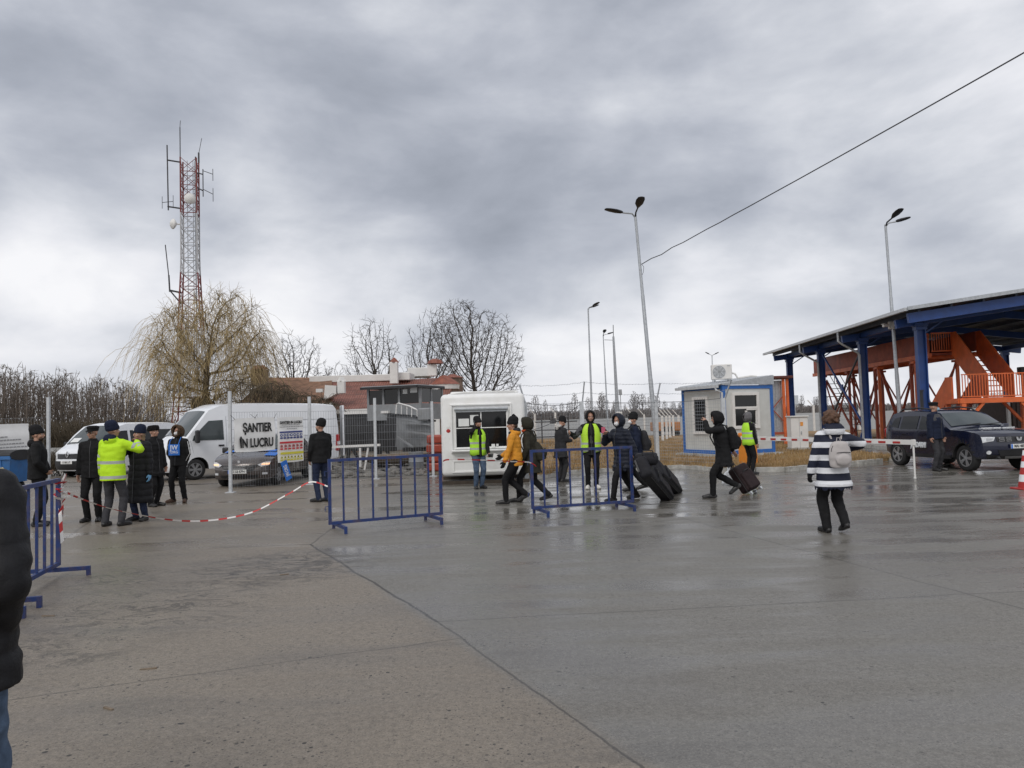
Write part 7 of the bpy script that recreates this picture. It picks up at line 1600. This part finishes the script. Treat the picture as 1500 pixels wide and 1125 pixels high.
        for i in range(len(rs) - 1):
            for j in range(n):
                t = 2 * pi * (j + .5) / n; zc = (rs[i][0] + rs[i + 1][0]) / 2
                if zc > 1.22 and abs(cos(t)) > .86: continue
                gap = (open_ if zc < 1.3 else max(open_, .35)) ; 
                if sin(t) > 0 and abs(cos(t)) < gap: continue
                fs_.append((i * n + j, i * n + (j + 1) % n, (i + 1) * n + (j + 1) % n, (i + 1) * n + j))
        mb.add(vs_, fs_); sc_(mb); vo = mb.build('vest', vm, o, smooth=True, angle=80); md = vo.modifiers.new('thick', 'SOLIDIFY'); md.thickness = .008; md.offset = 1
    if scarf: mb = MB(); mb.ell(T((0, .01, 1.475)), (.10, .10, .06)); mb.ell(T((0, .05, 1.44)), (.085, .07, .05)); part('scarf', mb, scarf, .012, .010, 14, 3)
    o['_s'] = s
    return dict(o=o, T=T, Hd=Hd, arms=arms, legs=legs, s=s, HRR=HRR, RL=RL, part=part, sc=sc_, jacket=J, prof_at=prof_at)
def world(p, q): return p['o'].matrix_basis @ (V(q) * p['s'])

def bands(p, i, f, ln=.05, r=.06, name='reflective_band'):
    """a reflective ring round a sleeve: i arm, f 0..2 along shoulder-elbow-wrist"""
    a, e, w_ = p['arms'][i]; q0, q1 = (a, e) if f < 1 else (e, w_); t = f % 1; c = q0.lerp(q1, t); d = (q1 - q0).normalized(); mb = MB(); x = d.orthogonal().normalized(); y = d.cross(x)
    mb.rings([(c + d * k, x * rr, y * rr) for k, rr in ((-ln / 2, r - .004), (-ln / 2 + .003, r), (ln / 2 - .003, r), (ln / 2, r - .004))], 20); p['sc'](mb); mb.build(name, F['refl'], p['jacket'], smooth=True, angle=30)

# 1 close padded jacket at the edge of the picture
p1 = person((-1.97, 2.62), 1.84, -4, 'man in a black padded jacket and blue jeans cut off at the picture edge', 'puff', 'jeans', hands=((-.30, .12, .82), (.15, .05, .955)), poles=(None, (.8, -.8, .0)), bulk=1.30, hem=.80, quilt=.19, qa=.009, fold=.024, vox=.008, its=6, feet=((-.15, 0, 0, 0), (.05, .02, 0, 0)), hooddown=True, hair='short', head=(0, -.1))
# 2 bearded man behind the barrier
person(G(55, 771), 1.76, -68, 'bearded man in black hooded jacket and black beanie looking sideways by the dumpster', 'black', 'black', hands=((-.13, .15, .98), (.13, .15, .98)), poles=((-1, -.4, 0), (1, -.4, 0)), bulk=1.18, hat=('beanie', F['black'], K['plate']), hooddown=True, beard=True, head=(-.1, 0), hem=.84, quilt=None)
# 3 man with glasses
person(G(136, 764), 1.76, 188, 'man with glasses and dark cap in plain black clothes facing the yellow jacket', 'black', 'black', hands=((-.24, .06, .82), (.26, -.02, .84)), bulk=1.10, hat=('cap', F['black']), glasses=True, head=(-.25, 0))
# 4 hi-vis jacket seen from behind
p4 = person(G(166, 771), 1.80, -8, 'man in a bright yellow reflective jacket seen from behind, raising one hand', 'hivis', 'trgrey', hands=((-.28, .08, .80), (.24, .30, 1.42)), poles=(None, (1, -.2, -.6)), bulk=1.20, hat=('beanie', F['dkblue']), hooddown=F['dkblue'], head=(-.45, 0), hem=.78, feet=((-.14, 0, 0, 0), (.15, .04, 0, 0)), collar=None, legr=1.12)
for i, f, r in ((0, .72, .0735), (0, 1.45, .062), (1, .62, .0745), (1, .9, .071), (1, 1.5, .061)): bands(p4, i, f, .05, r)
# 5 woman in the long coat
person(G(205, 763), 1.72, 168, 'woman in a long black quilted coat, navy beanie and one blue glove', 'puff', 'dkjeans', 'shoe2', hands=((-.27, .06, .78), (.04, .20, 1.40)), poles=(None, (1, .2, -.8)), bulk=1.2, hem=.34, quilt=.115, hat=('beanie', F['dkblue'], K['plate']), hair='blond', hooddown=True, head=(-.35, .05), gloves=(F['blueglove'], None), female=True)
# 6 man with fur hat
person(G(226, 742), 1.74, 250, 'man with black fur hat and dark jacket half hidden by the long quilted coat', 'black', 'black', hands=((-.24, .08, .84), (.24, .06, .82)), bulk=1.15, hat=('fur', F['blackfur']), head=(.1, 0), hem=.74)
# 7 masked person with the blue sign
p7 = person(G(262, 736), 1.72, 172, 'person in black with fur trimmed hood and white mask wearing a blue chest sign', 'black', 'black', 'boot', hands=((-.13, -.06, .90), (.13, -.06, .90)), poles=((-1, .25, 0), (1, .25, 0)), bulk=1.1, hood=(F['fur'], F['fur']), mask=F['white'], head=(-.15, -.05), hem=.84, feet=((-.15, 0, 0, 0), (.15, .03, 0, 0)), feetyaw=(25, -15))
sg_ = thing('chest_sign', 'bright blue chest sign lettered in white, worn by the masked person in black', 'sign', world(p7, (0, .175, 1.10)), radians(172)); s7 = p7['s']; mb = MB(); mb.bbox((0, .0, .12 * s7), (.27, .012, .25), .003, 1); mb.build('board', K['signblue'], sg_)
mb = MB(); [mb.path([(x, .0, .245), (x * 1.05, -.03, .32), (x * .9, -.12, .40)], .008, 5) for x in (-.11, .11)]; mb.build('strap', K['signblue'], sg_)
Ms = Matrix(((-1, 0, 0, 0), (0, 0, 1, .0075), (0, 1, 0, .165), (0, 0, 0, 1))); lettering('JW', .15, K['signwhite'], Ms, sg_, bold=.002, sx=.95, ext=.002); Ms = Matrix(((-1, 0, 0, 0), (0, 0, 1, .0075), (0, 1, 0, .065), (0, 0, 0, 1))); lettering('.ORG', .085, K['signwhite'], Ms, sg_, bold=.001, ext=.002)
for i in (0, 1):
    a, e, w_ = p7['arms'][i]; mb = MB(); sgx = (-1, 1)[i]
    for k in (-.014, .014): mb.path([a + V((sgx * .072, k + .02, 0)), e + V((sgx * .062, k + .02, .0)), e.lerp(w_, .5) + V((sgx * .045, k + .045, 0)), e.lerp(w_, .9) + V((sgx * .03, k + .05, 0))], .006, 5)
    p7['sc'](mb); mb.build('sleeve_stripe', F['white'], p7['jacket'])
# 8 man by the banner
person(G(471, 735), 1.76, 38, 'man in black jacket, beanie and dark jeans turned to the site fence', 'black', 'dkjeans', hands=((-.20, .12, .90), (.22, .10, .86)), bulk=1.12, hat=('beanie', F['black']), beard=True, head=(.55, 0), hem=.84, feet=((-.09, 0, 0, 0), (.10, -.03, 0, 0)), feetyaw=(35, 10))
# 9 vest man at the kiosk on the phone
p9 = person(G(702, 716), 1.72, 205, 'man in yellow green vest and light jeans phoning at the kiosk window', 'black', 'jeans', hands=((-.21, .16, .88), (.10, .13, 1.545)), poles=(None, (1, .2, -.9)), bulk=1.02, vest=(F['vest'], .16), hair='short', hat=('beanie', F['black']), beard=True, head=(.30, .05), feet=((-.09, 0, 0, 0), (.09, .02, 0, 0)), curl=.8)
def phone(p, q, R, label):
    o = thing('mobile_phone', label, 'phone', world(p, q), p['o'].rotation_euler.z); mb = MB(); mb.bbox((0, 0, 0), (.072, .010, .15), .004, 2, R); mb.build('casing', K['black'], o); mb = MB(); mb.box(R @ V((0, .0065, 0)), (.064, .002, .138), R); mb.build('screen', K['glass'], o)
phone(p9, V((.108, .055, 1.62)), Matrix.Rotation(pi / 2, 3, 'Z'), 'black phone held to the ear of the vest wearer at the kiosk')
o = thing('camera_bag', 'small black camera hanging from the hand of the vest wearer at the kiosk', 'camera', world(p9, (-.23, .24, .78)), radians(205)); mb = MB(); mb.bbox((0, 0, .04), (.11, .07, .08), .012, 2); mb.build('camera_body', K['black'], o); mb = MB(); mb.tube((0, .03, .04), (-.02, .13, .02), .032, n=12); mb.build('lens', K['black'], o, smooth=True, angle=40); o.name = 'photo_camera'
# 10 woman in the mustard jacket
p10 = person(G(757, 738), 1.72, 84, 'woman in mustard quilted jacket and black bobble hat walking past the kiosk', 'yellow', 'black', 'shoe', feet=((-.06, .24, 0, -.0), (.07, -.20, .05, .5)), hands=((-.22, .20, .86), (.20, .30, .96)), bulk=1.06, hem=.80, quilt=.085, qa=.006, hat=('pom', F['black']), hair='short', hooddown=F['char'], head=(.1, .05), drop=.035, lean=.06, female=True, feetyaw=(3, -3), gloves=(F['black'], F['black']))
# 11 hooded man behind
p11 = person(G(781, 735), 1.74, 76, 'hooded man in dark olive coat with orange lining striding behind the mustard jacket', 'olive', 'black', 'shoe2', feet=((-.09, .30, 0, 0), (.09, -.30, .02, .25)), hands=((-.24, .16, .86), (.22, .14, .86)), bulk=1.15, hem=.66, hood=(F['olive'],), drop=.05, lean=.12, head=(.05, .05), feetyaw=(4, -4))
mb = MB(); mb.ell(p11['T']((0, .03, 1.50)), (.105, .11, .045)); p11['part']('collar', mb, F['orange'], .012, .006, 12, 3)
# 12 man with phone
p12 = person(G(823, 706), 1.68, -62, 'man in dark jacket with pale hood lining bent over his phone', 'char', 'char', hands=((-.06, .30, 1.14), (.06, .30, 1.12)), bulk=1.14, hem=.70, hat=('beanie', F['black']), hooddown=F['hood'], head=(0, .45), lean=.04, beard=True, curl=.9)
phone(p12, V((0, .40, 1.19)), Matrix.Rotation(.8, 3, 'X'), 'black phone held in both hands by the man with the pale hood')
# 13 vest man pointing
p13 = person(G(868, 716), 1.80, 178, 'hooded man in open yellow vest and white trainers stretching one arm sideways', 'black', 'black', 'sneak', hands=((-.30, .12, 1.02), (.48, .26, 1.28)), poles=((-1, -.4, 0), (.1, -.6, -.8)), bulk=1.08, hood=(F['black'],), vest=(F['vest2'], .42), head=(.05, .05), hem=.76, feet=((-.10, 0, 0, 0), (.10, .02, 0, 0)), feetyaw=(20, -12))
mb = MB(); mb.rings([(p13['T']((0, .012, z_)), V((a, 0, 0)), V((0, d_, 0))) for z_, a, d_ in ((.80, .105, .125), (.95, .10, .122), (1.15, .09, .118), (1.24, .085, .114), (1.27, .07, .09))], 18); p13['part']('pullover', mb, F['grey'], .014, .003, 8, 2)
mb = MB(); a, e, w_ = p13['arms'][1]; mb.cap(a.lerp(e, .2), e, .076, .064); mb.cap(e, e.lerp(w_, .72), .064, .054); p13['part']('grey_sleeve', mb, F['grey'], .013, .006, 9, 3)
# 14 striding man with suitcases
p14 = person(G(915, 733), 1.78, 118, 'hooded man with white mask and pale gloves striding with two black suitcases', 'navy', 'black', 'shoe', feet=((-.09, .36, 0, 0), (.11, -.34, .0, .05)), hands=((-.30, -.12, .82), (.10, .34, 1.30)), poles=((-1, -.5, 0), (.8, -.2, -.9)), bulk=1.2, hem=.74, quilt=.08, hood=(F['navy'],), mask=F['white'], head=(.30, 0), drop=.07, lean=.12, gloves=(F['glove'], None), feetyaw=(2, -10), legr=1.08)
# 15 man behind in dark blue jacket
p15 = person(G(934, 719), 1.74, 92, 'man in dark blue jacket and black beanie walking behind the masked hooded man', 'dkblue', 'black', feet=((-.08, .18, 0, 0), (.09, -.18, .02, .25)), hands=((-.24, .10, .86), (.22, -.10, .82)), bulk=1.14, hat=('beanie', F['black']), mask=F['white'], head=(.35, 0), drop=.03, lean=.08, hem=.78, feetyaw=(4, -4))
# 17 hooded walker with backpack
p17 = person(G(1062, 729), 1.76, 88, 'hooded walker in black raising one hand to the brow and towing a brown suitcase', 'black', 'black', feet=((-.07, .28, 0, 0), (.08, -.30, .08, .65)), hands=((-.06, .34, 1.52), (.24, -.30, .84)), poles=((-.8, .1, -.8), (1, -.6, 0)), bulk=1.12, hem=.72, hood=(F['black'],), drop=.05, lean=.13, head=(0, .08), feetyaw=(3, -3))
# 18 woman with scarf
p18 = person(G(1099, 695), 1.66, -72, 'woman in yellow vest with a grey scarf over her head by the orange barrier housing', 'black', 'black', hands=((-.22, .06, .84), (.20, .12, .86)), bulk=1.06, vest=(F['vest'], .10), hood=(F['scarf'],), scarf=F['scarf'], female=True, head=(-.1, 0), hem=.80)
mb = MB(); mb.rings([(p18['T']((.03, .13 + .02 * k, 1.46 - .135 * k)), V((.085 + .006 * k, 0, 0)), V((0, .045, .03))) for k in range(5)], 14); p18['part']('scarf_end', mb, F['scarf'], .012, .012, 12, 3)
# 19 striped jacket
p19 = person(G(1224, 781), 1.66, 6, 'woman in navy and white striped hooded jacket with a pale grey backpack walking away', 'striped', 'black', 'shoe2', hands=((-.33, .06, .80), (.34, .16, 1.20)), poles=(None, (1, -.5, -.3)), bulk=1.34, hem=.74, hair='curly', hooddown=F['striped'], feet=((-.09, .10, 0, 0), (.10, -.10, .03, .3)), feetyaw=(4, -6), drop=.01, collar=None, female=True, its=9, gloves=(F['black'], F['black']), legr=1.3)
mb = MB(); mb.ell(p19['T']((0, -.11, 1.50)), (.16, .075, .10)); mb.ell(p19['T']((0, -.06, 1.57)), (.15, .08, .04)); p19['part']('hood_folds', mb, F['striped'], .012, .006, 12)
# 20 officer
p20 = person(G(1373, 690), 1.80, 212, 'officer in dark blue uniform jacket with grey shoulders beside the patrol car', 'dkblue', 'trgrey', hands=((-.28, .06, .80), (.29, .04, .80)), bulk=1.30, hat=('cap', F['black']), mask=mat('blue_mask', (.28, .48, .62), .7, var=.05), head=(.5, 0), hem=.82, feet=((-.15, 0, 0, 0), (.14, .04, 0, 0)), legr=1.15, feetyaw=(20, -20))
mb = MB(); mb.rings([(p20['T']((0, -.008, z_)), V((a, 0, 0)), V((0, d_, 0))) for z_, a, d_ in ((1.28, .255, .17), (1.36, .252, .162), (1.42, .20, .13), (1.46, .13, .11))], 22); p20['part']('shoulder_panel', mb, F['grey'], .013, .004, 8, 2)

# ---------------------------------------------------------------- luggage
def backpack(p, c, size, m, label, yoff=-.15, tilt=0.0, strapc=None):
    s = p['s']; T = p['T']; q = T(c); o = thing('backpack', label, 'backpack', world(p, q), p['o'].rotation_euler.z); w_, d_, h_ = size; R = Matrix.Rotation(tilt, 3, 'X') @ p['RL']; mb = MB()
    mb.rings([(R @ V((0, -d_ * .5 + (.02 if k else 0), h_ * z_)), R @ V((w_ / 2 * f, 0, 0)), R @ V((0, d_ / 2 * g, 0))) for k, (z_, f, g) in enumerate(((.0, .80, .75), (.05, .98, 1.0), (.35, 1.05, 1.1), (.65, 1.0, 1.0), (.88, .82, .8), (.97, .55, .55), (1.0, .2, .2)))], 20)
    mb.ell(R @ V((0, -d_ * .95, h_ * .30)), (w_ * .38, d_ * .22, h_ * .24)); me = remesh(mb, .012, 3); noisy(me, .004, 9, 3); link_mesh('pack', me, m, o)
    mb = MB(); mb.path([R @ V((-w_ * .32, -d_ * .98, h_ * .56)), R @ V((0, -d_ * 1.02, h_ * .58)), R @ V((w_ * .32, -d_ * .98, h_ * .56))], .006, 5); mb.path([R @ V((w_ * .46 * cos(a), -d_ * .55, h_ * .6 + h_ * .36 * sin(a))) for a in [pi * k / 10 for k in range(11)]], .006, 5); mb.build('zip', strapc or K['black'], o)
    for sg in (-1, 1):
        mb = MB(); inv = lambda v: (V(v) - q) * s
        b_ = p.get('bulk', 1); pts = [T((sg * .07, -.14, 1.36)), T((sg * .095, -.11, 1.47)), T((sg * .105, .0, 1.52)), T((sg * .12, .12, 1.43)), T((sg * .13, .175, 1.28)), T((sg * .17, .11, 1.10)), T((sg * .15, -.10, 1.0))]
        mb.path([inv(x) for x in pts], .014, 6); mb.build('strap', strapc or m, o, smooth=True)
    mb = MB(); mb.path([R @ V((-.03, -.03, h_ * .95)), R @ V((-.02, -.03, h_ + .04)), R @ V((.02, -.03, h_ + .04)), R @ V((.03, -.03, h_ * .95))], .006, 5); mb.build('grab_loop', strapc or m, o)
backpack(p19, (0, -.165, .97), (.30, .15, .36), F['beige'], 'small pale grey leather backpack worn over the striped jacket')
backpack(p17, (0, -.13, .98), (.34, .22, .46), F['black'], 'bulky black backpack on the hooded walker with the brown suitcase')
backpack(p15, (0, -.13, .92), (.32, .20, .46), F['char'], 'dark grey backpack of the walker in the dark blue jacket')
backpack(p11, (.0, -.14, .86), (.30, .20, .40), F['olive'], 'slumped dark backpack on the hooded olive coat', tilt=-.25)
def suitcase(base, top, w_, d_, m, label, cat='suitcase', handle=True, facing=None, group=None):
    """rolls on its lower edge: base = ground point under the wheels, top = centre of its top end"""
    base = V(base); top = V(top); up_ = (top - base); h_ = up_.length; up_.normalize(); fy = V(facing) if facing is not None else V((0, -1, 0)); sd = up_.cross(fy).normalized(); fw_ = sd.cross(up_); o = thing('suitcase', label, cat, base, 0, group); M_ = Matrix((sd, -fw_, up_)).transposed().to_4x4()
    mb = MB(); mb.bbox((0, 0, h_ / 2 + .03), (w_, d_, h_ - .06), min(.07, d_ * .3), 4); mb.bbox((0, -d_ / 2 - .012, h_ * .42), (w_ * .8, .05, h_ * .58), .022, 3); mb.v = [tuple(M_ @ V(v)) for v in mb.v]; me = remesh(mb, .012, 2); noisy(me, .0035, 7, 2); link_mesh('shell', me, m, o)
    mb = MB(); mb.M = M_
    for z_ in (.97, .03): mb.path([(-w_ / 2 + .03, -d_ * .28, h_ * z_), (w_ / 2 - .03, -d_ * .28, h_ * z_)], .007, 5)
    for x in (-1, 1): mb.path([(x * (w_ / 2 + .001), -d_ * .28, h_ * .08), (x * (w_ / 2 + .003), -d_ * .28, h_ * .95)], .007, 5)
    mb.path([(-.08, -d_ / 2 - .02, h_ * .72), (-.06, -d_ / 2 - .045, h_ * .74), (.06, -d_ / 2 - .045, h_ * .74), (.08, -d_ / 2 - .02, h_ * .72)], .010, 6); mb.build('zip', K['black'], o)
    for x in (-1, 1):
        for y in (-1, 1): mb = MB(); mb.M = M_; mb.lathe([(.03, -.015), (.032, 0), (.03, .015)], 14, Matrix.Translation((x * (w_ / 2 - .05), y * (d_ / 2 - .04), .0)) @ Matrix.Rotation(pi / 2, 4, 'Y')); mb.box((x * (w_ / 2 - .05), y * (d_ / 2 - .04), .03), (.05, .05, .04)); mb.build('castor', K['steelw'] if m is not K['suitb'] else K['black'], o)
    if handle:
        mb = MB(); mb.M = M_; l = handle
        for x in (-.09, .09): mb.tube((x, d_ * .32, h_ * .95), (x, d_ * .32, h_ + l), .009, n=6)
        mb.bar((-.11, d_ * .32, h_ + l), (.11, d_ * .32, h_ + l), .028, .024); mb.build('pull_handle', K['boatdark'], o)
    return o
K['suitb'] = fab('suitcase_black', (.018, .018, .022), .6); K['suitr'] = fab('suitcase_brown', (.026, .016, .017), .6)
hd14 = world(p14, p14['arms'][0][2])
suitcase(P(975, 731, 13.55) * V((1, 1, 0)) if 0 else G(978, 729) + V((0, 0, .03)), P(941, 683, 13.4), .40, .23, K['suitb'], 'big black suitcase dragged aslant behind the masked hooded man', facing=(.62, -.7, .5), handle=.12, group=None)
suitcase(G(992, 720) + V((0, .1, .03)), P(960, 685, 14.6), .40, .23, K['suitb'], 'second black suitcase leaning just behind the big one', facing=(.62, -.7, .5), handle=False)
o = thing('holdall', 'black holdall lying on top of the big leaning suitcase', 'bag', P(947, 679, 13.7)); mb = MB(); mb.bbox((0, 0, .08), (.42, .30, .20), .08, 4, Matrix.Rotation(.1, 3, 'Y')); mb.ell((.02, 0, .16), (.18, .12, .05)); me = remesh(mb, .012, 2); noisy(me, .008, 6, 4); link_mesh('bag', me, K['suitb'], o); mb = MB(); mb.path([(-.12, -.15, .12), (-.08, -.17, .24), (.08, -.17, .24), (.12, -.15, .12)], .011, 6); mb.build('carry_handle', K['black'], o)
suitcase(G(1104, 724) + V((0, 0, .03)), P(1078, 683, 15.9), .44, .25, K['suitr'], 'dark brown wheeled suitcase with pale castors towed by the hooded walker', facing=(.5, -.8, .35), handle=.30)
o = thing('carrier_bag', 'white plastic carrier bag with a red print between the walker and the brown suitcase', 'bag', P(1066, 712, 16.3)); zb = o.location.z; mb = MB(); mb.rings([(V((.01 * k, 0, z_)), V((a, 0, 0)), V((0, b_, 0))) for k, (z_, a, b_) in enumerate(((0, .09, .05), (.05, .13, .07), (.18, .13, .07), (.28, .09, .05), (.34, .03, .03), (.46, .015, .015)))], 16); me = remesh(mb, .012, 2); noisy(me, .012, 9, 5); link_mesh('bag', me, K['signwhite'], o); mb = MB(); mb.ell((.0, -.085, .13), (.05, .01, .05)); mb.build('print', K['red'], o)
o = thing('shoulder_bag', 'small brown shoulder bag and papers at the hip of the mustard jacket', 'bag', world(p10, (.24, -.02, .86)), radians(84)); mb = MB(); mb.bbox((0, 0, 0), (.10, .24, .17), .03, 3); mb.build('bag', mat('bag_leather', (.16, .065, .05), .5, var=.2), o, smooth=True, angle=60); mb = MB(); mb.box((.06, .03, -.02), (.01, .12, .17), Matrix.Rotation(.4, 3, 'X')); mb.build('papers', K['paper'], o)
o = thing('document', 'folded white and blue papers in the hand of the mustard jacket', 'papers', world(p10, p10['arms'][1][2] + V((0, .10, -.02))), radians(84)); mb = MB(); mb.box((0, 0, 0), (.012, .17, .11), Matrix.Rotation(.3, 3, 'X')); mb.build('paper', K['paper'], o); mb = MB(); mb.box((.010, .01, .0), (.006, .10, .10), Matrix.Rotation(.3, 3, 'X')); mb.build('cover', K['signblue'], o)
o = thing('document', 'small pink passport held up by the masked hooded man', 'papers', world(p14, p14['arms'][1][2] + V((0, .04, .09))), radians(118)); mb = MB(); mb.box((0, 0, 0), (.09, .012, .12), Matrix.Rotation(.3, 3, 'Z')); mb.build('cover', mat('passport_pink', (.50, .10, .16), .5, var=.05), o)
